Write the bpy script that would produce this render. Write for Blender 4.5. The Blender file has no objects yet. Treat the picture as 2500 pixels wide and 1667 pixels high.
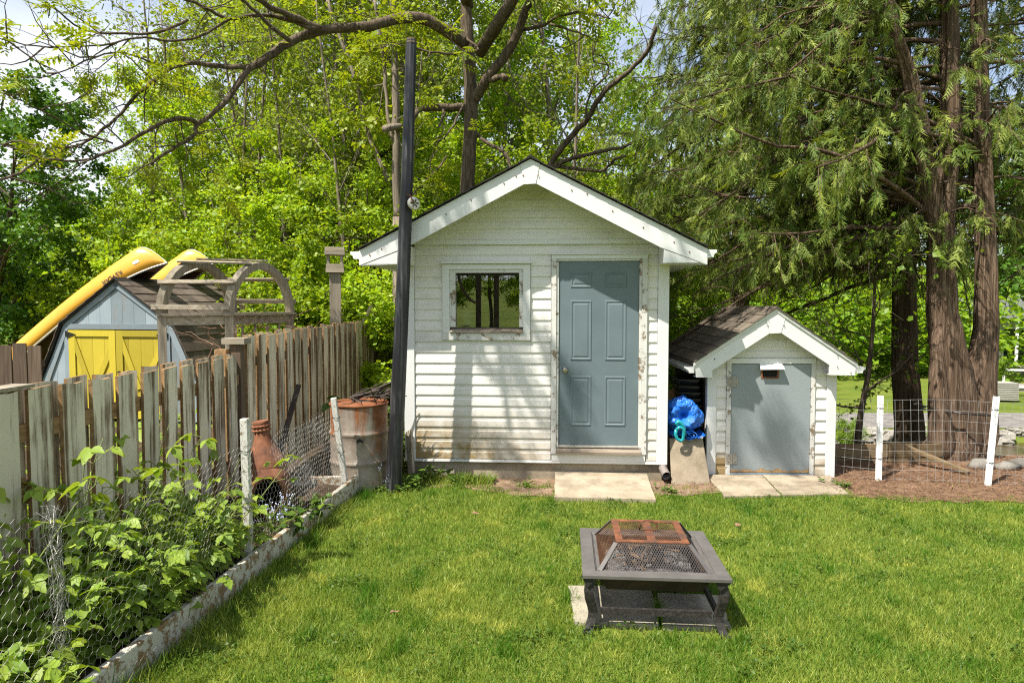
import bpy, math, random
import numpy as np
from mathutils import Vector, Matrix

# ------------------------------------------------------------------ camera, sky, sun, exposure
scene = bpy.context.scene
CAM_H = 1.85
PITCH = math.radians(2.937)
cam = bpy.data.objects.new('camera', bpy.data.cameras.new('camera'))
scene.collection.objects.link(cam)
cam.data.lens = 24.0
cam.data.sensor_width = 36.0
cam.data.clip_end = 2000.0
cam.data.clip_start = 0.05
cam.location = (0, 0, CAM_H)
cam.rotation_euler = (math.pi / 2 - PITCH, 0, 0)
scene.camera = cam

SUN_DIR = Vector((0.41, 0.355, -0.90)).normalized()      # the way the light travels
world = bpy.data.worlds.new('World')
scene.world = world
world.use_nodes = True
wn = world.node_tree
wn.nodes.clear()
w_out = wn.nodes.new('ShaderNodeOutputWorld')
w_bg = wn.nodes.new('ShaderNodeBackground')
w_sky = wn.nodes.new('ShaderNodeTexSky')
w_sky.sky_type = 'NISHITA'
w_sky.sun_disc = False
w_sky.sun_elevation = math.radians(60)
w_sky.sun_rotation = math.radians(229)
w_sky.air_density = 1.0
w_sky.dust_density = 1.2
w_sky.ozone_density = 1.0
w_tc = wn.nodes.new('ShaderNodeTexCoord')
w_map = wn.nodes.new('ShaderNodeMapping')
w_map.inputs['Scale'].default_value = (1.0, 1.0, 2.6)
w_map.inputs['Location'].default_value = (0.35, 0.2, 0.1)
w_noise = wn.nodes.new('ShaderNodeTexNoise')
w_noise.inputs['Scale'].default_value = 1.7
w_noise.inputs['Detail'].default_value = 7.0
w_noise.inputs['Roughness'].default_value = 0.55
w_ramp = wn.nodes.new('ShaderNodeValToRGB')
w_ramp.color_ramp.elements[0].position = 0.40
w_ramp.color_ramp.elements[0].color = (0.18, 0.18, 0.18, 1)
w_ramp.color_ramp.elements[1].position = 0.66
w_ramp.color_ramp.elements[1].color = (0.95, 0.95, 0.95, 1)
w_mix = wn.nodes.new('ShaderNodeMix')
w_mix.data_type = 'RGBA'
w_mix.inputs[7].default_value = (6.6, 6.9, 7.4, 1)
wn.links.new(w_tc.outputs['Generated'], w_map.inputs['Vector'])
wn.links.new(w_map.outputs['Vector'], w_noise.inputs['Vector'])
wn.links.new(w_noise.outputs['Fac'], w_ramp.inputs['Fac'])
wn.links.new(w_ramp.outputs['Color'], w_mix.inputs[0])
wn.links.new(w_sky.outputs['Color'], w_mix.inputs[6])
wn.links.new(w_mix.outputs[2], w_bg.inputs['Color'])
w_bg.inputs['Strength'].default_value = 0.095
wn.links.new(w_bg.outputs['Background'], w_out.inputs['Surface'])

sun = bpy.data.objects.new('sun', bpy.data.lights.new('sun', 'SUN'))
scene.collection.objects.link(sun)
sun.data.energy = 5.0
sun.data.angle = math.radians(0.55)
sun.data.color = (1.0, 0.945, 0.85)
sun.rotation_euler = SUN_DIR.to_track_quat('-Z', 'Y').to_euler()
sun.location = (-8, -8, 20)

scene.view_settings.view_transform = 'Standard'
scene.view_settings.look = 'None'
scene.view_settings.gamma = 1.0
scene.view_settings.exposure = 0.95
scene.cycles.use_denoising = False
scene.cycles.use_adaptive_sampling = False
scene.cycles.sample_clamp_indirect = 4.0
scene.cycles.filter_width = 1.15
scene.cycles.max_bounces = 7
scene.cycles.diffuse_bounces = 3
scene.cycles.glossy_bounces = 3
scene.cycles.transmission_bounces = 4
scene.cycles.transparent_max_bounces = 8
scene.cycles.caustics_reflective = False
scene.cycles.caustics_refractive = False

# ------------------------------------------------------------------ helpers
R = random.Random(11)
C = scene.collection
F_PX = 24 / 36 * 2500
_fw = Vector((0, math.cos(PITCH), -math.sin(PITCH)))
_up = Vector((0, math.sin(PITCH), math.cos(PITCH)))


def at(px, py, Y):
    """the point at depth Y seen at a pixel of the 2500 px photograph (survey helper)"""
    d = _fw + Vector((1, 0, 0)) * ((px - 1250) / F_PX) + _up * ((833.5 - py) / F_PX)
    return Vector((0, 0, CAM_H)) + d * (Y / d.y)


class MB:
    def __init__(self):
        self.v, self.f = [], []

    def add(self, vs, fs):
        n = len(self.v)
        self.v += [tuple(p) for p in vs]
        self.f += [tuple(i + n for i in f) for f in fs]
        return self

    def hexa(self, p):
        return self.add(p, [(3, 2, 1, 0), (4, 5, 6, 7), (0, 1, 5, 4), (1, 2, 6, 5), (2, 3, 7, 6), (3, 0, 4, 7)])

    def box(self, x0, x1, y0, y1, z0, z1):
        return self.hexa([(x0, y0, z0), (x1, y0, z0), (x1, y1, z0), (x0, y1, z0),
                          (x0, y0, z1), (x1, y0, z1), (x1, y1, z1), (x0, y1, z1)])

    def beam(self, p, q, w, h, up=(0, 0, 1)):
        p, q, up = Vector(p), Vector(q), Vector(up)
        d = (q - p).normalized()
        s = d.cross(up)
        s = s.normalized() if s.length > 1e-6 else Vector((1, 0, 0))
        u = s.cross(d).normalized()
        s, u = s * (w / 2), u * (h / 2)
        return self.hexa([p - s - u, p + s - u, q + s - u, q - s - u, p - s + u, p + s + u, q + s + u, q - s + u])

    def prism(self, poly, y0, y1):
        """polygon in x,z (counter-clockwise seen from -y) extruded along y"""
        n = len(poly)
        vs = [(x, y0, z) for x, z in poly] + [(x, y1, z) for x, z in poly]
        fs = [tuple(range(n)), tuple(range(2 * n - 1, n - 1, -1))]
        fs += [(i, i + n, (i + 1) % n + n, (i + 1) % n) for i in range(n)]
        return self.add(vs, fs)

    def tube(self, pts, rad, n=6, cap=True, squash=None):
        pts = [Vector(p) for p in pts]
        if not hasattr(rad, '__len__'):
            rad = [rad] * len(pts)
        vs, fs = [], []
        ref = None
        for i, p in enumerate(pts):
            d = (pts[min(i + 1, len(pts) - 1)] - pts[max(i - 1, 0)])
            d = d.normalized() if d.length > 1e-9 else Vector((0, 0, 1))
            if ref is None:
                ref = Vector((0, 0, 1)) if abs(d.z) < 0.9 else Vector((0, 1, 0))
            a = d.cross(ref)
            a = a.normalized() if a.length > 1e-6 else Vector((1, 0, 0))
            b = a.cross(d).normalized()
            ref = b
            for k in range(n):
                t = 2 * math.pi * k / n
                vs.append(p + a * (math.cos(t) * rad[i]) + b * (math.sin(t) * rad[i]))
        m = len(pts)
        for i in range(m - 1):
            for k in range(n):
                k2 = (k + 1) % n
                fs.append((i * n + k, i * n + k2, (i + 1) * n + k2, (i + 1) * n + k))
        if cap:
            fs.append(tuple(range(n - 1, -1, -1)))
            fs.append(tuple(range((m - 1) * n, m * n)))
        return self.add(vs, fs)

    def lathe(self, prof, n=24, c=(0, 0, 0), jitter=None):
        vs, fs = [], []
        for (r, z) in prof:
            for k in range(n):
                t = 2 * math.pi * k / n
                vs.append((c[0] + r * math.cos(t), c[1] + r * math.sin(t), c[2] + z))
        for i in range(len(prof) - 1):
            for k in range(n):
                k2 = (k + 1) % n
                fs.append((i * n + k, i * n + k2, (i + 1) * n + k2, (i + 1) * n + k))
        return self.add(vs, fs)

    def mesh(self, name, m, smooth=False):
        me = bpy.data.meshes.new(name)
        me.from_pydata(self.v, [], self.f)
        me.materials.append(m)
        if smooth:
            me.polygons.foreach_set('use_smooth', [True] * len(me.polygons))
        me.update()
        return me

    def build(self, name, m, parent=None, smooth=False, loc=None):
        return obj(name, self.mesh(name, m, smooth), parent, loc)


def obj(name, me, parent=None, loc=None, rot=None, scale=None):
    o = bpy.data.objects.new(name, me)
    C.objects.link(o)
    if parent is not None:
        o.parent = parent
    if loc is not None:
        o.location = loc
    if rot is not None:
        o.rotation_euler = rot
    if scale is not None:
        o.scale = scale
    return o


def tag(o, label=None, cat=None, group=None, kind=None):
    if label: o['label'] = label
    if cat: o['category'] = cat
    if group: o['group'] = group
    if kind: o['kind'] = kind
    return o


def thing(name, label, cat, loc=(0, 0, 0), yaw=0.0, group=None):
    o = obj(name, None, None, loc, (0, 0, math.radians(yaw)))
    o.empty_display_size = 0.1
    return tag(o, label, cat, group)


def copy_tree(o, parent=None):
    c = o.copy()
    C.objects.link(c)
    c.parent = parent
    for ch in list(o.children):
        copy_tree(ch, c)
    return c


def bevel(o, w=0.004, seg=1):
    m = o.modifiers.new('bevel', 'BEVEL')
    m.width = w
    m.segments = seg
    m.limit_method = 'ANGLE'
    m.angle_limit = math.radians(40)
    return o


def np_mesh(name, V, T, m, rnd=None, smooth=False):
    """triangles straight from numpy arrays, with a random value per vertex for colour"""
    me = bpy.data.meshes.new(name)
    V = np.ascontiguousarray(V, dtype=np.float32)
    T = np.ascontiguousarray(T, dtype=np.int32)
    me.vertices.add(len(V))
    me.vertices.foreach_set('co', V.ravel())
    me.loops.add(T.size)
    me.loops.foreach_set('vertex_index', T.ravel())
    me.polygons.add(len(T))
    me.polygons.foreach_set('loop_start', np.arange(0, T.size, 3, dtype=np.int32))
    if smooth:
        me.polygons.foreach_set('use_smooth', np.ones(len(T), dtype=bool))
    if rnd is not None:
        a = me.attributes.new('rnd', 'FLOAT', 'POINT')
        a.data.foreach_set('value', np.ascontiguousarray(rnd, dtype=np.float32))
    me.materials.append(m)
    me.update(calc_edges=True)
    return me


def nrm(a):
    return a / np.maximum(np.linalg.norm(a, axis=-1, keepdims=True), 1e-9)


def frames(d, n):
    """right, forward and normal axes from directions and rough normals"""
    y = nrm(d)
    x = nrm(np.cross(y, n))
    z = np.cross(x, y)
    return x, y, z


def scatter(tv, tf, P, d, n, size, width=None):
    """copies of a small template (side, along, normal) put at P: one vertex and triangle array"""
    tv = np.asarray(tv, float)
    tf = np.asarray(tf, int)
    x, y, z = frames(d, n)
    s = np.asarray(size).reshape(-1, 1, 1)
    w = s if width is None else np.asarray(width).reshape(-1, 1, 1)
    V = P[:, None, :] + w * tv[None, :, 0:1] * x[:, None, :] + s * tv[None, :, 1:2] * y[:, None, :] + s * tv[None, :, 2:3] * z[:, None, :]
    k = len(tv)
    T = tf[None] + (np.arange(len(P)) * k)[:, None, None]
    return V.reshape(-1, 3), T.reshape(-1, 3), k


def smooth01(a, b, x):
    t = np.clip((x - a) / (b - a), 0, 1)
    return t * t * (3 - 2 * t)


# ------------------------------------------------------------------ materials
def new_mat(name):
    m = bpy.data.materials.new(name)
    m.use_nodes = True
    nt = m.node_tree
    nt.nodes.clear()
    return m, nt


def nd(nt, typ, ins=None, **props):
    n = nt.nodes.new(typ)
    for k, v in props.items():
        setattr(n, k, v)
    for k, v in (ins or {}).items():
        s = n.inputs[k]
        if isinstance(v, bpy.types.NodeSocket):
            nt.links.new(v, s)
        else:
            if isinstance(v, (tuple, list)) and len(v) == 3 and s.type == 'RGBA':
                v = (*v, 1)
            s.default_value = v
    return n


def coords(nt, scale=(1, 1, 1), rand=True, kind='Object'):
    tc = nd(nt, 'ShaderNodeTexCoord').outputs[kind]
    if rand:
        oi = nd(nt, 'ShaderNodeObjectInfo')
        mul = nd(nt, 'ShaderNodeMath', {0: oi.outputs['Random'], 1: 53.0}, operation='MULTIPLY')
        tc = nd(nt, 'ShaderNodeVectorMath', {0: tc, 1: mul.outputs[0]}, operation='ADD').outputs[0]
    return nd(nt, 'ShaderNodeMapping', {'Vector': tc, 'Scale': scale}).outputs[0]


def noise(nt, vec, scale, detail=4, rough=0.55, dist=0.0):
    return nd(nt, 'ShaderNodeTexNoise', {'Vector': vec, 'Scale': scale, 'Detail': detail, 'Roughness': rough, 'Distortion': dist}).outputs['Fac']


def ramp(nt, fac, stops):
    n = nd(nt, 'ShaderNodeValToRGB', {'Fac': fac})
    e = n.color_ramp.elements
    while len(e) < len(stops):
        e.new(0.5)
    for el, (p, c) in zip(e, stops):
        el.position = p
        c = (c, c, c) if not hasattr(c, '__len__') else c
        el.color = (*c, 1)
    return n.outputs['Color']


def mix(nt, fac, a, b, mode='MIX'):
    n = nd(nt, 'ShaderNodeMix', data_type='RGBA', blend_type=mode)
    for s, v in ((n.inputs[0], fac), (n.inputs[6], a), (n.inputs[7], b)):
        if isinstance(v, bpy.types.NodeSocket):
            nt.links.new(v, s)
        else:
            if hasattr(v, '__len__') and len(v) == 3:
                v = (*v, 1)
            s.default_value = v
    return n.outputs[2]


def mth(nt, op, a, b=0.0, clamp=False):
    return nd(nt, 'ShaderNodeMath', {0: a, 1: b}, operation=op, use_clamp=clamp).outputs[0]


def sep(nt, vec):
    return nd(nt, 'ShaderNodeSeparateXYZ', {0: vec}).outputs


def finish(m, nt, color, rough=0.6, bump=None, bdist=0.01, bstr=0.5, metal=0.0, spec=0.5, coat=0.0):
    b = nd(nt, 'ShaderNodeBsdfPrincipled', {'Base Color': color, 'Roughness': rough, 'Metallic': metal, 'Specular IOR Level': spec, 'Coat Weight': coat})
    if bump is not None:
        bp = nd(nt, 'ShaderNodeBump', {'Height': bump, 'Strength': bstr, 'Distance': bdist})
        nt.links.new(bp.outputs[0], b.inputs['Normal'])
    o = nd(nt, 'ShaderNodeOutputMaterial', {'Surface': b.outputs[0]})
    return m


def plain(name, col, rough=0.6, metal=0.0, var=0.25, scale=8.0, spec=0.5, bump=0.0):
    """one colour with soft tonal variation and a little relief"""
    m, nt = new_mat(name)
    v = coords(nt)
    f = noise(nt, v, scale, 6, 0.6)
    lo = tuple(c * (1 - var) for c in col)
    hi = tuple(min(1, c * (1 + var)) for c in col)
    c = ramp(nt, f, [(0.3, lo), (0.7, hi)])
    return finish(m, nt, c, rough, noise(nt, v, scale * 9, 4) if bump else None, 0.004, bump, metal, spec)


def wood(name, dark, mid, light, axis='z', rough=0.8, grain=1.0, spec=0.25, paint=None, cover=0.5, paint2=None):
    """boards with grain along one axis; optional flaking paint over the wood"""
    m, nt = new_mat(name)
    sc = {'z': (28, 28, 1.6), 'x': (1.6, 28, 28), 'y': (28, 1.6, 28)}[axis]
    v = coords(nt, tuple(s * grain for s in sc))
    v1 = coords(nt)
    g = noise(nt, v, 1.0, 6, 0.65, 0.6)
    c = ramp(nt, g, [(0.28, dark), (0.5, mid), (0.72, light)])
    blotch = noise(nt, v1, 3.0, 3)
    c = mix(nt, mth(nt, 'MULTIPLY', blotch, 0.5), c, mid)
    oi = nd(nt, 'ShaderNodeObjectInfo')
    tone = nd(nt, 'ShaderNodeMapRange', {'Value': oi.outputs['Random'], 'To Min': 0.72, 'To Max': 1.18}).outputs[0]
    if paint is not None:
        g2 = noise(nt, coords(nt, tuple(s * 0.55 for s in sc)), 1.0, 8, 0.7, 0.4)
        big = noise(nt, v1, 2.2, 4)
        fac = mth(nt, 'ADD', mth(nt, 'MULTIPLY', g2, 0.75), mth(nt, 'MULTIPLY', big, 0.4))
        fac = ramp(nt, fac, [(cover - 0.05, 0.0), (cover + 0.05, 1.0)])
        pc = mix(nt, noise(nt, v1, 5.0, 5), paint, paint2 or paint)
        c = mix(nt, fac, c, pc)
    c = mix(nt, 1.0, c, tone, 'MULTIPLY')
    return finish(m, nt, c, rough, g, 0.006, 0.6, 0, spec)


def leaf_mat(name, lo, hi, trans=0.4, rough=0.45, objvar=0.25, tcol=(1.25, 1.15, 0.45), spec=0.35):
    m, nt = new_mat(name)
    r = nd(nt, 'ShaderNodeAttribute', attribute_name='rnd').outputs['Fac']
    oi = nd(nt, 'ShaderNodeObjectInfo').outputs['Random']
    c = ramp(nt, r, [(0.0, lo), (0.6, tuple((a + b) / 2 for a, b in zip(lo, hi))), (1.0, hi)])
    tone = nd(nt, 'ShaderNodeMapRange', {'Value': oi, 'To Min': 1 - objvar, 'To Max': 1 + objvar}).outputs[0]
    c = mix(nt, 1.0, c, tone, 'MULTIPLY')
    b = nd(nt, 'ShaderNodeBsdfPrincipled', {'Base Color': c, 'Roughness': rough, 'Specular IOR Level': spec})
    t = nd(nt, 'ShaderNodeBsdfTranslucent', {'Color': mix(nt, 1.0, c, tcol, 'MULTIPLY')})
    s = nd(nt, 'ShaderNodeMixShader', {0: trans, 1: b.outputs[0], 2: t.outputs[0]})
    nd(nt, 'ShaderNodeOutputMaterial', {'Surface': s.outputs[0]})
    return m


MT = {}
def mat_siding(name, base, dirt_h, grime=0.5):
    """white vinyl: grey mildew blotches, speckle and tan soil splash low on the wall"""
    m, nt = new_mat(name)
    v = coords(nt, rand=False)
    x, y, z = sep(nt, v)
    big = noise(nt, nd(nt, 'ShaderNodeMapping', {'Vector': v, 'Scale': (1.0, 1.0, 2.2)}).outputs[0], 2.6, 5, 0.6)
    fine = noise(nt, v, 70, 4, 0.7)
    mil = mth(nt, 'MULTIPLY', ramp(nt, big, [(0.5, 0.0), (0.78, 1.0)]), ramp(nt, fine, [(0.35, 0.1), (0.65, 1.0)]))
    c = mix(nt, mth(nt, 'MULTIPLY', mil, grime), base, (0.27, 0.275, 0.25))
    low = nd(nt, 'ShaderNodeMapRange', {'Value': z, 'From Min': 0.15, 'From Max': dirt_h, 'To Min': 1.0, 'To Max': 0.0}).outputs[0]
    lx = nd(nt, 'ShaderNodeMapRange', {'Value': x, 'From Min': 0.2, 'From Max': 1.7, 'To Min': 1.0, 'To Max': 0.25}).outputs[0]
    sp = mth(nt, 'MULTIPLY', mth(nt, 'MULTIPLY', low, lx), ramp(nt, noise(nt, v, 5, 7, 0.75), [(0.3, 0.2), (0.62, 1.0)]))
    c = mix(nt, mth(nt, 'MULTIPLY', sp, 1.8, True), c, (0.28, 0.195, 0.09))
    return finish(m, nt, c, 0.42, fine, 0.001, 0.15, 0, 0.4)


MT['siding'] = mat_siding('white vinyl siding', (0.70, 0.68, 0.635), 0.85, 0.75)
MT['siding_small'] = mat_siding('white vinyl siding of the low shed', (0.70, 0.68, 0.635), 0.30, 0.45)


def mat_trim():
    m, nt = new_mat('white aluminium trim')
    v = coords(nt, rand=False)
    big = noise(nt, v, 3.5, 5, 0.65)
    spk = noise(nt, v, 110, 3, 0.7)
    f = mth(nt, 'MULTIPLY', ramp(nt, big, [(0.48, 0.0), (0.75, 1.0)]), ramp(nt, spk, [(0.5, 0.0), (0.66, 1.0)]))
    c = mix(nt, mth(nt, 'MULTIPLY', f, 0.65), (0.67, 0.67, 0.655), (0.25, 0.25, 0.23))
    return finish(m, nt, c, 0.38, big, 0.006, 0.12, 0, 0.45)


MT['trim'] = mat_trim()


def mat_peel(name, paint, under, cut=0.6, sc=9):
    """old paint peeling off bare wood"""
    m, nt = new_mat(name)
    v = coords(nt)
    f = ramp(nt, noise(nt, v, sc, 9, 0.72, 0.4), [(cut - 0.03, 0.0), (cut + 0.03, 1.0)])
    p = mix(nt, noise(nt, v, 4, 4), paint, tuple(q * 0.82 for q in paint))
    w = ramp(nt, noise(nt, v, 40, 5), [(0.3, tuple(q * 0.6 for q in under)), (0.7, under)])
    return finish(m, nt, mix(nt, f, p, w), 0.6, f, 0.003, 0.5)


MT['peel'] = mat_peel('peeling white paint', (0.64, 0.63, 0.59), (0.26, 0.19, 0.12), 0.57)
MT['peel_bed'] = mat_peel('flaking white bed board paint', (0.50, 0.48, 0.40), (0.26, 0.16, 0.075), 0.53, 14)
MT['stake'] = mat_peel('flaking white stake paint', (0.60, 0.585, 0.53), (0.22, 0.17, 0.10), 0.58, 22)
MT['door_grey'] = plain('grey blue door paint', (0.125, 0.165, 0.18), 0.38, 0, 0.10, 3, 0.45)


def mat_stucco_door():
    m, nt = new_mat('grey blue weathered door')
    v = coords(nt, rand=False)
    x, y, z = sep(nt, v)
    n1 = noise(nt, nd(nt, 'ShaderNodeMapping', {'Vector': v, 'Scale': (1, 1, 1.7), 'Rotation': (0, 0.5, 0)}).outputs[0], 34, 6, 0.6)
    low = nd(nt, 'ShaderNodeMapRange', {'Value': z, 'From Min': 0.05, 'From Max': 0.17, 'To Min': 1.0, 'To Max': 0.0}).outputs[0]
    worn = ramp(nt, mth(nt, 'MULTIPLY', mth(nt, 'ADD', low, noise(nt, v, 11, 7, 0.7)), 0.5), [(0.60, 0.0), (0.62, 1.0)])
    paint = mix(nt, noise(nt, v, 2.2, 4), (0.215, 0.25, 0.258), (0.265, 0.295, 0.30))
    c = mix(nt, worn, paint, ramp(nt, noise(nt, v, 60, 4), [(0.3, (0.22, 0.12, 0.05)), (0.7, (0.5, 0.33, 0.17))]))
    return finish(m, nt, c, 0.6, mth(nt, 'SUBTRACT', n1, worn), 0.006, 0.35)


MT['door_stucco'] = mat_stucco_door()
MT['concrete'] = None


def mat_concrete(name, a, b, sc=3.0):
    m, nt = new_mat(name)
    v = coords(nt)
    c = ramp(nt, noise(nt, v, sc, 8, 0.65), [(0.3, a), (0.68, b)])
    sp = noise(nt, v, 90, 4, 0.8)
    c = mix(nt, ramp(nt, sp, [(0.30, 0.55), (0.5, 0.0)]), c, tuple(q * 0.45 for q in a))
    stain = ramp(nt, noise(nt, v, 2.2, 7, 0.75), [(0.46, 0.0), (0.66, 0.8)])
    c = mix(nt, stain, c, tuple(q * 0.5 for q in a))
    return finish(m, nt, c, 0.9, sp, 0.004, 0.5, 0, 0.2)


MT['concrete'] = mat_concrete('tan concrete', (0.26, 0.21, 0.145), (0.42, 0.355, 0.26))
MT['foundation'] = mat_concrete('stained foundation', (0.25, 0.21, 0.15), (0.44, 0.38, 0.28), 2.0)
MT['paver'] = mat_concrete('pale paving slab', (0.29, 0.26, 0.195), (0.43, 0.39, 0.30))
MT['stone'] = mat_concrete('creek stone', (0.20, 0.185, 0.155), (0.38, 0.355, 0.31), 5)
MT['root_stone'] = mat_concrete('grey root stone', (0.13, 0.12, 0.105), (0.26, 0.24, 0.21), 5)
MT['asphalt'] = mat_concrete('worn grey asphalt', (0.17, 0.155, 0.145), (0.25, 0.23, 0.21), 2)

MT['fence'] = wood('weathered pale green fence paint', (0.07, 0.045, 0.025), (0.16, 0.11, 0.065), (0.25, 0.18, 0.11), 'z',
                   paint=(0.72, 0.66, 0.52), cover=0.545, paint2=(0.55, 0.50, 0.38))
MT['fence_edge'] = wood('bare brown fence wood', (0.10, 0.055, 0.025), (0.25, 0.15, 0.07), (0.42, 0.27, 0.14), 'y')
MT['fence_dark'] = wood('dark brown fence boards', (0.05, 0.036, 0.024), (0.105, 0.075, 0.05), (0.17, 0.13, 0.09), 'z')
MT['greywood'] = wood('silver grey weathered wood', (0.14, 0.115, 0.08), (0.32, 0.275, 0.205), (0.48, 0.42, 0.33), 'z')
MT['greywood_x'] = wood('silver grey weathered lath', (0.14, 0.115, 0.08), (0.34, 0.29, 0.215), (0.50, 0.44, 0.35), 'x')
MT['timber'] = wood('brown timber planks', (0.07, 0.045, 0.022), (0.17, 0.12, 0.065), (0.30, 0.22, 0.12), 'x')
MT['sillwood'] = wood('bare grained sill wood', (0.10, 0.08, 0.06), (0.26, 0.21, 0.16), (0.42, 0.36, 0.28), 'x')
MT['barn_blue'] = wood('flaking grey blue barn paint', (0.16, 0.15, 0.13), (0.28, 0.27, 0.24), (0.42, 0.41, 0.38), 'z', paint=(0.20, 0.25, 0.28), cover=0.47, paint2=(0.29, 0.34, 0.365), rough=0.7)
MT['barn_yellow'] = wood('mustard yellow barn door paint', (0.30, 0.22, 0.04), (0.45, 0.36, 0.05), (0.55, 0.45, 0.06), 'z', paint=(0.42, 0.335, 0.03), cover=0.40, paint2=(0.49, 0.39, 0.04), rough=0.6)


def mat_pole():
    m, nt = new_mat('black stained post')
    v = coords(nt, (22, 22, 0.9))
    g = noise(nt, v, 1.0, 6, 0.65, 0.5)
    b = noise(nt, coords(nt, (1, 1, 0.35)), 6, 5, 0.6)
    c = ramp(nt, mth(nt, 'MULTIPLY', g, mth(nt, 'ADD', b, 0.5)), [(0.3, (0.004, 0.004, 0.004)), (0.5, (0.014, 0.014, 0.016)), (0.68, (0.075, 0.075, 0.078))])
    return finish(m, nt, c, 0.45, g, 0.004, 0.4, 0, 0.45)


MT['pole'] = mat_pole()


def mat_shingle(name, a, b):
    m, nt = new_mat(name)
    v = coords(nt)
    gr = noise(nt, v, 160, 3, 0.8)
    c = ramp(nt, noise(nt, v, 5, 6, 0.65), [(0.3, a), (0.7, b)])
    c = mix(nt, ramp(nt, gr, [(0.35, 0.6), (0.6, 0.0)]), c, tuple(q * 0.35 for q in a))
    oi = nd(nt, 'ShaderNodeObjectInfo').outputs['Random']
    c = mix(nt, 1.0, c, nd(nt, 'ShaderNodeMapRange', {'Value': oi, 'To Min': 0.7, 'To Max': 1.2}).outputs[0], 'MULTIPLY')
    return finish(m, nt, c, 0.9, gr, 0.003, 0.6, 0, 0.2)


MT['shingle'] = mat_shingle('brown grey shingles', (0.10, 0.078, 0.06), (0.20, 0.165, 0.13))
MT['shingle_dark'] = mat_shingle('dark shingles', (0.03, 0.028, 0.026), (0.06, 0.055, 0.05))
MT['shingle_small'] = mat_shingle('sun bleached shingles', (0.10, 0.08, 0.06), (0.21, 0.175, 0.135))


def mat_rust(name, a, b, c3, sc=6, rough=0.85, metal=0.0):
    m, nt = new_mat(name)
    v = coords(nt)
    n1 = noise(nt, v, sc, 8, 0.7, 0.3)
    c = ramp(nt, n1, [(0.3, a), (0.5, b), (0.7, c3)])
    return finish(m, nt, c, rough, noise(nt, v, sc * 12, 4), 0.002, 0.5, metal, 0.3)


MT['rust'] = mat_rust('orange rust', (0.09, 0.032, 0.014), (0.19, 0.068, 0.028), (0.29, 0.12, 0.05))
MT['rust_pit'] = mat_rust('rusting charcoal steel', (0.05, 0.04, 0.036), (0.13, 0.05, 0.024), (0.25, 0.095, 0.04), 14)


def mat_drum():
    m, nt = new_mat('rusting drum steel')
    v = coords(nt, rand=False)
    st = nd(nt, 'ShaderNodeMapping', {'Vector': v, 'Scale': (5, 5, 0.8)}).outputs[0]
    streak = noise(nt, st, 1.3, 6, 0.65, 0.6)
    x, y, z = sep(nt, v)
    base = ramp(nt, noise(nt, v, 5, 7, 0.65), [(0.3, (0.16, 0.125, 0.095)), (0.55, (0.29, 0.245, 0.20)), (0.75, (0.40, 0.36, 0.31))])
    zz = nd(nt, 'ShaderNodeMapRange', {'Value': z, 'From Min': 0.3, 'From Max': 0.85, 'To Min': -0.10, 'To Max': 0.12}).outputs[0]
    f = ramp(nt, mth(nt, 'ADD', streak, zz), [(0.52, 0.0), (0.66, 1.0)])
    c = mix(nt, f, base, ramp(nt, noise(nt, v, 14, 6), [(0.3, (0.14, 0.05, 0.02)), (0.7, (0.33, 0.13, 0.05))]))
    blot = ramp(nt, noise(nt, v, 3.1, 3, 0.5), [(0.64, 0.0), (0.68, 1.0)])
    c = mix(nt, blot, c, (0.26, 0.09, 0.03))
    return finish(m, nt, c, 0.62, noise(nt, v, 60, 4), 0.002, 0.4, 0.15, 0.4)


MT['drum'] = mat_drum()
MT['terracotta'] = mat_rust('terracotta clay', (0.085, 0.034, 0.02), (0.19, 0.074, 0.037), (0.31, 0.14, 0.075), 6)
MT['soot'] = plain('black soot', (0.012, 0.011, 0.01), 0.9, 0, 0.3)
MT['black_metal'] = mat_rust('speckled black powder coat', (0.014, 0.013, 0.012), (0.028, 0.025, 0.023), (0.075, 0.065, 0.055), 60, 0.5)
MT['pit_rim'] = plain('dusty charcoal steel rim', (0.115, 0.106, 0.098), 0.55, 0.1, 0.2, 10, 0.4)
MT['mesh_metal'] = plain('dark spark mesh', (0.05, 0.042, 0.038), 0.5, 0.4, 0.4, 12)
MT['mesh_rust'] = plain('rusty spark mesh', (0.12, 0.055, 0.026), 0.6, 0.2, 0.5, 12)
MT['bowl'] = mat_rust('burnt steel bowl', (0.025, 0.02, 0.016), (0.055, 0.04, 0.028), (0.10, 0.06, 0.03), 7)
MT['ash'] = plain('grey ash', (0.14, 0.133, 0.125), 0.95, 0, 0.85, 34)
MT['char'] = plain('charred wood', (0.04, 0.034, 0.03), 0.9, 0, 0.6, 20)
MT['stick'] = plain('burnt stick', (0.22, 0.13, 0.065), 0.85, 0, 0.5, 14)
MT['wire'] = plain('galvanised wire', (0.27, 0.26, 0.24), 0.5, 0.45, 0.3, 30)
MT['wire_dark'] = plain('dull fence wire', (0.36, 0.36, 0.35), 0.5, 0.5, 0.3, 30)
MT['plastic_white'] = plain('white plastic stake', (0.78, 0.78, 0.76), 0.45, 0, 0.06, 6)
MT['canoe'] = plain('yellow canoe hull', (0.68, 0.34, 0.035), 0.33, 0, 0.10, 1.5, 0.5)
MT['canoe_in'] = plain('brown canoe inside', (0.12, 0.06, 0.035), 0.6, 0, 0.3, 5)
MT['alu'] = plain('pale gunwale trim', (0.52, 0.49, 0.44), 0.4, 0.3, 0.15, 12)
MT['black_paint'] = plain('black lettering', (0.015, 0.012, 0.01), 0.5, 0, 0.1)
MT['white_sticker'] = plain('white sticker', (0.75, 0.73, 0.68), 0.5, 0, 0.1)
MT['iron'] = plain('black iron hardware', (0.02, 0.018, 0.016), 0.5, 0.4, 0.3, 20)
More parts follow.
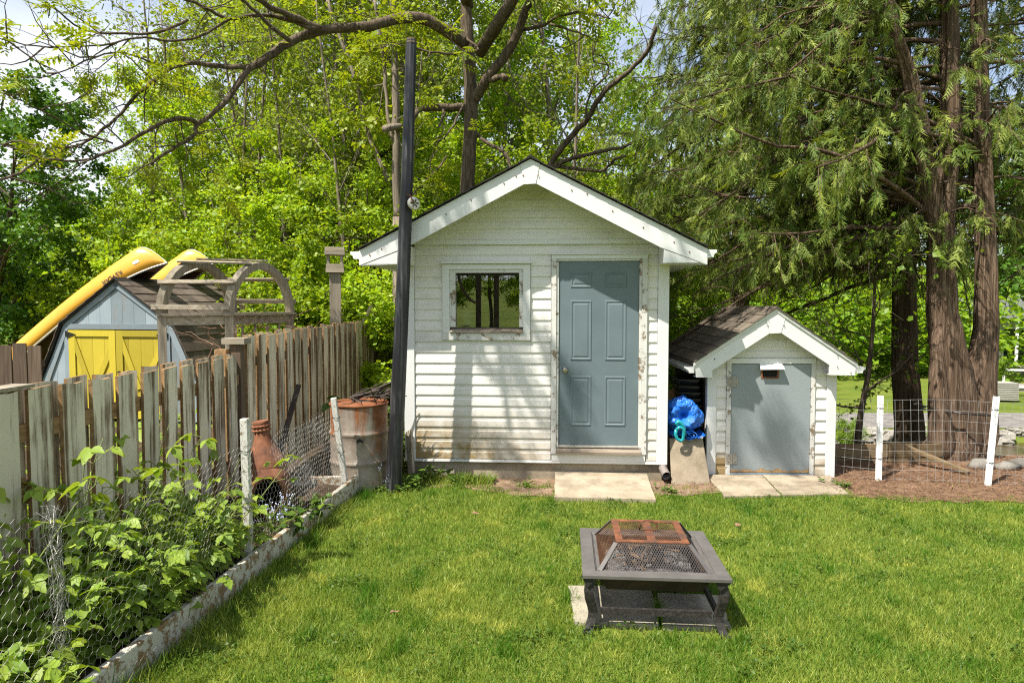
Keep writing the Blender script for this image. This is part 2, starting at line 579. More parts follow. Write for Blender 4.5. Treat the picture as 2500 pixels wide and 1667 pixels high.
MT['galv'] = mat_rust('rust spotted zinc hinge', (0.30, 0.29, 0.26), (0.36, 0.35, 0.31), (0.28, 0.14, 0.08), 12, 0.55, 0.4)
MT['brass'] = plain('satin nickel knob', (0.46, 0.42, 0.36), 0.25, 0.9, 0.1)
MT['tarp'] = plain('blue tarpaulin', (0.012, 0.13, 0.52), 0.45, 0, 0.25, 7, 0.5)
MT['teal'] = plain('teal plastic', (0.01, 0.26, 0.29), 0.3, 0, 0.08, 6)
MT['black_plastic'] = plain('black plastic', (0.014, 0.014, 0.017), 0.3, 0, 0.3, 9)
MT['cardboard'] = plain('brown cardboard', (0.28, 0.155, 0.05), 0.8, 0, 0.15, 5)
MT['grey_pipe'] = plain('dull grey drain pipe', (0.20, 0.17, 0.155), 0.5, 0, 0.2, 10)
MT['inside'] = plain('dim bare shed boards', (0.10, 0.08, 0.06), 0.9, 0, 0.3, 3)
MT['house_white'] = plain('white house boards', (0.78, 0.78, 0.76), 0.5, 0, 0.06, 3)
MT['house_roof'] = plain('grey house roof', (0.22, 0.22, 0.23), 0.8, 0, 0.2, 3)
MT['deck'] = plain('grey deck boards', (0.27, 0.24, 0.215), 0.8, 0, 0.25, 4)
MT['dark_glass'] = plain('dark window glass', (0.02, 0.025, 0.028), 0.1, 0, 0.2, 2)
MT['pulley'] = plain('cream pulley plastic', (0.62, 0.58, 0.5), 0.5, 0, 0.12, 20)
MT['twig'] = plain('dark grapevine twigs', (0.05, 0.036, 0.028), 0.8, 0, 0.5, 16)
MT['cane'] = plain('brown dry cane', (0.22, 0.12, 0.07), 0.8, 0, 0.4, 20)
MT['greencane'] = plain('green cane', (0.16, 0.2, 0.05), 0.6, 0, 0.3, 12)
MT['flower'] = plain('pale blue flower', (0.42, 0.47, 0.66), 0.6, 0, 0.2, 30)
MT['cap_red'] = plain('rusty fence post', (0.22, 0.07, 0.03), 0.85, 0, 0.5, 18)

m, nt = new_mat('window glass')
fr = nd(nt, 'ShaderNodeFresnel', {'IOR': 1.75})
gl = nd(nt, 'ShaderNodeBsdfGlossy', {'Color': (1, 1, 1, 1), 'Roughness': 0.0})
tr = nd(nt, 'ShaderNodeBsdfTransparent', {'Color': (0.72, 0.75, 0.74, 1)})
ms = nd(nt, 'ShaderNodeMixShader', {0: mth(nt, 'ADD', fr.outputs[0], 0.10), 1: tr.outputs[0], 2: gl.outputs[0]})
nd(nt, 'ShaderNodeOutputMaterial', {'Surface': ms.outputs[0]})
MT['glass'] = m

m, nt = new_mat('brown creek water')
b = nd(nt, 'ShaderNodeBsdfPrincipled', {'Base Color': (0.075, 0.05, 0.018, 1), 'Roughness': 0.06, 'Specular IOR Level': 0.5})
bp = nd(nt, 'ShaderNodeBump', {'Height': noise(nt, coords(nt, (3, 9, 1), False), 2.0, 3), 'Strength': 0.25, 'Distance': 0.05})
nt.links.new(bp.outputs[0], b.inputs['Normal'])
nd(nt, 'ShaderNodeOutputMaterial', {'Surface': b.outputs[0]})
MT['water'] = m


def mat_bark(name, a, b, c3, vs=(16, 16, 2.2), bump=0.9, dist=0.02, sc=1.0):
    m, nt = new_mat(name)
    v = coords(nt, vs, True)
    g = noise(nt, v, sc, 7, 0.6, 1.2)
    c = ramp(nt, g, [(0.32, a), (0.5, b), (0.68, c3)])
    c = mix(nt, ramp(nt, noise(nt, coords(nt), 1.3, 4), [(0.4, 0.0), (0.7, 0.55)]), c, tuple(q * 0.62 for q in b))
    return finish(m, nt, c, 0.9, g, dist, bump, 0, 0.15)


MT['bark_walnut'] = mat_bark('furrowed walnut bark', (0.035, 0.025, 0.017), (0.115, 0.086, 0.06), (0.23, 0.18, 0.13), (26, 26, 4))
MT['bark_cedar'] = mat_bark('fibrous cedar bark', (0.028, 0.016, 0.010), (0.135, 0.090, 0.060), (0.29, 0.21, 0.15), (34, 34, 1.1), 1.0, 0.035)
MT['bark_cedar_dark'] = mat_bark('dark cedar bark', (0.03, 0.02, 0.012), (0.085, 0.058, 0.036), (0.15, 0.11, 0.072), (30, 30, 1.6), 1.0, 0.02)
MT['bark_pale'] = mat_bark('pale grey bark', (0.09, 0.07, 0.052), (0.20, 0.165, 0.125), (0.32, 0.27, 0.21), (20, 20, 3), 0.6, 0.01)
MT['bark_brown'] = mat_bark('brown young bark', (0.05, 0.036, 0.026), (0.11, 0.085, 0.06), (0.18, 0.145, 0.105), (20, 20, 3), 0.6, 0.01)

MT['leaf_yellow'] = leaf_mat('yellow green maple leaves', (0.20, 0.35, 0.02), (0.40, 0.49, 0.032), 0.5)
MT['leaf_mid'] = leaf_mat('fresh green leaves', (0.14, 0.28, 0.02), (0.30, 0.42, 0.035), 0.5)
MT['leaf_ash'] = leaf_mat('grey green young leaves', (0.17, 0.26, 0.03), (0.33, 0.40, 0.055), 0.48)
MT['leaf_dark'] = leaf_mat('deep green maple leaves', (0.045, 0.12, 0.016), (0.12, 0.23, 0.025), 0.35, 0.4)
MT['leaf_walnut'] = leaf_mat('bright walnut leaves', (0.18, 0.27, 0.014), (0.36, 0.40, 0.03), 0.45, 0.42, 0.08)
MT['leaf_cedar'] = leaf_mat('cedar sprays', (0.075, 0.14, 0.02), (0.35, 0.40, 0.06), 0.35, 0.6, 0.12, (1.2, 1.1, 0.4))
MT['leaf_rasp'] = leaf_mat('raspberry leaves', (0.14, 0.25, 0.025), (0.33, 0.42, 0.055), 0.4, 0.5, 0.2)
MT['leaf_weed'] = leaf_mat('weed leaves', (0.05, 0.12, 0.015), (0.15, 0.22, 0.025), 0.35, 0.5, 0.2)
MT['catkin'] = leaf_mat('green catkins', (0.08, 0.13, 0.015), (0.16, 0.2, 0.02), 0.2)
MT['grass'] = leaf_mat('lawn grass', (0.065, 0.17, 0.010), (0.42, 0.45, 0.09), 0.4, 0.45, 0.0, (1.2, 1.15, 0.4), 0.3)
MT['needles'] = leaf_mat('brown needle litter', (0.07, 0.035, 0.018), (0.27, 0.155, 0.08), 0.05, 0.8, 0.0)


def mat_ground():
    m, nt = new_mat('lawn soil')
    v = coords(nt, rand=False)
    c = ramp(nt, noise(nt, v, 0.45, 8, 0.65), [(0.3, (0.06, 0.105, 0.012)), (0.5, (0.11, 0.16, 0.018)), (0.72, (0.17, 0.19, 0.035))])
    c = mix(nt, ramp(nt, noise(nt, v, 14, 6, 0.7), [(0.4, 0.0), (0.8, 0.6)]), c, (0.12, 0.09, 0.04))
    return finish(m, nt, c, 0.95, noise(nt, v, 40, 5), 0.02, 0.8, 0, 0.1)


MT['ground'] = mat_ground()


def mat_soil(name, a, b, c3):
    m, nt = new_mat(name)
    v = coords(nt, rand=False)
    n1 = noise(nt, v, 7, 9, 0.75)
    c = ramp(nt, n1, [(0.3, a), (0.5, b), (0.72, c3)])
    return finish(m, nt, c, 0.95, noise(nt, v, 26, 7, 0.75), 0.03, 0.9, 0, 0.1)


MT['dirt'] = mat_soil('bare reddish dirt', (0.13, 0.08, 0.05), (0.25, 0.165, 0.11), (0.38, 0.28, 0.2))
MT['mulch'] = mat_soil('needle strewn earth', (0.09, 0.05, 0.03), (0.20, 0.12, 0.075), (0.33, 0.22, 0.14))
MT['bedsoil'] = mat_soil('dark bed soil', (0.03, 0.02, 0.012), (0.07, 0.048, 0.03), (0.12, 0.085, 0.055))
# ------------------------------------------------------------------ the ground
def terrain(x, y):
    x, y = np.asarray(x, float), np.asarray(y, float)
    trough = np.interp(y, [8.35, 9.5, 14.0, 18.0, 21.2, 22.2, 28.0, 50.0, 75.0], [0, -0.7, -1.6, -2.7, -2.75, -2.2, -2.25, -2.3, -2.3])
    side = smooth01(2.6, 4.2, x)
    hill = np.where(y > 34, (y - 34) * 0.13, 0.0) * (1 - side) + side * np.where(y > 50, (y - 50) * 0.13, 0.0)
    hill = np.minimum(hill, 14)
    back = np.where(y < -14, (-14 - y) * 0.10, 0.0)
    back = np.minimum(back, 7)
    return trough * side + hill + back


def sheet(name, xs, ys, m, dz=0.0, fn=terrain, kind='structure'):
    X, Y = np.meshgrid(xs, ys)
    Z = fn(X, Y) + dz
    V = np.stack([X, Y, Z], -1).reshape(-1, 3)
    nx, ny = len(xs), len(ys)
    i = np.arange(nx * ny).reshape(ny, nx)
    q = np.stack([i[:-1, :-1], i[:-1, 1:], i[1:, 1:], i[1:, :-1]], -1).reshape(-1, 4)
    T = np.concatenate([q[:, [0, 1, 2]], q[:, [0, 2, 3]]])
    return tag(obj(name, np_mesh(name, V, T, m, smooth=True)), kind=kind)


gx = np.concatenate([[-500, -250, -120, -70, -45, -30], np.arange(-22, 24.01, 0.4), [30, 45, 70, 120, 250, 500]])
gy = np.concatenate([[-500, -250, -120, -60, -35, -22, -14, -8, -4], np.arange(0, 24.01, 0.3), [28, 31, 34, 38, 44, 52, 65, 90, 142, 250, 500]])
tag(sheet('ground', gx, gy, MT['ground']), 'green lawn and soil of the yard and the land beyond', 'ground')


def blob_sheet(name, outline, m, z, seed=0, rough=0.06):
    """a thin flat sheet with a ragged outline"""
    rr = random.Random(seed)
    pts = []
    n = len(outline)
    for i in range(n):
        a, b = Vector(outline[i]), Vector(outline[(i + 1) % n])
        k = max(1, int((b - a).length / 0.12))
        for j in range(k):
            p = a.lerp(b, j / k)
            pts.append((p.x + rr.uniform(-rough, rough), p.y + rr.uniform(-rough, rough), z))
    mb = MB()
    mb.add(pts, [tuple(range(len(pts)))])
    return mb.build(name, m)


DIRT = [(-1.2, 7.45), (-1.2, 7.02), (-0.5, 6.88), (0.1, 6.6), (0.5, 6.55), (1.5, 6.6), (1.7, 6.55), (2.15, 6.75), (2.2, 7.6), (1.0, 7.5)]
MULCH = [(3.3, 7.7), (3.25, 6.95), (3.1, 6.75), (3.5, 6.45), (4.2, 6.35), (5.5, 6.3), (8.0, 6.2), (11.0, 6.3), (11.0, 8.3), (6.5, 8.4), (3.6, 8.35)]
tag(blob_sheet('dirt_strip', DIRT, MT['dirt'], 0.006, 1), 'bare reddish dirt along the foot of the white shed', 'dirt', kind='structure')
tag(blob_sheet('leaf_mould', [(-2.75, 9.5), (-2.7, 6.5), (-1.62, 6.72), (-1.3, 6.9), (-1.16, 7.3), (-1.1, 9.5)], MT['bedsoil'], 0.005, 3), 'dark bare earth between the tall fence and the white shed', 'earth', kind='structure')
tag(blob_sheet('weedy_ground', [(-9.5, 10.4), (-9.5, 1.0), (-2.82, 1.0), (-2.78, 10.4)], MT['bedsoil'], 0.004, 6), 'dark weedy earth between the low fence and the barn', 'earth', kind='structure')
tag(blob_sheet('driveway', [(-14, -9.5), (10, -8.5), (10, -5.6), (-14, -6.6)], MT['asphalt'], 0.01, 4), 'grey asphalt drive on the other side of the yard', 'driveway', kind='structure')
tag(blob_sheet('mulch_bed', MULCH, MT['mulch'], 0.008, 2), 'brown needle strewn earth under the cedar and wire fence', 'earth', kind='structure')


def inside(poly, x, y):
    x, y = np.asarray(x), np.asarray(y)
    c = np.zeros(x.shape, bool)
    n = len(poly)
    for i in range(n):
        x1, y1 = poly[i]
        x2, y2 = poly[(i + 1) % n]
        hit = ((y1 > y) != (y2 > y)) & (x < (x2 - x1) * (y - y1) / (y2 - y1 + 1e-12) + x1)
        c ^= hit
    return c


# far path and creek
xs = np.concatenate([np.arange(4.4, 20, 0.5), np.arange(20, 45, 1.5)])
tag(sheet('path', xs, np.linspace(22.6, 26.0, 9), MT['asphalt'], 0.012), 'worn grey asphalt path beyond the creek', 'path')
mb = MB()
mb.add([(3.9, 16.5, -2.5), (40, 16.5, -2.5), (40, 21.9, -2.5), (3.9, 21.9, -2.5)], [(0, 1, 2, 3)])
tag(mb.build('water', MT['water']), 'brown shallow creek water', 'water', kind='structure')


def rock(mb, c, s, rr):
    """one irregular stone"""
    vs, n, m = [], 7, 4
    ph = [rr.uniform(0.75, 1.2) for _ in range(n * m)]
    for i in range(m):
        el = -0.9 + 2.0 * i / (m - 1)
        for k in range(n):
            t = 2 * math.pi * k / n + i * 0.3
            q = ph[i * n + k]
            vs.append((c[0] + s[0] * q * math.cos(t) * math.cos(el * 0.95), c[1] + s[1] * q * math.sin(t) * math.cos(el * 0.95), c[2] + s[2] * math.sin(el) * q))
    fs = []
    for i in range(m - 1):
        for k in range(n):
            k2 = (k + 1) % n
            fs.append((i * n + k, i * n + k2, (i + 1) * n + k2, (i + 1) * n + k))
    fs.append(tuple(range(n - 1, -1, -1)))
    fs.append(tuple(range((m - 1) * n, m * n)))
    mb.add(vs, fs)


rr = random.Random(5)
for i in range(70):
    x = 8.4 + i * 0.14 + rr.uniform(-0.1, 0.1)
    y = 21.8 + rr.uniform(-0.5, 0.5)
    s = rr.uniform(0.10, 0.30)
    mb = MB()
    rock(mb, (0, 0, 0), (s * 1.3, s, s * 0.75), rr)
    o = mb.build('creek_stone', MT['stone'], smooth=False, loc=(x, y, float(terrain(x, y)) + s * 0.3))
    o.rotation_euler.z = rr.uniform(0, 6)
    tag(o, 'pale rough stone in the row along the far creek bank', 'stone', 'stones along the creek bank')

# ------------------------------------------------------------------ lawn grass
BED_EDGE = lambda y: -1.9 + 0.1008 * (y - 3.02)
PIT_SLABS = [[(0.36, 3.87), (0.845, 3.82), (0.905, 4.37), (0.375, 4.39)], [(0.86, 3.82), (1.25, 3.79), (1.31, 4.24), (0.925, 4.285)]]
SLABS = [[(0.42, 6.42), (1.36, 6.36), (1.43, 7.2), (0.46, 7.25)], [(2.07, 6.52), (2.61, 6.55), (2.70, 7.4), (2.1, 7.4)], [(2.62, 6.55), (3.29, 6.6), (3.42, 7.4), (2.73, 7.4)]]


def vnoise(x, y, s, seed=0):
    """cheap smooth noise for patches"""
    r_ = np.random.RandomState(seed)
    out = 0
    for k in range(5):
        a, b, c_ = r_.uniform(-1, 1, 3) * s * (1 + k * 0.6)
        ph = r_.uniform(0, 6.28)
        out = out + np.sin(a * x + b * y + ph + 1.3 * np.sin(c_ * x - a * y))
    return out / 5


def grass_at(n, x0, x1, y0, y1, seed):
    r_ = np.random.RandomState(seed)
    x, y = r_.uniform(x0, x1, n), r_.uniform(y0, y1, n)
    keep = np.ones(n, bool)
    rag = 0.10 * vnoise(x, y, 9, 3) + r_.normal(0, 0.05, n)
    keep &= x > BED_EDGE(np.minimum(y, 6.9)) + 0.03
    keep &= np.abs(x) < 0.80 * y + 0.5
    d = inside(DIRT, x, y + rag) & ~((vnoise(x, y, 11, 8) > 0.28) & (y < 6.95))
    keep &= ~(d & (r_.rand(n) < 0.96))
    keep &= ~(inside(MULCH, x, y + rag * 1.6) & (r_.rand(n) < 0.985))
    for p in SLABS:
        keep &= ~inside(p, x + rag * 0.25, y + rag * 0.25)
    for p in PIT_SLABS:
        keep &= ~inside(p, x + rag * 0.2, y + rag * 0.2) & ~inside(p, x + rag * 0.2, y + 0.07 + rag * 0.4)
    keep &= ~((y > 7.15) & (x > -1.15))
    keep &= y < 7.9
    bare = vnoise(x, y, 7, 21) + 0.4 * vnoise(x, y, 19, 22)
    keep &= ~((bare > 0.62) & (r_.rand(n) < 0.45))
    return x[keep], y[keep], r_


GT = [(-0.5, 0, 0), (0.5, 0, 0), (-0.34, 0.55, 0.09), (0.34, 0.55, 0.09), (0, 1, 0.34)]
GF = [(0, 1, 3), (0, 3, 2), (2, 3, 4)]


def blades(x, y, r_, hmin, hmax, wid):
    n = len(x)
    P = np.stack([x, y, terrain(x, y)], -1)
    lean = r_.normal(0, 0.42, (n, 2))
    d = np.concatenate([lean, np.ones((n, 1))], 1)
    a = r_.uniform(0, 6.283, n)
    nn = np.stack([np.cos(a), np.sin(a), np.zeros(n)], -1)
    patch = vnoise(x, y, 3.5, 31)
    tuft = np.clip(vnoise(x, y, 8, 33) - 0.25, 0, 1)
    h = r_.uniform(hmin, hmax, n) * (1 + 0.3 * patch + 1.2 * tuft)
    V, T, k = scatter(GT, GF, P, d, nn, h, wid * r_.uniform(0.7, 1.3, n))
    dry = np.clip(vnoise(x, y, 5, 41) + 0.6 * vnoise(x, y, 15, 42) - 0.38, 0, 1)
    col = np.clip(0.40 + 0.34 * patch - 0.75 * tuft + 1.1 * dry + r_.normal(0, 0.24, n), 0, 1)
    return V, T, np.repeat(col, k)


x1, y1, r1 = grass_at(330000, -2.2, 7.2, 2.7, 7.9, 1)
x2, y2, r2 = grass_at(55000, -2.2, 3.4, 2.7, 4.6, 2)
# longer unmown fringe along the bed board, the slabs and the shed
r3 = np.random.RandomState(9)
yb = r3.uniform(2.7, 6.7, 3000)
xb = BED_EDGE(yb) + np.abs(r3.normal(0.03, 0.05, len(yb))) + 0.03
xw = r3.uniform(-1.2, -0.2, 1600)
yw = 7.12 - np.abs(r3.normal(0, 0.1, len(xw)))
xp, yp = [], []
for pol in PIT_SLABS + SLABS:
    for i in range(4):
        a, b = pol[i], pol[(i + 1) % 4]
        t = r3.rand(150)
        xp.append(a[0] + (b[0] - a[0]) * t + r3.normal(0, 0.02, 150))
        yp.append(a[1] + (b[1] - a[1]) * t + r3.normal(0, 0.02, 150))
xp, yp = np.concatenate(xp), np.concatenate(yp)
ok = yp < 6.75
xp, yp = xp[ok], yp[ok]
parts = [blades(x1, y1, r1, 0.022, 0.052, 0.0046), blades(x2, y2, r2, 0.026, 0.058, 0.0036),
         blades(xb, yb, r3, 0.05, 0.13, 0.005), blades(xw, yw, r3, 0.06, 0.14, 0.006), blades(xp, yp, r3, 0.025, 0.06, 0.005)]
off, Vs, Ts, Cs = 0, [], [], []
for V, T, c_ in parts:
    Vs.append(V); Ts.append(T + off); Cs.append(c_)
    off += len(V)
tag(obj('lawn_grass', np_mesh('lawn_grass', np.concatenate(Vs), np.concatenate(Ts), MT['grass'], np.concatenate(Cs))),
    'sunlit green lawn grass in front of the sheds', 'grass', kind='stuff')
del parts, Vs, Ts, Cs

# clover and small flat weeds in the lawn
r5 = np.random.RandomState(15)
cx_, cy_ = r5.uniform(-1.8, 6.5, 60000), r5.uniform(2.8, 6.9, 60000)
ok = (vnoise(cx_, cy_, 6, 51) + 0.7 * vnoise(cx_, cy_, 17, 52) > 0.42) & (cx_ > BED_EDGE(cy_) + 0.1) & (np.abs(cx_) < 0.8 * cy_ + 0.4) & ~inside(DIRT, cx_, cy_) & ~inside(MULCH, cx_, cy_)
for p in SLABS + PIT_SLABS:
    ok &= ~inside(p, cx_, cy_)
cx_, cy_ = cx_[ok], cy_[ok]
n_ = len(cx_)
a_ = r5.uniform(0, 6.283, n_)
V, T, k = scatter([(0, 0, 0), (0.45, 0.55, 0.1), (0, 1, 0), (-0.45, 0.55, 0.1)], [(0, 1, 2), (0, 2, 3)], np.stack([cx_, cy_, r5.uniform(0.02, 0.05, n_)], -1),
                  np.stack([np.cos(a_), np.sin(a_), r5.normal(0, 0.25, n_)], -1), np.stack([r5.normal(0, .3, n_), r5.normal(0, .3, n_), np.ones(n_)], -1), r5.uniform(0.012, 0.028, n_))
tag(obj('clover', np_mesh('clover', V, T, MT['leaf_weed'], np.repeat(r5.beta(2, 2, n_), k))), 'patches of clover and small weeds in the lawn', 'clover', kind='stuff')

# needle litter on the mulch and dirt
r4 = np.random.RandomState(4)
nx_, ny_ = r4.uniform(1.5, 10, 26000), r4.uniform(6.25, 8.3, 26000)
k_ = inside(MULCH, nx_, ny_) | (inside(DIRT, nx_, ny_) & (r4.rand(26000) < 0.4))
nx_, ny_ = nx_[k_], ny_[k_]
n_ = len(nx_)
P_ = np.stack([nx_, ny_, 0.012 + 0.03 * r4.rand(n_)], -1)
d_ = np.stack([r4.normal(size=n_), r4.normal(size=n_), r4.normal(0, 0.25, n_)], -1)
V, T, k = scatter([(-0.5, -0.5, 0), (0.5, -0.5, 0), (0.4, 0.5, 0.1), (-0.4, 0.5, 0.1)], [(0, 1, 2), (0, 2, 3)], P_, d_,
                  np.tile([0.0, 0, 1], (n_, 1)) + r4.normal(0, 0.2, (n_, 3)), r4.uniform(0.02, 0.065, n_), r4.uniform(0.002, 0.006, n_))
tag(obj('needle_litter', np_mesh('needle_litter', V, T, MT['needles'], np.repeat(r4.rand(n_), k))), 'loose brown needles and bark bits under the cedar', 'needle litter', kind='stuff')
# ------------------------------------------------------------------ the white shed
def course(mb, x0, x1, z0, z1, x0t=None, x1t=None, out=0.013, y=0.0):
    """one lap of vinyl siding: foot proud, head tucked in, with the double crease across its middle"""
    x0t = x0 if x0t is None else x0t
    x1t = x1 if x1t is None else x1t
    zm = z0 + (z1 - z0) * 0.62
    lx = lambda t: x0 + (x0t - x0) * t
    rx = lambda t: x1 + (x1t - x1) * t
    prof = [(0.0, y), (0.0, y - out), (0.08, y - out - 0.001), (0.60, y - out * 0.82), (0.66, y - out * 0.42), (1.0, y - out * 0.32), (1.0, y)]
    vs = []
    for t, yy in prof:
        z = z0 + (z1 - z0) * t
        vs += [(lx(t), yy, z), (rx(t), yy, z)]
    n = len(prof)
    fs = [(2 * i + 1, 2 * i, 2 * i + 2, 2 * i + 3) for i in range(n - 1)]
    fs += [tuple(2 * i for i in range(n)), tuple(2 * i + 1 for i in range(n - 1, -1, -1)), (0, 1, 2 * n - 1, 2 * n - 2)]
    mb.add(vs, fs)


SH = thing('garden_shed', 'white vinyl sided garden shed with grey blue panel door and one window', 'shed', (-1.131, 7.31, 0), -3.753)
W, D_, ZF = 2.75, 2.9, 0.19
SL, APX, APZ, OH = 0.512, 1.343, 3.312, 0.40           # roof slope, apex x, apex height, front overhang
roofz = lambda x: APZ - SL * abs(x - APX)
MB().box(0.03, W - 0.03, 0.02, D_ - 0.02, -0.25, ZF - 0.002).build('foundation', MT['foundation'], SH)
# hollow walls behind the cladding, open at the window
mb = MB()
mb.box(0.02, 0.53, 0.0, 0.09, ZF, 2.45)
mb.box(1.214, W - 0.02, 0.0, 0.09, ZF, 2.45)
mb.box(0.532, 1.212, 0.0, 0.09, ZF, 1.62)
mb.box(0.532, 1.212, 0.0, 0.09, 2.21, 2.45)
mb.prism([(0.02, 2.452), (W - 0.02, 2.452), (W - 0.02, roofz(W) - 0.13), (APX, APZ - 0.13), (0.02, roofz(0) - 0.13)], 0.0, 0.09)
mb.build('front_wall', MT['inside'], SH)
MB().box(0.0, 0.07, 0.092, D_, ZF, roofz(0) - 0.10).build('side_wall', MT['siding'], SH)
MB().box(W - 0.07, W, 0.092, D_, ZF, roofz(W) - 0.10).build('side_wall', MT['siding'], SH)
MB().prism([(0.07, ZF), (W - 0.07, ZF), (W - 0.07, 2.45), (APX, APZ - 0.14), (0.07, 2.45)], D_ - 0.08, D_).build('back_wall', MT['siding'], SH)
MB().box(0.07, W - 0.07, 0.09, D_ - 0.08, ZF + 0.0, ZF + 0.05).build('floor', MT['inside'], SH)
# siding courses
cz0, cp = 0.2199, 0.1142
for i in range(20):
    za, zb = cz0 + i * cp, cz0 + (i + 1) * cp
    zb = min(zb, 2.498)
    spans = []
    if zb <= 1.47:
        spans = [(0.095, 1.545)]
    elif za < 2.31:
        spans = [(0.095, 0.394), (1.331, 1.545)]
    else:
        spans = [(0.095, 1.545)]
    if za > 2.36:
        spans = [(0.095, W - 0.095)]
    else:
        spans.append((2.549, W - 0.095))
    if 1.47 < zb and za < 1.47:
        spans = [(0.095, 0.394), (1.331, 1.545), (2.549, W - 0.095)]
    for a, b in spans:
        mb = MB(); course(mb, a, b, za, zb)
        mb.build('siding_board', MT['siding'], SH)
for za, zb in ((1.3619, 1.491), (2.3305, 2.39)):
    mb = MB(); course(mb, 0.395, 1.330, za, zb); mb.build('siding_board', MT['siding'], SH)
MB().box(0.09, W - 0.09, -0.022, 0.0, 0.188, 0.214).build('starter_strip', MT['trim'], SH)
MB().box(1.555, 2.54, -0.026, -0.001, 0.216, 0.288).build('kick_board', MT['trim'], SH)
# gable courses
gz = 2.548
k = 0
while gz < APZ - 0.26:
    zb = min(gz + cp, APZ - 0.235)
    xl = lambda z: max(APX - (APZ - 0.16 - z) / SL, -0.1)
    xr = lambda z: min(APX + (APZ - 0.16 - z) / SL, W + 0.1)
    mb = MB()
    course(mb, max(xl(gz), 0.05), min(xr(gz), W - 0.05), gz, zb, max(xl(zb), 0.05), min(xr(zb), W - 0.05), 0.016, -0.006)
    mb.build('gable_board', MT['siding'], SH)
    gz += cp; k += 1
MB().prism([(APX - 0.22, APZ - 0.262), (APX + 0.22, APZ - 0.262), (APX, APZ - 0.15)], -0.010, -0.001).build('gable_peak', MT['siding'], SH)
MB().box(0.04, W - 0.04, -0.034, 0.0, 2.499, 2.546).build('gable_trim', MT['trim'], SH)
for a, b in ((-0.022, 0.092), (W - 0.092, W + 0.022)):
    bevel(MB().box(a, b, -0.026, 0.09, ZF - 0.006, 2.44).build('corner_trim', MT['trim'], SH), 0.005)

# roof planes, a little thick, with shingle courses lying on them
RX0, RX1 = -0.39, 3.075
YF, YB = -OH, D_ + 0.25
for sgn, xe in ((-1, RX0), (1, RX1)):
    mb = MB()
    ze = roofz(xe)
    pts = [(xe, ze - 0.006), (APX, APZ - 0.006), (APX, APZ - 0.05), (xe, ze - 0.05)]
    if sgn < 0:
        pts = pts[::-1]
    mb.prism(pts[::-1] if sgn > 0 else pts[::-1], YF + 0.024, YB)
    mb.build('roof_deck', MT['inside'], SH)
    nC = 14
    for i in range(nC):
        t0, t1 = i / nC, (i + 1.12) / nC
        t1 = min(t1, 1.0)
        xa, xb = xe + (APX - xe) * t0, xe + (APX - xe) * t1
        za, zb = roofz(xa), roofz(xb)
        mb = MB()
        p = [(xa, za + 0.004), (xb, zb - 0.002), (xb, zb + 0.006), (xa, za + 0.016)]
        mb.prism(p if sgn < 0 else p[::-1], YF - 0.035, YB)
        mb.build('shingle_course', MT['shingle_dark'], SH)
mb = MB()
mb.prism([(APX - 0.1, roofz(APX - 0.1) + 0.012), (APX, APZ + 0.012), (APX + 0.1, roofz(APX + 0.1) + 0.012), (APX, APZ + 0.026)], YF - 0.035, YB)
mb.build('ridge_cap', MT['shingle_dark'], SH)
# fascia: two rakes, the folded centre piece, and the boxed eave returns
fz = 0.205
cutL, cutR = APX - 0.085, APX + 0.075
top = lambda x: roofz(x) - 0.012
mb = MB(); mb.prism([(RX0, top(RX0) - 0.15), (0.10, top(0.10) - fz - 0.012), (cutL + 0.02, top(cutL) - fz + 0.006), (cutL - 0.015, top(cutL - 0.015)), (RX0, top(RX0))], YF, YF + 0.022)
mb.build('fascia_board', MT['trim'], SH)
mb = MB(); mb.prism([(cutR - 0.02, top(cutR) - fz + 0.006), (2.62, top(2.62) - fz - 0.012), (RX1, top(RX1) - 0.155), (RX1, top(RX1)), (cutR + 0.015, top(cutR + 0.015))], YF, YF + 0.022)
mb.build('fascia_board', MT['trim'], SH)
mb = MB(); mb.prism([(cutL + 0.022, top(cutL) - fz + 0.004), (cutR - 0.022, top(cutR) - fz + 0.004), (cutR + 0.017, top(cutR + 0.015) + 0.001), (APX, APZ - 0.011), (cutL - 0.017, top(cutL - 0.015) + 0.001)], YF - 0.005, YF + 0.018)
mb.build('fascia_cap', MT['trim'], SH)
zr = 2.278
mb = MB(); mb.prism([(RX0 + 0.012, zr), (-0.002, zr), (0.10, zr + 0.001), (0.10, top(0.10) - fz - 0.016), (RX0 + 0.012, top(RX0) - 0.153)], YF + 0.004, YF + 0.02)
mb.build('eave_return', MT['trim'], SH)
mb = MB(); mb.prism([(2.655, zr), (RX1 - 0.012, zr), (RX1 - 0.012, top(RX1) - 0.158), (2.655, top(2.655) - fz - 0.016)], YF + 0.004, YF + 0.02)
mb.build('eave_return', MT['trim'], SH)
MB().box(2.655, 2.672, YF + 0.021, -0.028, zr, 2.47).build('eave_return_side', MT['trim'], SH)
MB().box(0.083, 0.10, YF + 0.021, -0.028, zr, 2.47).build('eave_return_side', MT['trim'], SH)
MB().box(RX0 + 0.014, 0.082, YF + 0.021, -0.028, zr, zr + 0.012).build('eave_soffit', MT['trim'], SH)
MB().box(2.674, RX1 - 0.014, YF + 0.021, -0.028, zr, zr + 0.012).build('eave_soffit', MT['trim'], SH)
MB().box(W + 0.003, RX1 - 0.014, -0.027, YB - 0.05, zr + 0.002, zr + 0.012).build('eave_soffit', MT['trim'], SH)
MB().box(RX0 + 0.014, -0.003, -0.027, YB - 0.05, zr + 0.002, zr + 0.012).build('eave_soffit', MT['trim'], SH)
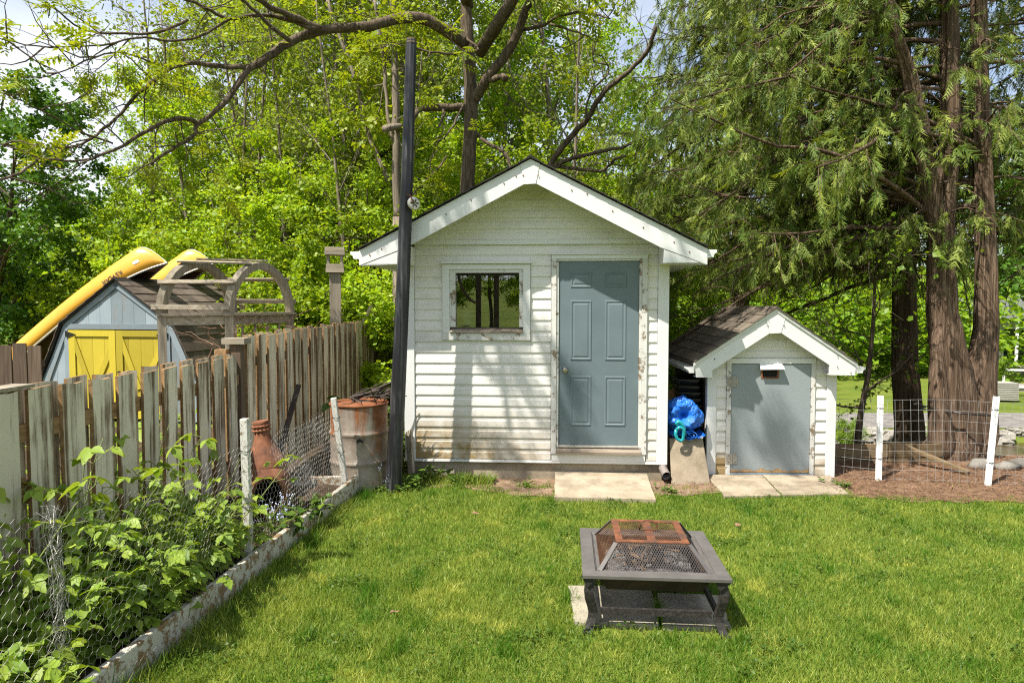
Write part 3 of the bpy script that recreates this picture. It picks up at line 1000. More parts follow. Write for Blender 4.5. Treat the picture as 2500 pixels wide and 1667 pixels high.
# soffit panels under the rakes
for s in (-1, 1):
    n = 9
    xa0, xa1 = APX, (0.10 if s < 0 else 2.655)
    for i in range(n):
        x0, x1 = xa0 + (xa1 - xa0) * (i + 0.03) / n, xa0 + (xa1 - xa0) * (i + 0.97) / n
        z0, z1 = top(x0) - fz + 0.045, top(x1) - fz + 0.045
        MB().hexa([(x0, YF + 0.023, z0), (x1, YF + 0.023, z1), (x1, -0.002, z1), (x0, -0.002, z0),
                   (x0, YF + 0.023, z0 + 0.012), (x1, YF + 0.023, z1 + 0.012), (x1, -0.002, z1 + 0.012), (x0, -0.002, z0 + 0.012)]).build('soffit_panel', MT['trim'], SH)


def gutter(parent, x, zt, y0, y1, s, w=0.09, h=0.075, m='trim'):
    """open K-shaped gutter on the side s of x"""
    prof = [(0, 0), (0, -h), (s * w * 0.62, -h), (s * w * 0.72, -h * 0.6), (s * w, -h * 0.35), (s * w, 0), (s * w * 0.93, 0), (s * w * 0.93, -h * 0.3),
            (s * w * 0.66, -h * 0.55), (s * w * 0.57, -h * 0.93), (s * 0.004, -h * 0.93), (s * 0.004, 0)]
    n = len(prof)
    vs = [(x + a, y0, zt + b) for a, b in prof] + [(x + a, y1, zt + b) for a, b in prof]
    fs = [(i, i + n, (i + 1) % n + n, (i + 1) % n) for i in range(n)]
    fs += [(0, 1, 2, 3, 4, 5)]
    return MB().add(vs, fs).build('gutter', MT[m], parent)


gutter(SH, RX1 + 0.004, roofz(RX1) - 0.02, YF + 0.01, YB, 1)
gutter(SH, RX0 - 0.004, roofz(RX0) - 0.02, YF + 0.01, YB, -1)
# screws in the trim
rr = random.Random(3)
for x, dz in ((-0.28, 0.1), (-0.16, 0.1), (0.15, 0.07), (0.5, 0.1), (0.75, 0.09), (1.08, 0.1), (1.20, 0.09), (1.27, 0.12), (1.42, 0.12), (1.75, 0.1), (1.9, 0.06), (2.15, 0.1), (2.45, 0.11), (2.75, 0.1), (2.9, 0.12)):
    z = top(x) - dz
    MB().lathe([(0.007, 0), (0.007, 0.004), (0.0, 0.005)], 8).build('screw', MT['rust'], SH, loc=(x, YF - 0.003 - (0.005 if 1.2 < x < 1.45 else 0), z)).rotation_euler = (math.pi / 2, 0, 0)

# window
WN = obj('window', None, SH)
bx = lambda *a: MB().box(*a)
wx0, wx1, wz0, wz1 = 0.397, 1.328, 1.494, 2.297
bx(wx0, wx1, -0.034, 0.0, wz1 - 0.055, wz1).build('casing', MT['trim'], WN)
bx(wx0, wx0 + 0.075, -0.034, 0.0, wz0 + 0.075, wz1 - 0.056).build('casing', MT['trim'], WN)
bx(wx1 - 0.075, wx1, -0.034, 0.0, wz0 + 0.075, wz1 - 0.056).build('casing', MT['trim'], WN)
bx(wx0, wx1, -0.036, 0.0, wz0, wz0 + 0.074).build('casing', MT['peel'], WN)
bx(wx0 - 0.012, wx1 + 0.012, -0.062, 0.0, wz1 + 0.003, wz1 + 0.03).build('drip_cap', MT['trim'], WN)
for a in ((0.474, 0.534, -0.022, 0.05, 1.632, 2.24), (1.211, 1.252, -0.022, 0.05, 1.632, 2.24), (0.535, 1.21, -0.022, 0.05, 2.204, 2.24)):
    bx(*a).build('sash', MT['peel'], WN)
MB().hexa([(0.474, -0.05, 1.570), (1.252, -0.05, 1.570), (1.252, 0.05, 1.570), (0.474, 0.05, 1.570), (0.474, -0.05, 1.588), (1.252, -0.05, 1.588), (1.252, 0.05, 1.631), (0.474, 0.05, 1.631)]).build('sill', MT['sillwood'], WN)
bx(0.53, 1.215, 0.018, 0.022, 1.628, 2.208).build('pane', MT['glass'], WN)

# door
DR = obj('door', None, SH)
dx0, dx1, dz0, dz1 = 1.628, 2.463, 0.383, 2.323
bevel(bx(dx0, dx1, -0.006, 0.0, dz0, dz1).build('door_slab', MT['door_grey'], DR), 0.002)
for ca, cb in ((1.75, 1.973), (2.11, 2.334)):
    for ra, rb in ((2.047, 2.205), (1.284, 1.914), (0.589, 1.116)):
        pn = MB()
        # sunk moulding: outer lip, valley and raised field
        rings = [(0.0, -0.0065), (0.006, -0.013), (0.016, -0.013), (0.026, -0.0068), (0.030, -0.0068), (0.045, -0.012)]
        vs = []
        for ins, yy in rings:
            vs += [(ca + ins, yy, ra + ins), (cb - ins, yy, ra + ins), (cb - ins, yy, rb - ins), (ca + ins, yy, rb - ins)]
        fs = []
        for i in range(len(rings) - 1):
            for k in range(4):
                k2 = (k + 1) % 4
                fs.append((i * 4 + k, i * 4 + k2, i * 4 + 4 + k2, i * 4 + 4 + k))
        fs.append(tuple(len(rings) * 4 - 4 + k for k in range(4)))
        pn.add(vs, fs).build('panel', MT['door_grey'], DR)
kb = MB().lathe([(0.032, 0.0), (0.032, 0.006), (0.014, 0.010), (0.013, 0.028), (0.024, 0.036), (0.028, 0.048), (0.026, 0.058), (0.018, 0.064), (0.008, 0.062), (0.0, 0.062)], 18)
o = kb.build('knob', MT['brass'], DR, True, (1.695, -0.007, 1.18)); o.rotation_euler = (math.pi / 2, 0, 0)
cx0, cx1, cz1 = 1.549, 2.546, 2.387
bx(cx0, cx1, -0.036, 0.0, 2.345, cz1).build('door_casing', MT['trim'], SH)
bx(cx0 - 0.008, cx1 + 0.008, -0.05, 0.0, cz1 + 0.002, cz1 + 0.014).build('door_drip_cap', MT['trim'], SH)
bx(cx0, cx0 + 0.052, -0.036, 0.0, 0.293, 2.344).build('door_casing', MT['peel'], SH)
bx(cx1 - 0.052, cx1, -0.036, 0.0, 0.293, 2.344).build('door_casing', MT['peel'], SH)
bx(cx0 + 0.053, dx0 - 0.002, -0.022, 0.0, 0.36, 2.343).build('door_jamb', MT['peel'], SH)
bx(dx1 + 0.002, cx1 - 0.053, -0.022, 0.0, 0.36, 2.343).build('door_jamb', MT['peel'], SH)
bx(dx0, dx1, -0.022, 0.0, dz1 + 0.002, 2.343).build('door_jamb', MT['trim'], SH)
bx(dx0, dx1, -0.03, 0.0, 0.362, 0.381).build('threshold', MT['alu'], SH)
MB().hexa([(cx0 + 0.053, -0.07, 0.296), (cx1 - 0.053, -0.07, 0.296), (cx1 - 0.053, 0, 0.296), (cx0 + 0.053, 0, 0.296), (cx0 + 0.053, -0.07, 0.322), (cx1 - 0.053, -0.07, 0.322), (cx1 - 0.053, 0, 0.36), (cx0 + 0.053, 0, 0.36)]).build('door_sill', MT['sillwood'], SH)

# what shows through the pane: a white and black machine leaning inside the shed
sc_ = Matrix.Rotation(math.radians(-3.753), 4, 'Z')
loc = Vector((-1.131, 7.31, 0)) + (sc_ @ Vector((0.66, 0.32, 1.24)))
IT = thing('power_tool', 'white and black machine leaning behind the shed window', 'machine', (*loc[:2], 0.242), -3.753)
mb = MB(); mb.tube([(0.02, 0, 1.0), (-0.02, 0.02, 1.30), (-0.05, 0.03, 1.52), (-0.07, 0.04, 1.60)], [0.05, 0.07, 0.075, 0.04], 10); mb.build('housing', MT['plastic_white'], IT, True)
mb = MB(); mb.tube([(0.06, -0.02, 0.98), (0.02, -0.02, 1.25), (-0.005, -0.01, 1.5)], [0.02, 0.02, 0.018], 8); mb.build('rail', MT['alu'], IT, True)
mb = MB(); mb.tube([(0.06, -0.03, 1.32), (0.16, -0.05, 1.34), (0.17, -0.04, 1.44)], [0.016, 0.018, 0.016], 8); mb.build('handle', MT['black_plastic'], IT, True)
mb = MB(); mb.beam((0, 0, 0), (0.02, 0, 1.02), 0.06, 0.05); mb.build('leg', MT['black_plastic'], IT)

# concrete slab at the door
def slab(poly, z0, z1, label, m='concrete', name='concrete_slab', group=None, tilt=0.0):
    mb = MB()
    q_ = []
    for i in range(4):                                  # worn, slightly crooked edges
        a, b = Vector(poly[i]), Vector(poly[(i + 1) % 4])
        for k in range(7):
            p = a.lerp(b, k / 7)
            j_ = 0.004 if k else 0.012
            q_.append((p.x + R.uniform(-j_, j_), p.y + R.uniform(-j_, j_)))
    poly = q_
    n = len(poly)
    y0 = min(p[1] for p in poly)
    vs = [(x, y, z0) for x, y in poly] + [(x, y, z1 + tilt * (y - y0)) for x, y in poly]
    fs = [tuple(range(n - 1, -1, -1)), tuple(range(n, 2 * n))] + [(i, (i + 1) % n, (i + 1) % n + n, i + n) for i in range(n)]
    o = bevel(mb.add(vs, fs).build(name, MT[m]), 0.008, 2)
    return tag(o, label, 'slab', group)


slab([(0.40, 6.40), (1.35, 6.34), (1.43, 7.13), (0.46, 7.19)], -0.05, 0.045, 'concrete slab on the dirt below the panel door', tilt=0.06)
slab([(2.055, 6.50), (2.605, 6.53), (2.70, 7.29), (2.09, 7.31)], -0.04, 0.03, 'concrete slab by the low shed, on the side of the leaning board', tilt=0.01)
slab([(2.622, 6.53), (3.29, 6.58), (3.42, 7.27), (2.718, 7.29)], -0.04, 0.03, 'concrete slab by the low shed, on the side of the wire fence', tilt=0.01)
# ------------------------------------------------------------------ the low shed
SM = thing('storage_shed', 'low white sided shed with shingle roof and plain grey door', 'shed', (2.126, 7.36, 0), -2.0)
W2, D2 = 1.345, 1.75
AX2, AZ2, S2, OH2 = 0.655, 1.828, 0.675, 0.16
rz2 = lambda x: AZ2 - S2 * abs(x - AX2)
E0, E1 = -0.19, 1.495
MB().box(0.03, W2 - 0.03, 0.03, D2 - 0.03, -0.2, 0.02).build('base', MT['timber'], SM)
mb = MB()
mb.box(0.01, 0.24, 0, 0.06, 0.02, 1.234); mb.box(1.09, W2 - 0.01, 0, 0.06, 0.02, 1.234)
mb.prism([(0.01, 1.235), (W2 - 0.01, 1.235), (W2 - 0.01, rz2(W2) - 0.09), (AX2, AZ2 - 0.09), (0.01, rz2(0) - 0.09)], 0, 0.06)
mb.build('front_wall', MT['inside'], SM)
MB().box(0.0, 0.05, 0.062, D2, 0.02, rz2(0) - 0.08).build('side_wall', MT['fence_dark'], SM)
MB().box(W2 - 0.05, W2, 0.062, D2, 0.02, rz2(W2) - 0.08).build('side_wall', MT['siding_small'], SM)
MB().prism([(0.05, 0.02), (W2 - 0.05, 0.02), (W2 - 0.05, rz2(W2) - 0.1), (AX2, AZ2 - 0.1), (0.05, rz2(0) - 0.1)], D2 - 0.05, D2).build('back_wall', MT['siding_small'], SM)
p2 = 0.1205
for i in range(11):
    za = 0.022 + i * p2
    for a, b in ((0.088, 0.190), (1.133, W2 - 0.088)):
        zb = min(za + p2, 1.30)
        if zb - za > 0.03:
            mb = MB(); course(mb, a, b, za, zb, out=0.015)
            mb.build('siding_board', MT['siding_small'], SM)
gz = 1.296
while gz < AZ2 - 0.22:
    zb = min(gz + 0.118, AZ2 - 0.2)
    hw = lambda z: (AZ2 - 0.13 - z) / S2
    mb = MB(); course(mb, max(AX2 - hw(gz), 0.02), min(AX2 + hw(gz), W2 - 0.02), gz, zb, max(AX2 - hw(zb), 0.02), min(AX2 + hw(zb), W2 - 0.02), 0.013, -0.002)
    mb.build('gable_board', MT['siding_small'], SM)
    gz += 0.118
for a, b in ((-0.016, 0.086), (W2 - 0.086, W2 + 0.016)):
    bevel(MB().box(a, b, -0.024, 0.06, -0.012, 1.27).build('corner_trim', MT['trim'], SM), 0.004)
YF2, YB2 = -OH2, D2 + 0.14
for s, xe in ((-1, E0), (1, E1)):
    ze = rz2(xe)
    p = [(xe, ze - 0.05), (AX2, AZ2 - 0.05), (AX2, AZ2 - 0.006), (xe, ze - 0.006)]
    MB().prism(p if s < 0 else p[::-1], YF2 + 0.024, YB2).build('roof_deck', MT['inside'], SM)
    n = 7
    for i in range(n):
        t0, t1 = i / n, min((i + 1.1) / n, 1)
        xa, xb = xe + (AX2 - xe) * t0, xe + (AX2 - xe) * t1
        za, zb = rz2(xa), rz2(xb)
        m_ = 9
        for j in range(m_):                                   # each shingle tab of the course
            ya = YF2 - 0.03 + (YB2 - YF2 + 0.03) * max(0, (j - (0.5 if i % 2 else 0)) / m_) + 0.002
            yb = YF2 - 0.03 + (YB2 - YF2 + 0.03) * min(1, (j + 1 - (0.5 if i % 2 else 0)) / m_) - 0.002
            if j == m_ - 1:
                yb = YB2
            lift = R.uniform(0, 0.006)
            p = [(xa, za + 0.004), (xb, zb - 0.002), (xb, zb + 0.006), (xa, za + 0.015 + lift)]
            MB().prism(p if s < 0 else p[::-1], ya, yb).build('shingle', MT['shingle_small'], SM)
mb = MB(); mb.prism([(AX2 - 0.09, rz2(AX2 - 0.09) + 0.012), (AX2, AZ2 + 0.010), (AX2 + 0.09, rz2(AX2 + 0.09) + 0.012), (AX2, AZ2 + 0.026)], YF2 - 0.03, YB2)
mb.build('ridge_cap', MT['shingle_small'], SM)
t2 = lambda x: rz2(x) - 0.004
f2 = 0.20
cl, cr = AX2 - 0.085, AX2 + 0.075
zl = 1.10
mb = MB(); mb.prism([(E0 + 0.02, zl), (0.0, zl), (0.0, t2(0.0) - f2 - 0.008), (cl + 0.02, t2(cl) - f2), (cl - 0.02, t2(cl - 0.02) - 0.03), (E0, t2(E0) - 0.03)], YF2, YF2 + 0.02)
mb.build('fascia_board', MT['trim'], SM)
mb = MB(); mb.prism([(cr - 0.02, t2(cr) - f2), (1.22, t2(1.22) - f2 - 0.008), (1.22, zl + 0.03), (E1 - 0.008, zl + 0.025), (E1, t2(E1) - 0.03), (cr + 0.02, t2(cr + 0.02) - 0.03)], YF2, YF2 + 0.02)
mb.build('fascia_board', MT['trim'], SM)
mb = MB(); mb.prism([(cl + 0.022, t2(cl) - f2 - 0.002), (cr - 0.022, t2(cr) - f2 - 0.002), (cr + 0.022, t2(cr + 0.02) - 0.029), (AX2, AZ2 - 0.034), (cl - 0.022, t2(cl - 0.02) - 0.029)], YF2 - 0.005, YF2 + 0.016)
mb.build('fascia_cap', MT['trim'], SM)
for s, xe in ((-1, E0 - 0.012), (1, E1 + 0.012)):                 # metal drip strip above the fascia
    p = [(xe, rz2(xe) - 0.034), (AX2, AZ2 - 0.034), (AX2, AZ2 - 0.002), (xe, rz2(xe) - 0.002)]
    MB().prism(p if s < 0 else p[::-1], YF2 - 0.014, YF2 - 0.001).build('drip_edge', MT['trim'], SM)
MB().box(E0 + 0.02, 0.0, YF2 + 0.021, -0.026, zl, zl + 0.01).build('soffit', MT['trim'], SM)
MB().box(1.22, E1 - 0.01, YF2 + 0.021, -0.026, zl + 0.03, zl + 0.04).build('soffit', MT['trim'], SM)
for s, x0, x1 in ((-1, AX2, 0.0), (1, AX2, 1.22)):
    z0, z1 = t2(x0) - f2 + 0.05, t2(x1) - f2 + 0.05
    MB().hexa([(x0, YF2 + 0.021, z0), (x1, YF2 + 0.021, z1), (x1, -0.002, z1), (x0, -0.002, z0), (x0, YF2 + 0.021, z0 + .01), (x1, YF2 + 0.021, z1 + .01), (x1, -0.002, z1 + .01), (x0, -0.002, z0 + .01)]).build('soffit', MT['trim'], SM)
gutter(SM, E0 - 0.004, rz2(E0) - 0.045, YF2 - 0.02, YB2, -1, 0.085, 0.065)
gutter(SM, E1 + 0.004, rz2(E1) - 0.045, YF2 - 0.02, YB2, 1, 0.085, 0.065)
for x, dz in ((0.02, 0.1), (0.57, 0.12), (0.74, 0.12), (1.3, 0.06), (1.3, 0.17), (1.44, 0.14)):
    MB().lathe([(0.006, 0), (0.006, 0.004), (0.0, 0.005)], 8).build('screw', MT['iron'], SM, loc=(x, YF2 - 0.007, t2(x) - dz)).rotation_euler = (math.pi / 2, 0, 0)
# door with its vent
bx(0.192, 1.131, -0.030, 0.0, 1.238, 1.292).build('door_frame', MT['trim'], SM)
bx(0.192, 0.238, -0.030, 0.0, 0.0, 1.237).build('door_frame', MT['peel'], SM)
bx(1.088, 1.131, -0.030, 0.0, 0.0, 1.237).build('door_frame', MT['peel'], SM)
bx(0.239, 1.087, -0.028, 0.0, 0.0, 0.048).build('door_sill', MT['barn_blue'], SM)
D2R = obj('door', None, SM)
mb = MB()
vx0, vx1, vz0, vz1 = 0.572, 0.728, 1.092, 1.172
for a in ((0.242, vx0, 0.056, 1.232), (vx1, 1.084, 0.056, 1.232), (vx0, vx1, 0.056, vz0), (vx0, vx1, vz1, 1.232)):
    mb.box(a[0], a[1], -0.021, -0.001, a[2], a[3])
mb.build('door_slab', MT['door_stucco'], D2R)
vt = obj('vent', None, D2R)
for a in ((0.555, 0.745, -0.028, -0.0215, 1.172, 1.186), (0.555, 0.745, -0.028, -0.0215, 1.078, 1.092), (0.555, 0.571, -0.028, -0.0215, 1.0925, 1.1715), (0.729, 0.745, -0.028, -0.0215, 1.0925, 1.1715)):
    bx(*a).build('vent_frame', MT['rust'], vt)
bx(0.573, 0.727, -0.008, -0.002, 1.093, 1.171).build('vent_screen', MT['soot'], vt)
MB().hexa([(0.528, -0.088, 1.176), (0.782, -0.092, 1.180), (0.772, -0.022, 1.225), (0.538, -0.022, 1.228), (0.528, -0.088, 1.186), (0.782, -0.092, 1.190), (0.772, -0.022, 1.239), (0.538, -0.022, 1.242)]).build('vent_flap', MT['plastic_white'], vt)
for zc in (1.042, 0.205):
    h = obj('hinge', None, D2R)
    bx(0.195, 0.247, -0.036, -0.031, zc - 0.055, zc + 0.055).build('hinge_leaf', MT['galv'], h)
    bx(0.252, 0.31, -0.030, -0.0225, zc - 0.055, zc + 0.055).build('hinge_leaf', MT['galv'], h)
    MB().tube([(0.2495, -0.036, zc - 0.06), (0.2495, -0.036, zc + 0.06)], 0.008, 8).build('pin', MT['galv'], h)
    for q in (-0.035, 0.035):
        for xx in (0.222, 0.29):
            MB().lathe([(0.005, 0), (0.005, 0.003), (0.0, 0.004)], 6).build('screw', MT['iron'], h, loc=(xx, -0.037 if xx < 0.25 else -0.031, zc + q)).rotation_euler = (math.pi / 2, 0, 0)

# ------------------------------------------------------------------ things stored between the two sheds
mb = MB(); mb.hexa([(1.655, 6.99, 0.0), (2.075, 7.05, 0.0), (2.08, 7.09, 0.0), (1.66, 7.03, 0.0), (1.675, 7.20, 0.445), (2.035, 7.23, 0.455), (2.04, 7.27, 0.455), (1.68, 7.24, 0.445)])
tag(bevel(mb.build('concrete_board', MT['concrete']), 0.006), 'tan board leaning upright below the blue tarpaulin', 'board')
tr = thing('tray_stack', 'stack of black plastic trays standing against the low shed', 'tray stack', (2.01, 7.5, 0), -4)
for i in range(9):
    z = 0.40 + i * 0.072
    dx = -0.006 * i
    tq = MB()
    tq.hexa([(-0.10 + dx, 0.03, z), (0.09 + dx, 0.03, z), (0.09 + dx, 0.5, z), (-0.10 + dx, 0.5, z), (-0.115 + dx, -0.005, z + 0.058), (0.10 + dx, -0.005, z + 0.058), (0.10 + dx, 0.5, z + 0.058), (-0.115 + dx, 0.5, z + 0.058)])
    tq.box(-0.122 + dx, 0.104 + dx, -0.014, 0.5, z + 0.0585, z + 0.069)
    tq.build('tray', MT['black_plastic'], tr)
MB().box(-0.10, 0.09, 0.04, 0.5, 0.0, 0.395).build('tray', MT['black_plastic'], tr)
cb = MB(); cb.hexa([(1.60, 7.62, 0.0), (1.98, 7.72, 0.0), (1.98, 7.76, 0), (1.60, 7.66, 0), (1.62, 7.72, 0.78), (1.86, 7.78, 0.92), (1.86, 7.80, 0.92), (1.62, 7.74, 0.78)])
tag(cb.build('cardboard_sheet', MT['cardboard']), 'brown cardboard sheet standing behind the blue tarpaulin', 'cardboard')
# folded tarpaulin: a crumpled roll, a flap and a spiral roll with an eyelet
TP = thing('tarpaulin', 'crumpled bright blue tarpaulin stuffed between the sheds', 'tarpaulin', (1.84, 7.25, 0.0), -4)
rr = random.Random(8)


def crumple(mb, c, r, n=22, m=12, amp=0.14, seed=1, hole=None):
    q = np.random.RandomState(seed)
    vs, fs = [], []
    a = q.uniform(-1, 1, (8, 3)) * 8.5
    ph = q.uniform(0, 6.28, 8)
    for i in range(m + 1):
        el = -math.pi / 2 + math.pi * i / m
        for k in range(n):
            t = 2 * math.pi * k / n
            d = Vector((math.cos(t) * math.cos(el), math.sin(t) * math.cos(el), math.sin(el)))
            w = sum(abs(math.sin(a[j][0] * d.x + a[j][1] * d.y + a[j][2] * d.z + ph[j])) for j in range(8)) / 8 - 0.6
            s = 1 + amp * 3.0 * w + q.uniform(-0.03, 0.03)
            if hole is not None:
                hd = Vector(hole).normalized()
                f = max(0, d.dot(hd) - 0.84) / 0.16
                s *= 1 - 0.75 * f
            vs.append((c[0] + r[0] * d.x * s, c[1] + r[1] * d.y * s, c[2] + r[2] * d.z * s))
    for i in range(m):
        for k in range(n):
            k2 = (k + 1) % n
            fs.append((i * n + k, i * n + k2, (i + 1) * n + k2, (i + 1) * n + k))
    mb.add(vs, fs)


mb = MB(); crumple(mb, (-0.02, 0.06, 0.68), (0.185, 0.20, 0.185), 60, 38, 0.20, 3, (0.1, -1, 0.15)); mb.build('bundle', MT['tarp'], TP)
mb = MB(); crumple(mb, (0.13, 0.04, 0.66), (0.08, 0.09, 0.10), 20, 12, 0.2, 7); mb.build('fold', MT['tarp'], TP)
mb = MB(); crumple(mb, (-0.10, 0.10, 0.50), (0.09, 0.14, 0.06), 20, 10, 0.2, 9); mb.build('fold', MT['tarp'], TP)
# spiral roll of sheet
sp = []
for i in range(46):
    t = i / 45
    a = t * 5.0 * math.pi
    r0 = 0.012 + 0.052 * t
    sp.append((0.04 + r0 * 1.45 * math.cos(a), 0.485 + r0 * 0.8 * math.sin(a)))
sp += [(0.13, 0.462), (0.18, 0.475), (0.205, 0.500)]
vs = [(x, -0.10 + 0.012 * math.sin(i), z) for i, (x, z) in enumerate(sp)] + [(x, 0.2, z + 0.01) for x, z in sp]
n = len(sp)
rl = MB().add(vs, [(i, i + 1, i + 1 + n, i + n) for i in range(n - 1)]).build('roll', MT['tarp'], TP)
sm_ = rl.modifiers.new('solid', 'SOLIDIFY'); sm_.thickness = 0.005
MB().lathe([(0.007, 0), (0.014, 0.0), (0.014, 0.004), (0.007, 0.004), (0.007, 0)], 14).build('eyelet', MT['alu'], TP, loc=(0.165, -0.116, 0.476)).rotation_euler = (math.pi / 2, 0, 0)
JG = thing('plastic_handle', 'teal plastic hook shaped handle in front of the blue tarpaulin', 'handle', (1.76, 7.10, 0.0), 0)
mb = MB(); mb.tube([(0.055, 0.02, 0.50), (0.04, 0, 0.58), (0.01, 0, 0.63), (-0.015, 0, 0.645), (-0.035, 0.0, 0.63), (-0.03, 0, 0.60)], [0.02, 0.022, 0.024, 0.026, 0.022, 0.014], 10); mb.build('neck', MT['teal'], JG, True)
mb = MB(); mb.tube([(-0.045, -0.02, 0.565), (-0.05, -0.02, 0.52), (-0.035, -0.02, 0.47), (0.005, -0.02, 0.445), (0.03, -0.02, 0.46), (0.035, -0.02, 0.52), (0.03, -0.02, 0.575), (-0.005, -0.02, 0.59), (-0.045, -0.02, 0.565)], 0.018, 10); mb.build('grip', MT['teal'], JG, True)
dp = MB(); dp.tube([(1.60, 6.99, 0.10), (1.59, 7.1, 0.14), (1.58, 7.4, 0.26)], 0.045, 10, False)
tag(dp.build('drain_pipe', MT['grey_pipe'], None, True), 'short grey drain pipe end beside the shed foundation', 'pipe')
bp_ = MB(); bp_.hexa([(1.615, 7.10, 0.0), (1.64, 7.10, 0.0), (1.645, 7.3, 0), (1.62, 7.3, 0), (1.622, 7.2, 1.0), (1.635, 7.2, 1.0), (1.638, 7.36, 1.0), (1.625, 7.36, 1.0)])
tag(bp_.build('wood_plank', MT['fence_dark']), 'thin dark plank standing against the side of the white shed', 'plank')
# ------------------------------------------------------------------ blue barn shaped shed beyond the fence
BN = thing('barn_shed', 'grey blue gambrel roofed shed with mustard yellow double doors', 'shed', (-6.292, 10.9, 0), -10)
BD = 2.65
AZ, KX, KZ, BX, BZ = 2.27, 0.97, 1.60, 1.62, 0.30
prof = [(-BX, BZ), (-KX, KZ), (0, AZ), (KX, KZ), (BX, BZ)]
# front boards, each cut to the gambrel outline
def gz_(x):
    ax = abs(x)
    return AZ - (AZ - KZ) * ax / KX if ax < KX else KZ - (KZ - BZ) * (ax - KX) / (BX - KX)


bw = 0.205
xs_ = np.arange(-1.55, 1.56, bw)
for xa in xs_:
    xb = min(xa + bw - 0.004, 1.56)
    inner = -0.90 < xa and xb < 0.86
    z0 = 1.50 if inner else 0.03
    za, zb = gz_(xa) - 0.03, gz_(xb) - 0.03
    if min(za, zb) - z0 < 0.02:
        continue
    pts = [(xa, z0), (xb, z0), (xb, zb)]
    if xa < 0 < xb:
        pts.append((0, AZ - 0.03))
    elif xa < -KX < xb:
        pts.append((-KX, KZ - 0.03))
    elif xa < KX < xb:
        pts.append((KX, KZ - 0.03))
    pts.append((xa, za))
    MB().prism(pts, 0.0, 0.02).build('wall_board', MT['barn_blue'], BN)
MB().prism([(-BX, 0.0), (BX, 0.0)] + [(x, z - 0.035) for x, z in prof[::-1]], BD - 0.05, BD).build('back_wall', MT['barn_blue'], BN)
for s in (-1, 1):
    MB().box(min(s * 1.53, s * 1.57), max(s * 1.53, s * 1.57), 0.02, BD - 0.05, 0.0, 0.42).build('side_wall', MT['barn_blue'], BN)


def band(mb, p, q, w, y0, y1, side=-1):
    """flat board from p to q in the front plane, w wide towards the inside"""
    p, q = Vector((p[0], p[1])), Vector((q[0], q[1]))
    d = (q - p).normalized()
    nn = Vector((d.y, -d.x)) * side * w
    poly = [p, q, q + nn, p + nn]
    area = sum(poly[i].x * poly[(i + 1) % 4].y - poly[(i + 1) % 4].x * poly[i].y for i in range(4))
    if area < 0:
        poly = poly[::-1]
    mb.prism([(a.x, a.y) for a in poly], y0, y1)


for s in (-1, 1):
    mb = MB(); band(mb, (s * KX, KZ - 0.005), (s * 0.002, AZ - 0.005), 0.10, -0.024, -0.001, 1 if s < 0 else -1); mb.build('rake_board', MT['barn_blue'], BN)
    mb = MB(); band(mb, (s * BX, BZ - 0.2), (s * (KX + 0.004), KZ - 0.03), 0.10, -0.024, -0.001, 1 if s < 0 else -1); mb.build('rake_board', MT['barn_blue'], BN)
MB().box(-0.90, 0.86, -0.028, -0.001, 1.485, 1.57).build('belt_board', MT['barn_blue'], BN)
for x0, x1 in ((-0.975, -0.893), (0.852, 0.93)):
    MB().box(x0, x1, -0.02, -0.001, 0.03, 1.48).build('door_post', MT['barn_blue'], BN)
# double doors: planks, rails and a V of braces
for x0, x1, hs in ((-0.888, -0.035, -1), (-0.022, 0.846, 1)):
    dr = obj('barn_door', None, BN)
    n = 4
    for i in range(n):
        a = x0 + (x1 - x0) * i / n
        MB().box(a + 0.002, x0 + (x1 - x0) * (i + 1) / n - 0.002, -0.012, 0.006, 0.06, 1.47).build('plank', MT['barn_yellow'], dr)
    MB().box(x0, x0 + 0.115, -0.032, -0.013, 0.06, 1.47).build('stile', MT['barn_yellow'], dr)
    MB().box(x1 - 0.115, x1, -0.032, -0.013, 0.06, 1.47).build('stile', MT['barn_yellow'], dr)
    MB().box(x0 + 0.116, x1 - 0.116, -0.032, -0.013, 1.37, 1.47).build('rail', MT['barn_yellow'], dr)
    MB().box(x0 + 0.116, x1 - 0.116, -0.032, -0.013, 0.06, 0.17).build('rail', MT['barn_yellow'], dr)
    xm = (x0 + x1) / 2
    mb = MB(); band(mb, (x0 + 0.12, 1.36), (xm, 0.55), 0.09, -0.030, -0.013, 1); mb.build('brace', MT['barn_yellow'], dr)
    mb = MB(); band(mb, (x1 - 0.12, 1.20), (xm + 0.02, 0.62), 0.09, -0.0305, -0.013, -1); mb.build('brace', MT['barn_yellow'], dr)
    xh = x0 if hs < 0 else x1
    MB().prism([(xh - 0.05, 1.36), (xh + 0.0, 1.35), (xh + 0.14 * -hs, 1.40), (xh + 0.0, 1.44), (xh - 0.05, 1.46)] if hs < 0 else [(xh + 0.05, 1.36), (xh + 0.05, 1.46), (xh, 1.44), (xh - 0.14, 1.40), (xh, 1.35)], -0.042, -0.033).build('strap_hinge', MT['iron'], dr)
    if hs > 0:
        MB().tube([(x0 + 0.055, -0.033, 0.80), (x0 + 0.055, -0.06, 0.80)], 0.022, 10).build('latch', MT['iron'], dr)
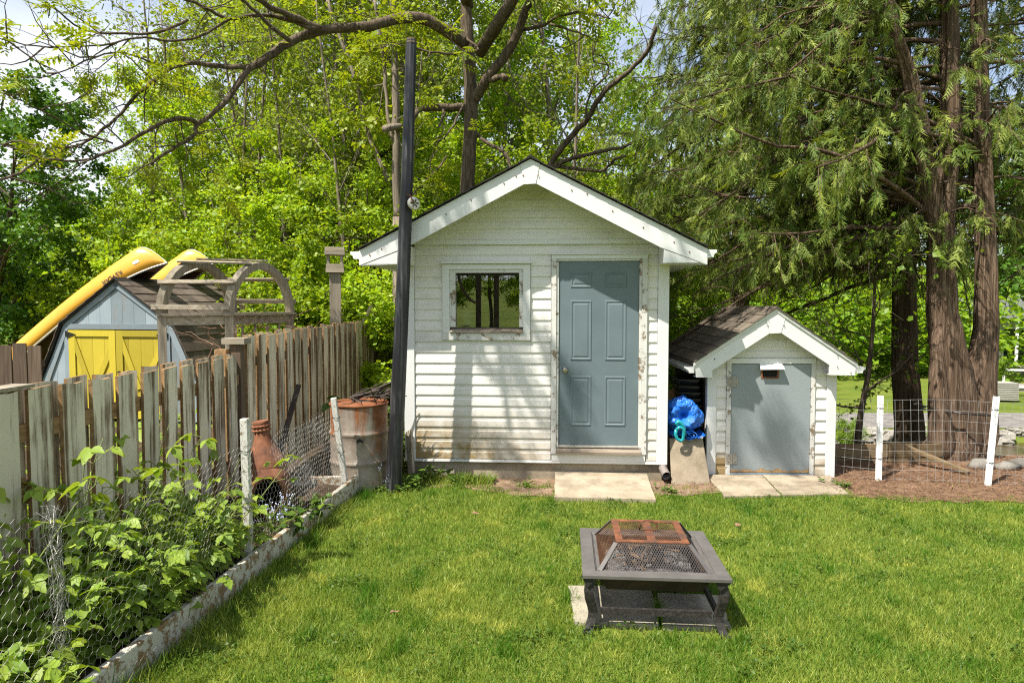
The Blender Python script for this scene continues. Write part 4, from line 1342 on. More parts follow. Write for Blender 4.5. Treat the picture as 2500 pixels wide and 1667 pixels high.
# roof: decks and separate shingles
shm = {}
for s in (-1, 1):
    for pa, pb, nC, nS in (((KX + 0.06, KZ - 0.045), (0.0, AZ + 0.01), 6, 9), ((BX + 0.06, BZ - 0.12), (KX + 0.015, KZ + 0.01), 6, 9)):
        a, b = Vector((s * pa[0], 0, pa[1])), Vector((s * pb[0], 0, pb[1]))
        nrm_ = Vector((-(b - a).z, 0, (b - a).x)).normalized()
        if nrm_.z < 0:
            nrm_ = -nrm_
        mb = MB()
        lo = -0.02 * nrm_
        mb.hexa([a + lo + Vector((0, -0.06, 0)), b + lo + Vector((0, -0.06, 0)), b + lo + Vector((0, BD + 0.08, 0)), a + lo + Vector((0, BD + 0.08, 0)),
                 a + Vector((0, -0.06, 0)), b + Vector((0, -0.06, 0)), b + Vector((0, BD + 0.08, 0)), a + Vector((0, BD + 0.08, 0))])
        mb.build('roof_deck', MT['shingle_dark'], BN)
        L = (b - a).length
        rise = L / nC
        sw = (BD + 0.16) / nS
        key = round(rise, 3)
        if key not in shm:                      # one shingle, shared by all of this pitch
            q = MB()
            q.hexa([(0, 0, 0.010), (rise * 1.08, 0, 0.002), (rise * 1.08, sw - 0.006, 0.002), (0, sw - 0.006, 0.010),
                    (0, 0, 0.022), (rise * 1.08, 0, 0.010), (rise * 1.08, sw - 0.006, 0.010), (0, sw - 0.006, 0.022)])
            shm[key] = q.mesh('shingle', MT['shingle'])
        ang = math.atan2((b - a).z, (b - a).x)
        for i in range(nC):
            for j in range(nS + (i % 2)):
                y = -0.075 + (j - 0.5 * (i % 2)) * sw
                if y < -0.08: y = -0.078
                p = a.lerp(b, i / nC)
                o = obj('shingle', shm[key], BN, (p.x, y if s > 0 else y + sw, p.z))
                if s > 0:
                    o.rotation_euler = (0, -ang, 0)
                    # local x runs up the slope towards the ridge
                    o.rotation_euler = Matrix(((b - a).normalized(), Vector((0, 1, 0)), (b - a).normalized().cross(Vector((0, 1, 0))))).transposed().to_euler()
                    e = (b - a).normalized(); nz = e.cross(Vector((0, 1, 0)))
                    if nz.z < 0:                # mirror so that the shingle lies on top
                        o.rotation_euler = Matrix((e, Vector((0, -1, 0)), e.cross(Vector((0, -1, 0))))).transposed().to_euler()
                        o.location.y = y + sw
                else:
                    e = (b - a).normalized(); yv = Vector((0, 1, 0)); nz = e.cross(yv)
                    if nz.z < 0:
                        yv = -yv; nz = e.cross(yv)
                        o.location.y = y + sw
                    else:
                        o.location.y = y
                    o.rotation_euler = Matrix((e, yv, nz)).transposed().to_euler()
                o.location += nrm_ * R.uniform(0, 0.004)
MB().prism([(-0.09, AZ - 0.035), (0, AZ + 0.03), (0.09, AZ - 0.035), (0, AZ + 0.045)], -0.08, BD + 0.08).build('ridge_cap', MT['shingle_dark'], BN)

# ------------------------------------------------------------------ canoes lying keel up on the far slope
def canoe(y, tip_x, tip_z, label, letters):
    # frame of the barn: axis runs up the slope, keel away from the roof
    ang = math.radians(36)
    root = thing('canoe', label, 'canoe', (0, 0, 0), 0, 'canoes on the barn roof')
    Lc, Bw, Dp = 4.7, 0.43, 0.36
    ax = Vector((math.cos(ang), 0, math.sin(ang)))
    up = Vector((-math.sin(ang), 0, math.cos(ang)))
    rot = Matrix.Rotation(math.radians(-10), 4, 'Z')
    base = Vector((-6.292, 10.9, 0))
    m3 = rot.to_3x3() @ Matrix((ax, Vector((0, 1, 0)), -up)).transposed()   # local x axis, y beam, z towards the gunwales
    mw = m3.to_4x4()
    # true right-handed frame: x along, y = up cross x
    yv = up.cross(ax)
    m3 = rot.to_3x3() @ Matrix((ax, yv, up)).transposed()
    root.matrix_world = Matrix.Translation(base + rot @ Vector((tip_x, y, tip_z))) @ m3.to_4x4()
    NS, NR = 40, 15

    def half(t):          # t 0..1 from the low end to the tip
        q = min(t, 1 - t) * 2
        return Bw * (1 - (1 - q) ** 2.6) ** 0.9

    def sheer(t):         # gunwale curls towards the ground side at the ends (keel up)
        q = abs(t - 0.5) * 2
        return -0.17 * q ** 4

    def keel(t):
        q = abs(t - 0.5) * 2
        return Dp - 0.02 * q ** 2 - (0.0 if q < 0.86 else 0.55 * ((q - 0.86) / 0.14) ** 2.6 * 0.98)
    vs, fs = [], []
    for i in range(NS + 1):
        t = 0.5 - 0.5 * math.cos(math.pi * i / NS)
        x = -Lc + Lc * t
        b, s0, k0 = max(half(t), 0.006), sheer(t), keel(t)
        k0 = max(k0, s0 + 0.002)
        for j in range(NR):
            a = math.pi * j / (NR - 1)
            c_, s_ = math.cos(a), math.sin(a)
            yy = b * math.copysign(abs(c_) ** 0.72, c_)
            zz = s0 + (k0 - s0) * (abs(s_) ** 0.62)
            vs.append((x, yy, zz))
    for i in range(NS):
        for j in range(NR - 1):
            a = i * NR + j
            fs.append((a, a + 1, a + NR + 1, a + NR))
    h = MB().add(vs, fs).build('hull', MT['canoe'], root, True)
    so = h.modifiers.new('solid', 'SOLIDIFY'); so.thickness = 0.008
    so.offset = 1
    vi = [(x, yy * 0.975, zz - 0.012) for x, yy, zz in vs]
    MB().add(vi, [tuple(reversed(f)) for f in fs]).build('lining', MT['canoe_in'], root, True)
    for e in (0, NR - 1):
        pts = [Vector(vs[i * NR + e]) for i in range(NS + 1)]
        MB().tube(pts, 0.016, 6).build('gunwale', MT['alu'], root, True)
    # deck plate at the tip and one thwart
    tp = [Vector(vs[i * NR]) for i in range(NS - 7, NS + 1)]
    tq = [Vector(vs[i * NR + NR - 1]) for i in range(NS - 7, NS + 1)]
    k = len(tp)
    MB().add([p + Vector((0, 0, -0.004)) for p in tp] + [p + Vector((0, 0, -0.004)) for p in tq], [(i, i + 1, k + i + 1, k + i) for i in range(k - 1)]).build('deck_plate', MT['canoe_in'], root)
    MB().beam((-1.3, -0.40, 0.01), (-1.3, 0.40, 0.01), 0.05, 0.02).build('thwart', MT['sillwood'], root)
    # stem line at the tip
    pts = []
    for i in range(NS - 8, NS + 1):
        t = 0.5 - 0.5 * math.cos(math.pi * i / NS)
        pts.append((-Lc + Lc * t + 0.006, 0, max(keel(t), sheer(t)) + 0.004))
    MB().tube(pts, 0.007, 6).build('stem_band', MT['alu'], root, True)
    if letters:
        # lettering and sticker on the near flank, following the hull
        def on_hull(x, f):
            t = 1 + x / Lc
            b, s0, k0 = half(t), sheer(t), keel(t)
            a = math.pi * f
            return Vector((x, b * math.copysign(abs(math.cos(a)) ** 0.72, math.cos(a)), s0 + (k0 - s0) * abs(math.sin(a)) ** 0.62))
        cu = bpy.data.curves.new('lettering', 'FONT')
        cu.body = 'KEVLAR'
        cu.size = 0.105
        cu.align_x = 'CENTER'
        cu.extrude = 0.002
        side = NEAR
        p0, px, pf = on_hull(-0.78, side), on_hull(-0.70, side), on_hull(-0.78, side + (0.05 if side < 0.5 else -0.05))
        ex = (px - p0).normalized()
        ez = (pf - p0).normalized()
        to = bpy.data.objects.new('tmp_text', cu)
        C.objects.link(to)
        bpy.context.view_layer.update()
        me = bpy.data.meshes.new_from_object(to.evaluated_get(bpy.context.evaluated_depsgraph_get()))
        C.objects.unlink(to); bpy.data.objects.remove(to)
        me.materials.clear(); me.materials.append(MT['black_paint'])
        # letters stand upside down on the upturned hull: baseline along the hull, tops towards the gunwale
        X_ = -ex
        Y_ = -ez
        N_ = X_.cross(Y_).normalized()
        out = Vector((0, p0.y, 0)).normalized()
        if N_.dot(out) < 0:
            X_ = -X_
            N_ = X_.cross(Y_).normalized()
        Y_ = N_.cross(X_).normalized()
        o = obj('lettering', me, root)
        o.matrix_local = Matrix.Translation(p0 + N_ * 0.014) @ Matrix((X_, Y_, N_)).transposed().to_4x4()
        q0 = on_hull(-0.36, side)
        qx, qf = on_hull(-0.30, side), on_hull(-0.36, side + (0.05 if side < 0.5 else -0.05))
        e1, e2 = (qx - q0).normalized(), (qf - q0).normalized()
        n2 = e1.cross(e2).normalized()
        if n2.dot(out) < 0: n2 = -n2
        q0 = q0 + n2 * 0.013
        MB().add([q0 - e1 * 0.05 - e2 * 0.02, q0 + e1 * 0.05 - e2 * 0.02, q0 + e1 * 0.05 + e2 * 0.03, q0 - e1 * 0.05 + e2 * 0.03], [(0, 1, 2, 3)]).build('sticker', MT['white_sticker'], root)
    return root


NEAR = 0.92
canoe(0.5, 0.436, 2.70, 'yellow upturned canoe with black lettering and long hull down the barn roof', True)
canoe(1.8, 0.416, 2.77, 'yellow upturned canoe, its tip alone showing over the ridge behind the arbor', False)

# ------------------------------------------------------------------ arbor
AR = thing('wooden_arbor', 'weathered grey wooden arbor with two round arches', 'arbor', (0, 0, 0))
A0 = Vector((-4.41, 8.6, 0)); e2 = Vector((0.70, 0.35, 0)); e1 = Vector((0.45, 1.08, 0))
rad = e1.length / 2
h0 = 1.74
for base in (A0, A0 + e2):
    mid = base + e1 / 2
    ed = e1.normalized()
    ew = e2.normalized()
    NA = 18
    vs, fs = [], []
    for i in range(NA + 1):
        a = math.pi - math.pi * i / NA
        for rr_, wv in ((rad - 0.04, -0.04), (rad - 0.04, 0.04), (rad + 0.045, 0.04), (rad + 0.045, -0.04)):
            p = mid + ed * (rr_ * math.cos(a)) + Vector((0, 0, h0 + rr_ * 1.14 * math.sin(a))) + ew * wv
            vs.append(p)
    for i in range(NA):
        for k in range(4):
            k2 = (k + 1) % 4
            fs.append((i * 4 + k, i * 4 + k2, i * 4 + 4 + k2, i * 4 + 4 + k))
    fs += [(3, 2, 1, 0), tuple(NA * 4 + k for k in range(4))]
    MB().add(vs, fs).build('arch', MT['greywood'], AR)
    for q in (base, base + e1):
        MB().beam(q + Vector((0, 0, -0.02)), q + Vector((0, 0, h0 - 0.01)), 0.10, 0.10, e2).build('post', MT['greywood'], AR)
for a in (172, 146, 112, 84, 40, 14):
    a = math.radians(a)
    p = A0 + e1 / 2 + e1.normalized() * ((rad + 0.07) * math.cos(a)) + Vector((0, 0, h0 + (rad + 0.07) * 1.14 * math.sin(a)))
    tilt = Vector((0, 0, R.uniform(-0.02, 0.02)))
    MB().beam(p - e2 * 0.09, p + e2 * 1.07 + tilt, 0.06, 0.022, Vector((math.cos(a) * e1.x, math.cos(a) * e1.y, math.sin(a)))).build('slat', MT['greywood_x'], AR)
for q, ee in ((A0, e2), (A0 + e2, e1), (A0 + e1, e2)):
    MB().beam(q - ee * 0.08 + Vector((0, 0, h0 + 0.005)), q + ee * 1.05 + Vector((0, 0, h0 + 0.01)), 0.14, 0.035).build('rail', MT['greywood_x'], AR)
    MB().beam(q - ee * 0.03 + Vector((0, 0, h0 - 0.075)), q + ee * 1.02 + Vector((0, 0, h0 - 0.07)), 0.04, 0.11).build('rail', MT['greywood_x'], AR)
for i in range(4):
    t = 0.2 + 0.2 * i
    q = A0 + e2 + e1 * t
    MB().beam(q + Vector((0, 0, 0.9)), q + Vector((0, 0, h0 - 0.14)), 0.03, 0.03, e2).build('baluster', MT['greywood'], AR)
# dry vine twigs on the arbor
vn = MB()
for i in range(46):
    p = Vector((-3.55 + R.uniform(-0.6, 0.6), 9.2 + R.uniform(-0.2, 0.5), 1.1 + R.uniform(0, 0.55)))
    pts = [p]
    d = Vector((R.uniform(-1, 1), R.uniform(-0.3, 0.3), R.uniform(-0.3, 0.9))).normalized()
    for k in range(5):
        d = (d + Vector((R.uniform(-.5, .5), R.uniform(-.4, .4), R.uniform(-.5, .4)))).normalized()
        pts.append(pts[-1] + d * R.uniform(0.08, 0.2))
    vn.tube(pts, [0.006 - 0.0009 * k for k in range(6)], 4)
vn.tube([(-3.7, 9.1, 0), (-3.66, 9.12, 0.7), (-3.6, 9.2, 1.5)], [0.02, 0.016, 0.008], 5)
tag(vn.build('dry_vine', MT['cane']), 'tangle of dry vine twigs on the wooden arbor', 'vine')

# ------------------------------------------------------------------ lantern post
LP = thing('lantern_post', 'weathered wooden post topped by a small open wooden lantern house', 'post', (-2.735, 10.6, 0), 12)
MB().box(-0.085, 0.085, -0.085, 0.085, -0.02, 2.37).build('post', MT['greywood'], LP)
for z0, z1, w in ((2.372, 2.43, 0.135), (2.433, 2.50, 0.13)):
    MB().box(-w, w, -w, w, z0, z1).build('board', MT['greywood_x'], LP)
for sx in (-1, 1):
    for sy in (-1, 1):
        MB().box(sx * 0.10 - 0.018, sx * 0.10 + 0.018, sy * 0.10 - 0.018, sy * 0.10 + 0.018, 2.502, 2.635).build('upright', MT['greywood'], LP)
for z0, z1, w in ((2.637, 2.70, 0.15), (2.703, 2.755, 0.145)):
    MB().box(-w, w, -w, w, z0, z1).build('cap_board', MT['greywood_x'], LP)
MB().tube([(-0.09, -0.09, 2.1), (-0.14, -0.1, 2.05), (-0.15, -0.1, 1.98), (-0.11, -0.1, 1.94)], 0.007, 5).build('hook', MT['iron'], LP)
# ------------------------------------------------------------------ board fence on the left
FX = lambda y: -2.6 + 0.027 * (y - 3.6)
PICK = []
for i in range(7):                                       # worn picket variants shared by all boards (unit height)
    mb = MB()
    t, w = 0.011, 0.0925
    j = lambda s: R.uniform(-s, s)
    tops = [1 + j(0.006) for _ in range(3)]
    vs = []
    for x in (-t, t):
        vs += [(x, -w + j(.004), 0), (x, w + j(.004), 0), (x, w + j(.003), 0.5), (x, w + j(.004), tops[0]), (x, 0.02 + j(.02), tops[1]), (x, -w + j(.004), tops[2]), (x, -w + j(.003), 0.5)]
    n = 7
    fs = [tuple(range(n - 1, -1, -1)), tuple(range(n, 2 * n))] + [(k, (k + 1) % n, (k + 1) % n + n, k + n) for k in range(n)]
    PICK.append(mb.add(vs, fs))
PICK_ME = [p.mesh('picket', MT['fence']) for p in PICK]
PICK_ME2 = [p.mesh('picket', MT['fence']) for p in PICK]
for me in PICK_ME + PICK_ME2:                            # the sawn edges show bare brown wood
    me.materials.append(MT['fence_edge'])
    for p in me.polygons:
        if abs(p.normal.x) < 0.7:
            p.material_index = 1


def fence_run(label, y0, n, z0, h, hv=0.012, pitch=0.265, back=True, rails=(0.42, 1.18), grow=0.0):
    fe = thing('board_fence', label, 'fence', (FX(y0), y0, 0), -1.55)
    for i in range(n):
        hh = (h + grow * i + R.uniform(-hv, hv)) - z0
        o = obj('picket', R.choice(PICK_ME), fe, (0.035 + R.uniform(-.003, .003), i * pitch + 0.0925, z0), (R.uniform(-.008, .008), R.uniform(-.008, .008), 0), (1, R.uniform(0.96, 1.03), hh))
        if back and i < n:
            hb = h + grow * i + 0.012 + R.uniform(-.01, .015) - z0
            obj('picket', R.choice(PICK_ME2), fe, (-0.035, i * pitch + 0.225, z0), (R.uniform(-.008, .008), 0, 0), (1, 0.98, hb))
    Ln = n * pitch
    for z in rails:
        MB().box(-0.023, 0.023, -0.02, Ln, z - 0.045, z + 0.045).build('rail', MT['fence_edge'], fe)
    return fe


f1 = fence_run('low weathered pale board fence along the raspberry bed, with a gap between boards', 2.53, 14, 0.16, 1.405)
MB().box(-0.07, 0.05, -0.05, 1.1, 1.42, 1.438).build('cap_plank', MT['greywood_x'], f1)
mb = MB(); mb.beam((0.0, 0.6, 1.15), (0.0, 2.1, 0.25), 0.10, 0.035, (1, 0, 0)); mb.build('brace', MT['fence_edge'], f1)
for y in (0.3, 3.64):
    MB().box(-0.17, -0.062, y, y + 0.1, 0, 1.46).build('post', MT['fence_edge'], f1)
f2 = fence_run('tall weathered pale board fence running behind the rusty drum', 6.37, 20, 0.12, 1.565, grow=0.003, rails=(0.4, 1.32))
for y in (-0.13, 2.6, 5.2):
    MB().box(-0.06, 0.04 if y < 0 else -0.045 - 0.01, y, y + 0.10, 0, 1.50 if y < 0 else 1.44).build('post', MT['fence_dark'] if y < 0 else MT['fence_edge'], f2)
MB().box(-0.12, 0.09, -0.16, 0.0, 1.505, 1.56).build('post_cap', MT['greywood_x'], f2)
f3 = fence_run('short tallest stretch of board fence ending behind the black post', 11.75, 6, 0.1, 1.72, rails=(0.4, 1.45))
MB().box(-0.05, 0.06, -0.12, -0.01, 0, 1.70).build('post', MT['fence_dark'], f3)
# dark brown fence by the barn
f4 = thing('brown_fence', 'dark brown close boarded fence next to the blue barn', 'fence', (-7.9, 8.9, 0), 3)
for i in range(9):
    w = R.uniform(0.165, 0.185)
    MB().box(i * 0.19, i * 0.19 + w, -0.01, 0.01, 0.0, 1.35 + R.uniform(-.02, .02)).build('board', MT['fence_dark'], f4)
for z in (0.35, 1.1):
    MB().box(0, 1.7, 0.011, 0.05, z - .04, z + .04).build('rail', MT['fence_dark'], f4)
mb = MB(); mb.beam((-2.42, 7.0, 0.30), (-2.37, 7.55, 0.98), 0.05, 0.03); tag(mb.build('old_stick', MT['twig']), 'dark old stick leaning against the tall board fence', 'stick')
mb = MB(); mb.beam((-2.55, 10.7, 1.2), (-2.25, 10.95, 1.86), 0.06, 0.03); tag(mb.build('loose_board', MT['greywood_x']), 'loose board sticking up behind the tall fence near the lantern post', 'board')

# ------------------------------------------------------------------ planting bed edge
be0, be1 = Vector((BED_EDGE(2.2), 2.2, 0)), Vector((BED_EDGE(6.72), 6.72, 0))
bed = thing('bed_edging', 'flaking white timber edging of the raspberry bed', 'edging', (0, 0, 0))
d = (be1 - be0).normalized()
half_ = be0.lerp(be1, 0.56)
for a, b in ((be0, half_ - d * 0.003), (half_ + d * 0.003, be1)):
    o = bevel(MB().beam(a + Vector((0, 0, 0.08)), b + Vector((0, 0, 0.083)), 0.045, 0.21).build('edge_board', MT['peel_bed'], bed), 0.004)
bevel(MB().beam(be1 + Vector((-0.026, -0.03, 0.08)), be1 + Vector((-0.78, -0.08, 0.08)), 0.04, 0.19).build('edge_board', MT['peel_bed'], bed), 0.004)
ys_ = np.linspace(2.0, 6.66, 24)
us_ = np.linspace(0, 1, 9)
Yg, Ug = np.meshgrid(ys_, us_, indexing='ij')
Xg = (FX(Yg) - 0.3) * (1 - Ug) + (BED_EDGE(Yg) - 0.025) * Ug
Zg = 0.115 + 0.03 * vnoise(Xg, Yg, 6, 4) - 0.02 * Ug
Vg = np.stack([Xg, Yg, Zg], -1).reshape(-1, 3)
ig = np.arange(Vg.shape[0]).reshape(Yg.shape)
qg = np.stack([ig[:-1, :-1], ig[:-1, 1:], ig[1:, 1:], ig[1:, :-1]], -1).reshape(-1, 4)
tag(obj('bed_soil', np_mesh('bed_soil', Vg, np.concatenate([qg[:, [0, 2, 1]], qg[:, [0, 3, 2]]]), MT['bedsoil'], smooth=True)), 'dark soil of the raspberry bed', 'soil', kind='structure')

# ------------------------------------------------------------------ wire netting with its stakes
NF = thing('chicken_wire_fence', 'sagging hexagonal chicken wire on flaking white stakes along the bed', 'wire fence', (0, 0, 0))
for p, q, w in (((-1.80, 4.6, 0.0), (-1.815, 4.6, 1.09), 0.05), ((-1.60, 6.52, 0.03), (-1.70, 6.47, 0.98), 0.05)):
    bevel(MB().beam(p, q, w, w, (0, 1, 0)).build('stake', MT['stake'], NF), 0.003)
    for f in (0.45, 0.8):
        c = Vector(p).lerp(Vector(q), f)
        MB().tube([c + Vector((0.03 * math.cos(a) * 1.2, 0.03 * math.sin(a) * 1.2, 0.004 * math.sin(2 * a))) for a in np.linspace(0, 6.283, 11)], 0.0025, 4).build('tie_wire', MT['iron'], NF)


def net(y0, y1, zlo, zhi, xoff, seed, cell=0.05, amp=0.02, squeeze=None, r=0.0009, name='netting'):  # noqa
    """hexagonal netting between two points of the bed line as one part"""
    q = np.random.RandomState(seed)
    a = q.uniform(-1, 1, (6, 2)) * 9
    ph = q.uniform(0, 6.28, 6)

    def pos(s, t):
        y = y0 + s
        f = (t - 0) / 1.0
        lo, hi = zlo(y), zhi(y)
        z = lo + (hi - lo) * f
        n1 = sum(math.sin(a[k][0] * s + a[k][1] * f * 0.8 + ph[k]) for k in range(6)) / 6
        n2 = sum(math.cos(a[k][1] * s + a[k][0] * f * 0.8 + ph[k]) for k in range(6)) / 6
        yy = y + amp * 1.2 * n2
        return Vector((BED_EDGE(y) - 0.035 + xoff(y) * f + amp * 2.2 * n1, yy, z + amp * 0.6 * n2))
    mb = MB()
    L = y1 - y0
    ncol = int(L / cell)
    nrow = int((zhi((y0 + y1) / 2) - zlo((y0 + y1) / 2)) / (cell * 0.78))
    def seg(p, q_):
        d = (q_ - p)
        s = d.cross(Vector((0.3, 0.8, 0.5))).normalized() * r
        u = d.cross(s).normalized() * r
        mb.add([p + s, p - s * 0.5 + u * 0.87, p - s * 0.5 - u * 0.87, q_ + s, q_ - s * 0.5 + u * 0.87, q_ - s * 0.5 - u * 0.87], [(0, 1, 4, 3), (1, 2, 5, 4), (2, 0, 3, 5)])
    for i in range(ncol):
        for j in range(nrow):
            sh = 0.5 if j % 2 else 0.0
            P = lambda u, v: pos((i + sh + u) * cell, min(1, max(0, (j + v) / nrow)))
            p1, p2, p3, p4 = P(0.5, -0.17), P(0, 0.17), P(0, 0.83), P(1, 0.17)
            seg(p2, p3)
            seg(p1, p2)
            seg(p1, p4)
    o = mb.build(name, MT['wire'], NF)
    return o


zt1 = lambda y: np.interp(y, [2.3, 2.7, 3.0, 3.3, 3.9, 4.35, 4.6], [1.05, 1.05, 0.98, 0.97, 0.94, 0.98, 1.0])
zt2 = lambda y: np.interp(y, [4.6, 5.0, 5.25, 5.5, 5.7, 6.0, 6.5], [1.0, 0.84, 0.76, 0.84, 0.87, 0.84, 0.88])
net(2.2, 4.6, lambda y: 0.10, zt1, lambda y: 0.02, 1)
net(4.6, 6.5, lambda y: 0.16, zt2, lambda y: -0.10, 2, amp=0.03)
net(5.25, 6.45, lambda y: 0.22, lambda y: zt2(y) - 0.02, lambda y: -0.2, 3, amp=0.05, cell=0.045)
net(5.4, 6.4, lambda y: 0.3, lambda y: zt2(y) - 0.03, lambda y: -0.28, 5, amp=0.055, cell=0.045)
net(2.95, 4.2, lambda y: -0.0, lambda y: 0.17, lambda y: 0.04, 6, amp=0.012).location = (0.075, 0, 0)
# bunched vertical fold
mb = MB()
q = np.random.RandomState(4)
for k in range(20):
    pts = []
    y_, x_ = 2.86 + q.normal(0, 0.02), BED_EDGE(2.86) - 0.05 + q.normal(0, 0.015)
    for i in range(26):
        z = 1.0 - 0.9 * i / 25
        pts.append((x_ + q.normal(0, 0.014), y_ + 0.10 * math.sin(z * 3.0) * 0.4 + q.normal(0, 0.018), z + q.normal(0, 0.012)))
    mb.tube(pts, 0.0011, 3, False)
mb.build('bunched_wire', MT['wire'], NF)
# ------------------------------------------------------------------ black post with pulley
p0, p1 = Vector((-1.195, 6.76, -0.05)), at(1004, 100, 6.8)
PO = thing('black_post', 'tall black eight sided wooden post in front of the white shed corner', 'post', (p0.x, p0.y, 0))
mb = MB()
NSEG = 10
pts, rd = [], []
for i in range(NSEG + 1):
    t = i / NSEG
    p = p0.lerp(p1, t) - Vector((p0.x, p0.y, 0))
    pts.append(p + Vector((0.015 * math.sin(t * 3.1), 0, 0)))
    rd.append(0.081 - 0.029 * t)
mb.tube(pts, rd, 8)
mb.build('shaft', MT['pole'], PO)
MB().tube([pts[-1] - Vector((0, 0, 0.03)), pts[-1] + Vector((0, 0, 0.02))], [0.056, 0.045], 8).build('post_top', MT['bark_brown'], PO)
pc = at(1010, 497, 6.70)
PU = thing('clothesline_pulley', 'cream clothesline pulley wheel hanging on the black post', 'pulley', tuple(pc))
o = MB().lathe([(0.018, -0.012), (0.062, -0.014), (0.064, -0.006), (0.056, 0.0), (0.064, 0.006), (0.062, 0.014), (0.018, 0.012), (0.018, -0.012)], 26).build('wheel', MT['pulley'], PU, True)
o.rotation_euler = (math.radians(80), 0, math.radians(38))
for a in range(6):
    t = a * math.pi / 3
    s = MB().tube([(0.016 * math.cos(t), 0.016 * math.sin(t), 0.017), (0.045 * math.cos(t), 0.045 * math.sin(t), 0.017)], 0.006, 5).build('spoke', MT['iron'], PU)
    s.rotation_euler = o.rotation_euler
MB().tube([(0.0, -0.02, 0.0), (-0.02, -0.025, 0.05), (-0.04, 0.0, 0.085), (-0.075, 0.03, 0.09)], 0.006, 6).build('hook', MT['rust'], PU)

# ------------------------------------------------------------------ rusty drum and the brush on it
DM = thing('oil_drum', 'rust streaked grey steel drum standing beside the black post', 'drum', (-1.565, 6.94, 0), 0)
Hd, rd_ = 0.87, 0.288
pr = [(0.0, 0.0), (rd_, 0.0), (rd_ + 0.006, 0.008), (rd_, 0.02)]
for zc in (0.29, 0.58):
    pr += [(rd_, zc - 0.03), (rd_ + 0.005, zc - 0.016), (rd_ + 0.013, zc), (rd_ + 0.005, zc + 0.016), (rd_, zc + 0.03)]
pr += [(rd_, Hd - 0.02)]
pr3 = []
for (ra, za), (rb, zb) in zip(pr, pr[1:]):
    m_ = max(1, int(abs(zb - za) / 0.03))
    pr3 += [(ra + (rb - ra) * k / m_, za + (zb - za) * k / m_) for k in range(m_)]
pr = pr3 + [pr[-1]]
mb = MB(); mb.lathe(pr, 56)
pr2 = pr
dents = [(4.6, 0.72, 0.010), (5.3, 0.42, 0.012), (4.2, 0.15, 0.012)]
vs = []
for x, y, z in mb.v:
    a = math.atan2(y, x) % 6.283
    s = 1.0
    for da, dz, am in dents:
        s -= am * math.exp(-(((a - da) / 0.4) ** 2 + ((z - dz) / 0.12) ** 2)) * 2.2
    vs.append((x * s, y * s, z))
mb.v = vs
mb.build('barrel', MT['drum'], DM, True)
MB().lathe([(rd_, Hd - 0.021), (rd_ + 0.010, Hd - 0.012), (rd_ + 0.012, Hd), (rd_ + 0.004, Hd + 0.008), (rd_ - 0.010, Hd), (rd_ - 0.012, Hd - 0.016)], 40).build('rim', MT['rust'], DM, True)
MB().lathe([(rd_ - 0.012, Hd - 0.017), (rd_ - 0.06, Hd - 0.014), (rd_ - 0.10, Hd + 0.004), (0.08, Hd + 0.012), (0.0, Hd + 0.012)], 40).build('lid', MT['rust'], DM, True)
for k in range(9):
    MB().tube([(0.10 + R.uniform(-.06, .06), -0.284, 0.53 + R.uniform(-.03, .03)), (0.10 + R.uniform(-.06, .06), -0.287, 0.53 + R.uniform(-.03, .03))], 0.004, 5).build('hole', MT['soot'], DM)
BR = thing('brush_pile', 'small tangled pile of dark vine branches lying on the drum lid', 'branches', (-1.46, 6.98, Hd))
for k in range(26):
    p = Vector((R.uniform(-0.2, 0.1), R.uniform(-0.08, 0.08), 0.02 + R.uniform(0, 0.05)))
    d = Vector((R.uniform(0.4, 1), R.uniform(-0.5, 0.5), R.uniform(-0.05, 0.55))).normalized()
    pts = [p]
    for i in range(5):
        d = (d + Vector((R.uniform(-.5, .5), R.uniform(-.5, .5), R.uniform(-.35, .3)))).normalized()
        q = pts[-1] + d * 0.06
        q.z = max(q.z, 0.014)
        pts.append(q)
    r0 = R.uniform(0.005, 0.013)
    MB().tube(pts, [r0 * (1 - 0.12 * i) for i in range(6)], 5).build('branch', MT['twig'], BR)
MB().tube([(-0.14, 0, 0.03), (0.02, 0.02, 0.11), (0.10, 0.0, 0.15), (0.22, 0.0, 0.20), (0.24, 0.02, 0.17)], [0.016, 0.015, 0.014, 0.012, 0.01], 6).build('branch', MT['twig'], BR)
MB().tube([(-0.20, -0.06, 0.05), (-0.05, -0.02, 0.085), (0.08, 0.0, 0.12), (0.16, 0.01, 0.19)], [0.014, 0.015, 0.013, 0.01], 6).build('branch', MT['twig'], BR)
mb = MB(); mb.hexa([(-1.10, 7.16, 0), (-1.04, 7.10, 0), (-1.02, 7.13, 0), (-1.08, 7.19, 0), (-1.14, 7.26, 0.5), (-1.08, 7.2, 0.55), (-1.06, 7.22, 0.55), (-1.12, 7.28, 0.5)])
tag(mb.build('scrap_board', MT['greywood']), 'grey scrap board leaning on the shed corner behind the black post', 'board')

# ------------------------------------------------------------------ chiminea
CH = thing('chiminea', 'terracotta clay chiminea with wide round mouth and ruffled neck', 'chiminea', (-2.08, 5.72, 0.12), 22)
CH.scale = (0.95, 0.95, 0.92)
nn = 44
prof = [(0.10, 0.0), (0.135, 0.02), (0.16, 0.07), (0.19, 0.14), (0.205, 0.21), (0.207, 0.28), (0.195, 0.35), (0.172, 0.40), (0.158, 0.42)]
fine = []
for i in range(len(prof) - 1):
    for k in range(3):
        t = k / 3
        fine.append((prof[i][0] * (1 - t) + prof[i + 1][0] * t, prof[i][1] * (1 - t) + prof[i + 1][1] * t))
fine.append(prof[-1])
mb = MB(); mb.lathe(fine, nn)
mo_c, mo_w, mo_h = 0.19, 0.135, 0.165


def in_mouth(p, g=1.0):
    return p[1] < 0 and (p[0] / (mo_w * g)) ** 2 + ((p[2] - mo_c) / (mo_h * g)) ** 2 < 1


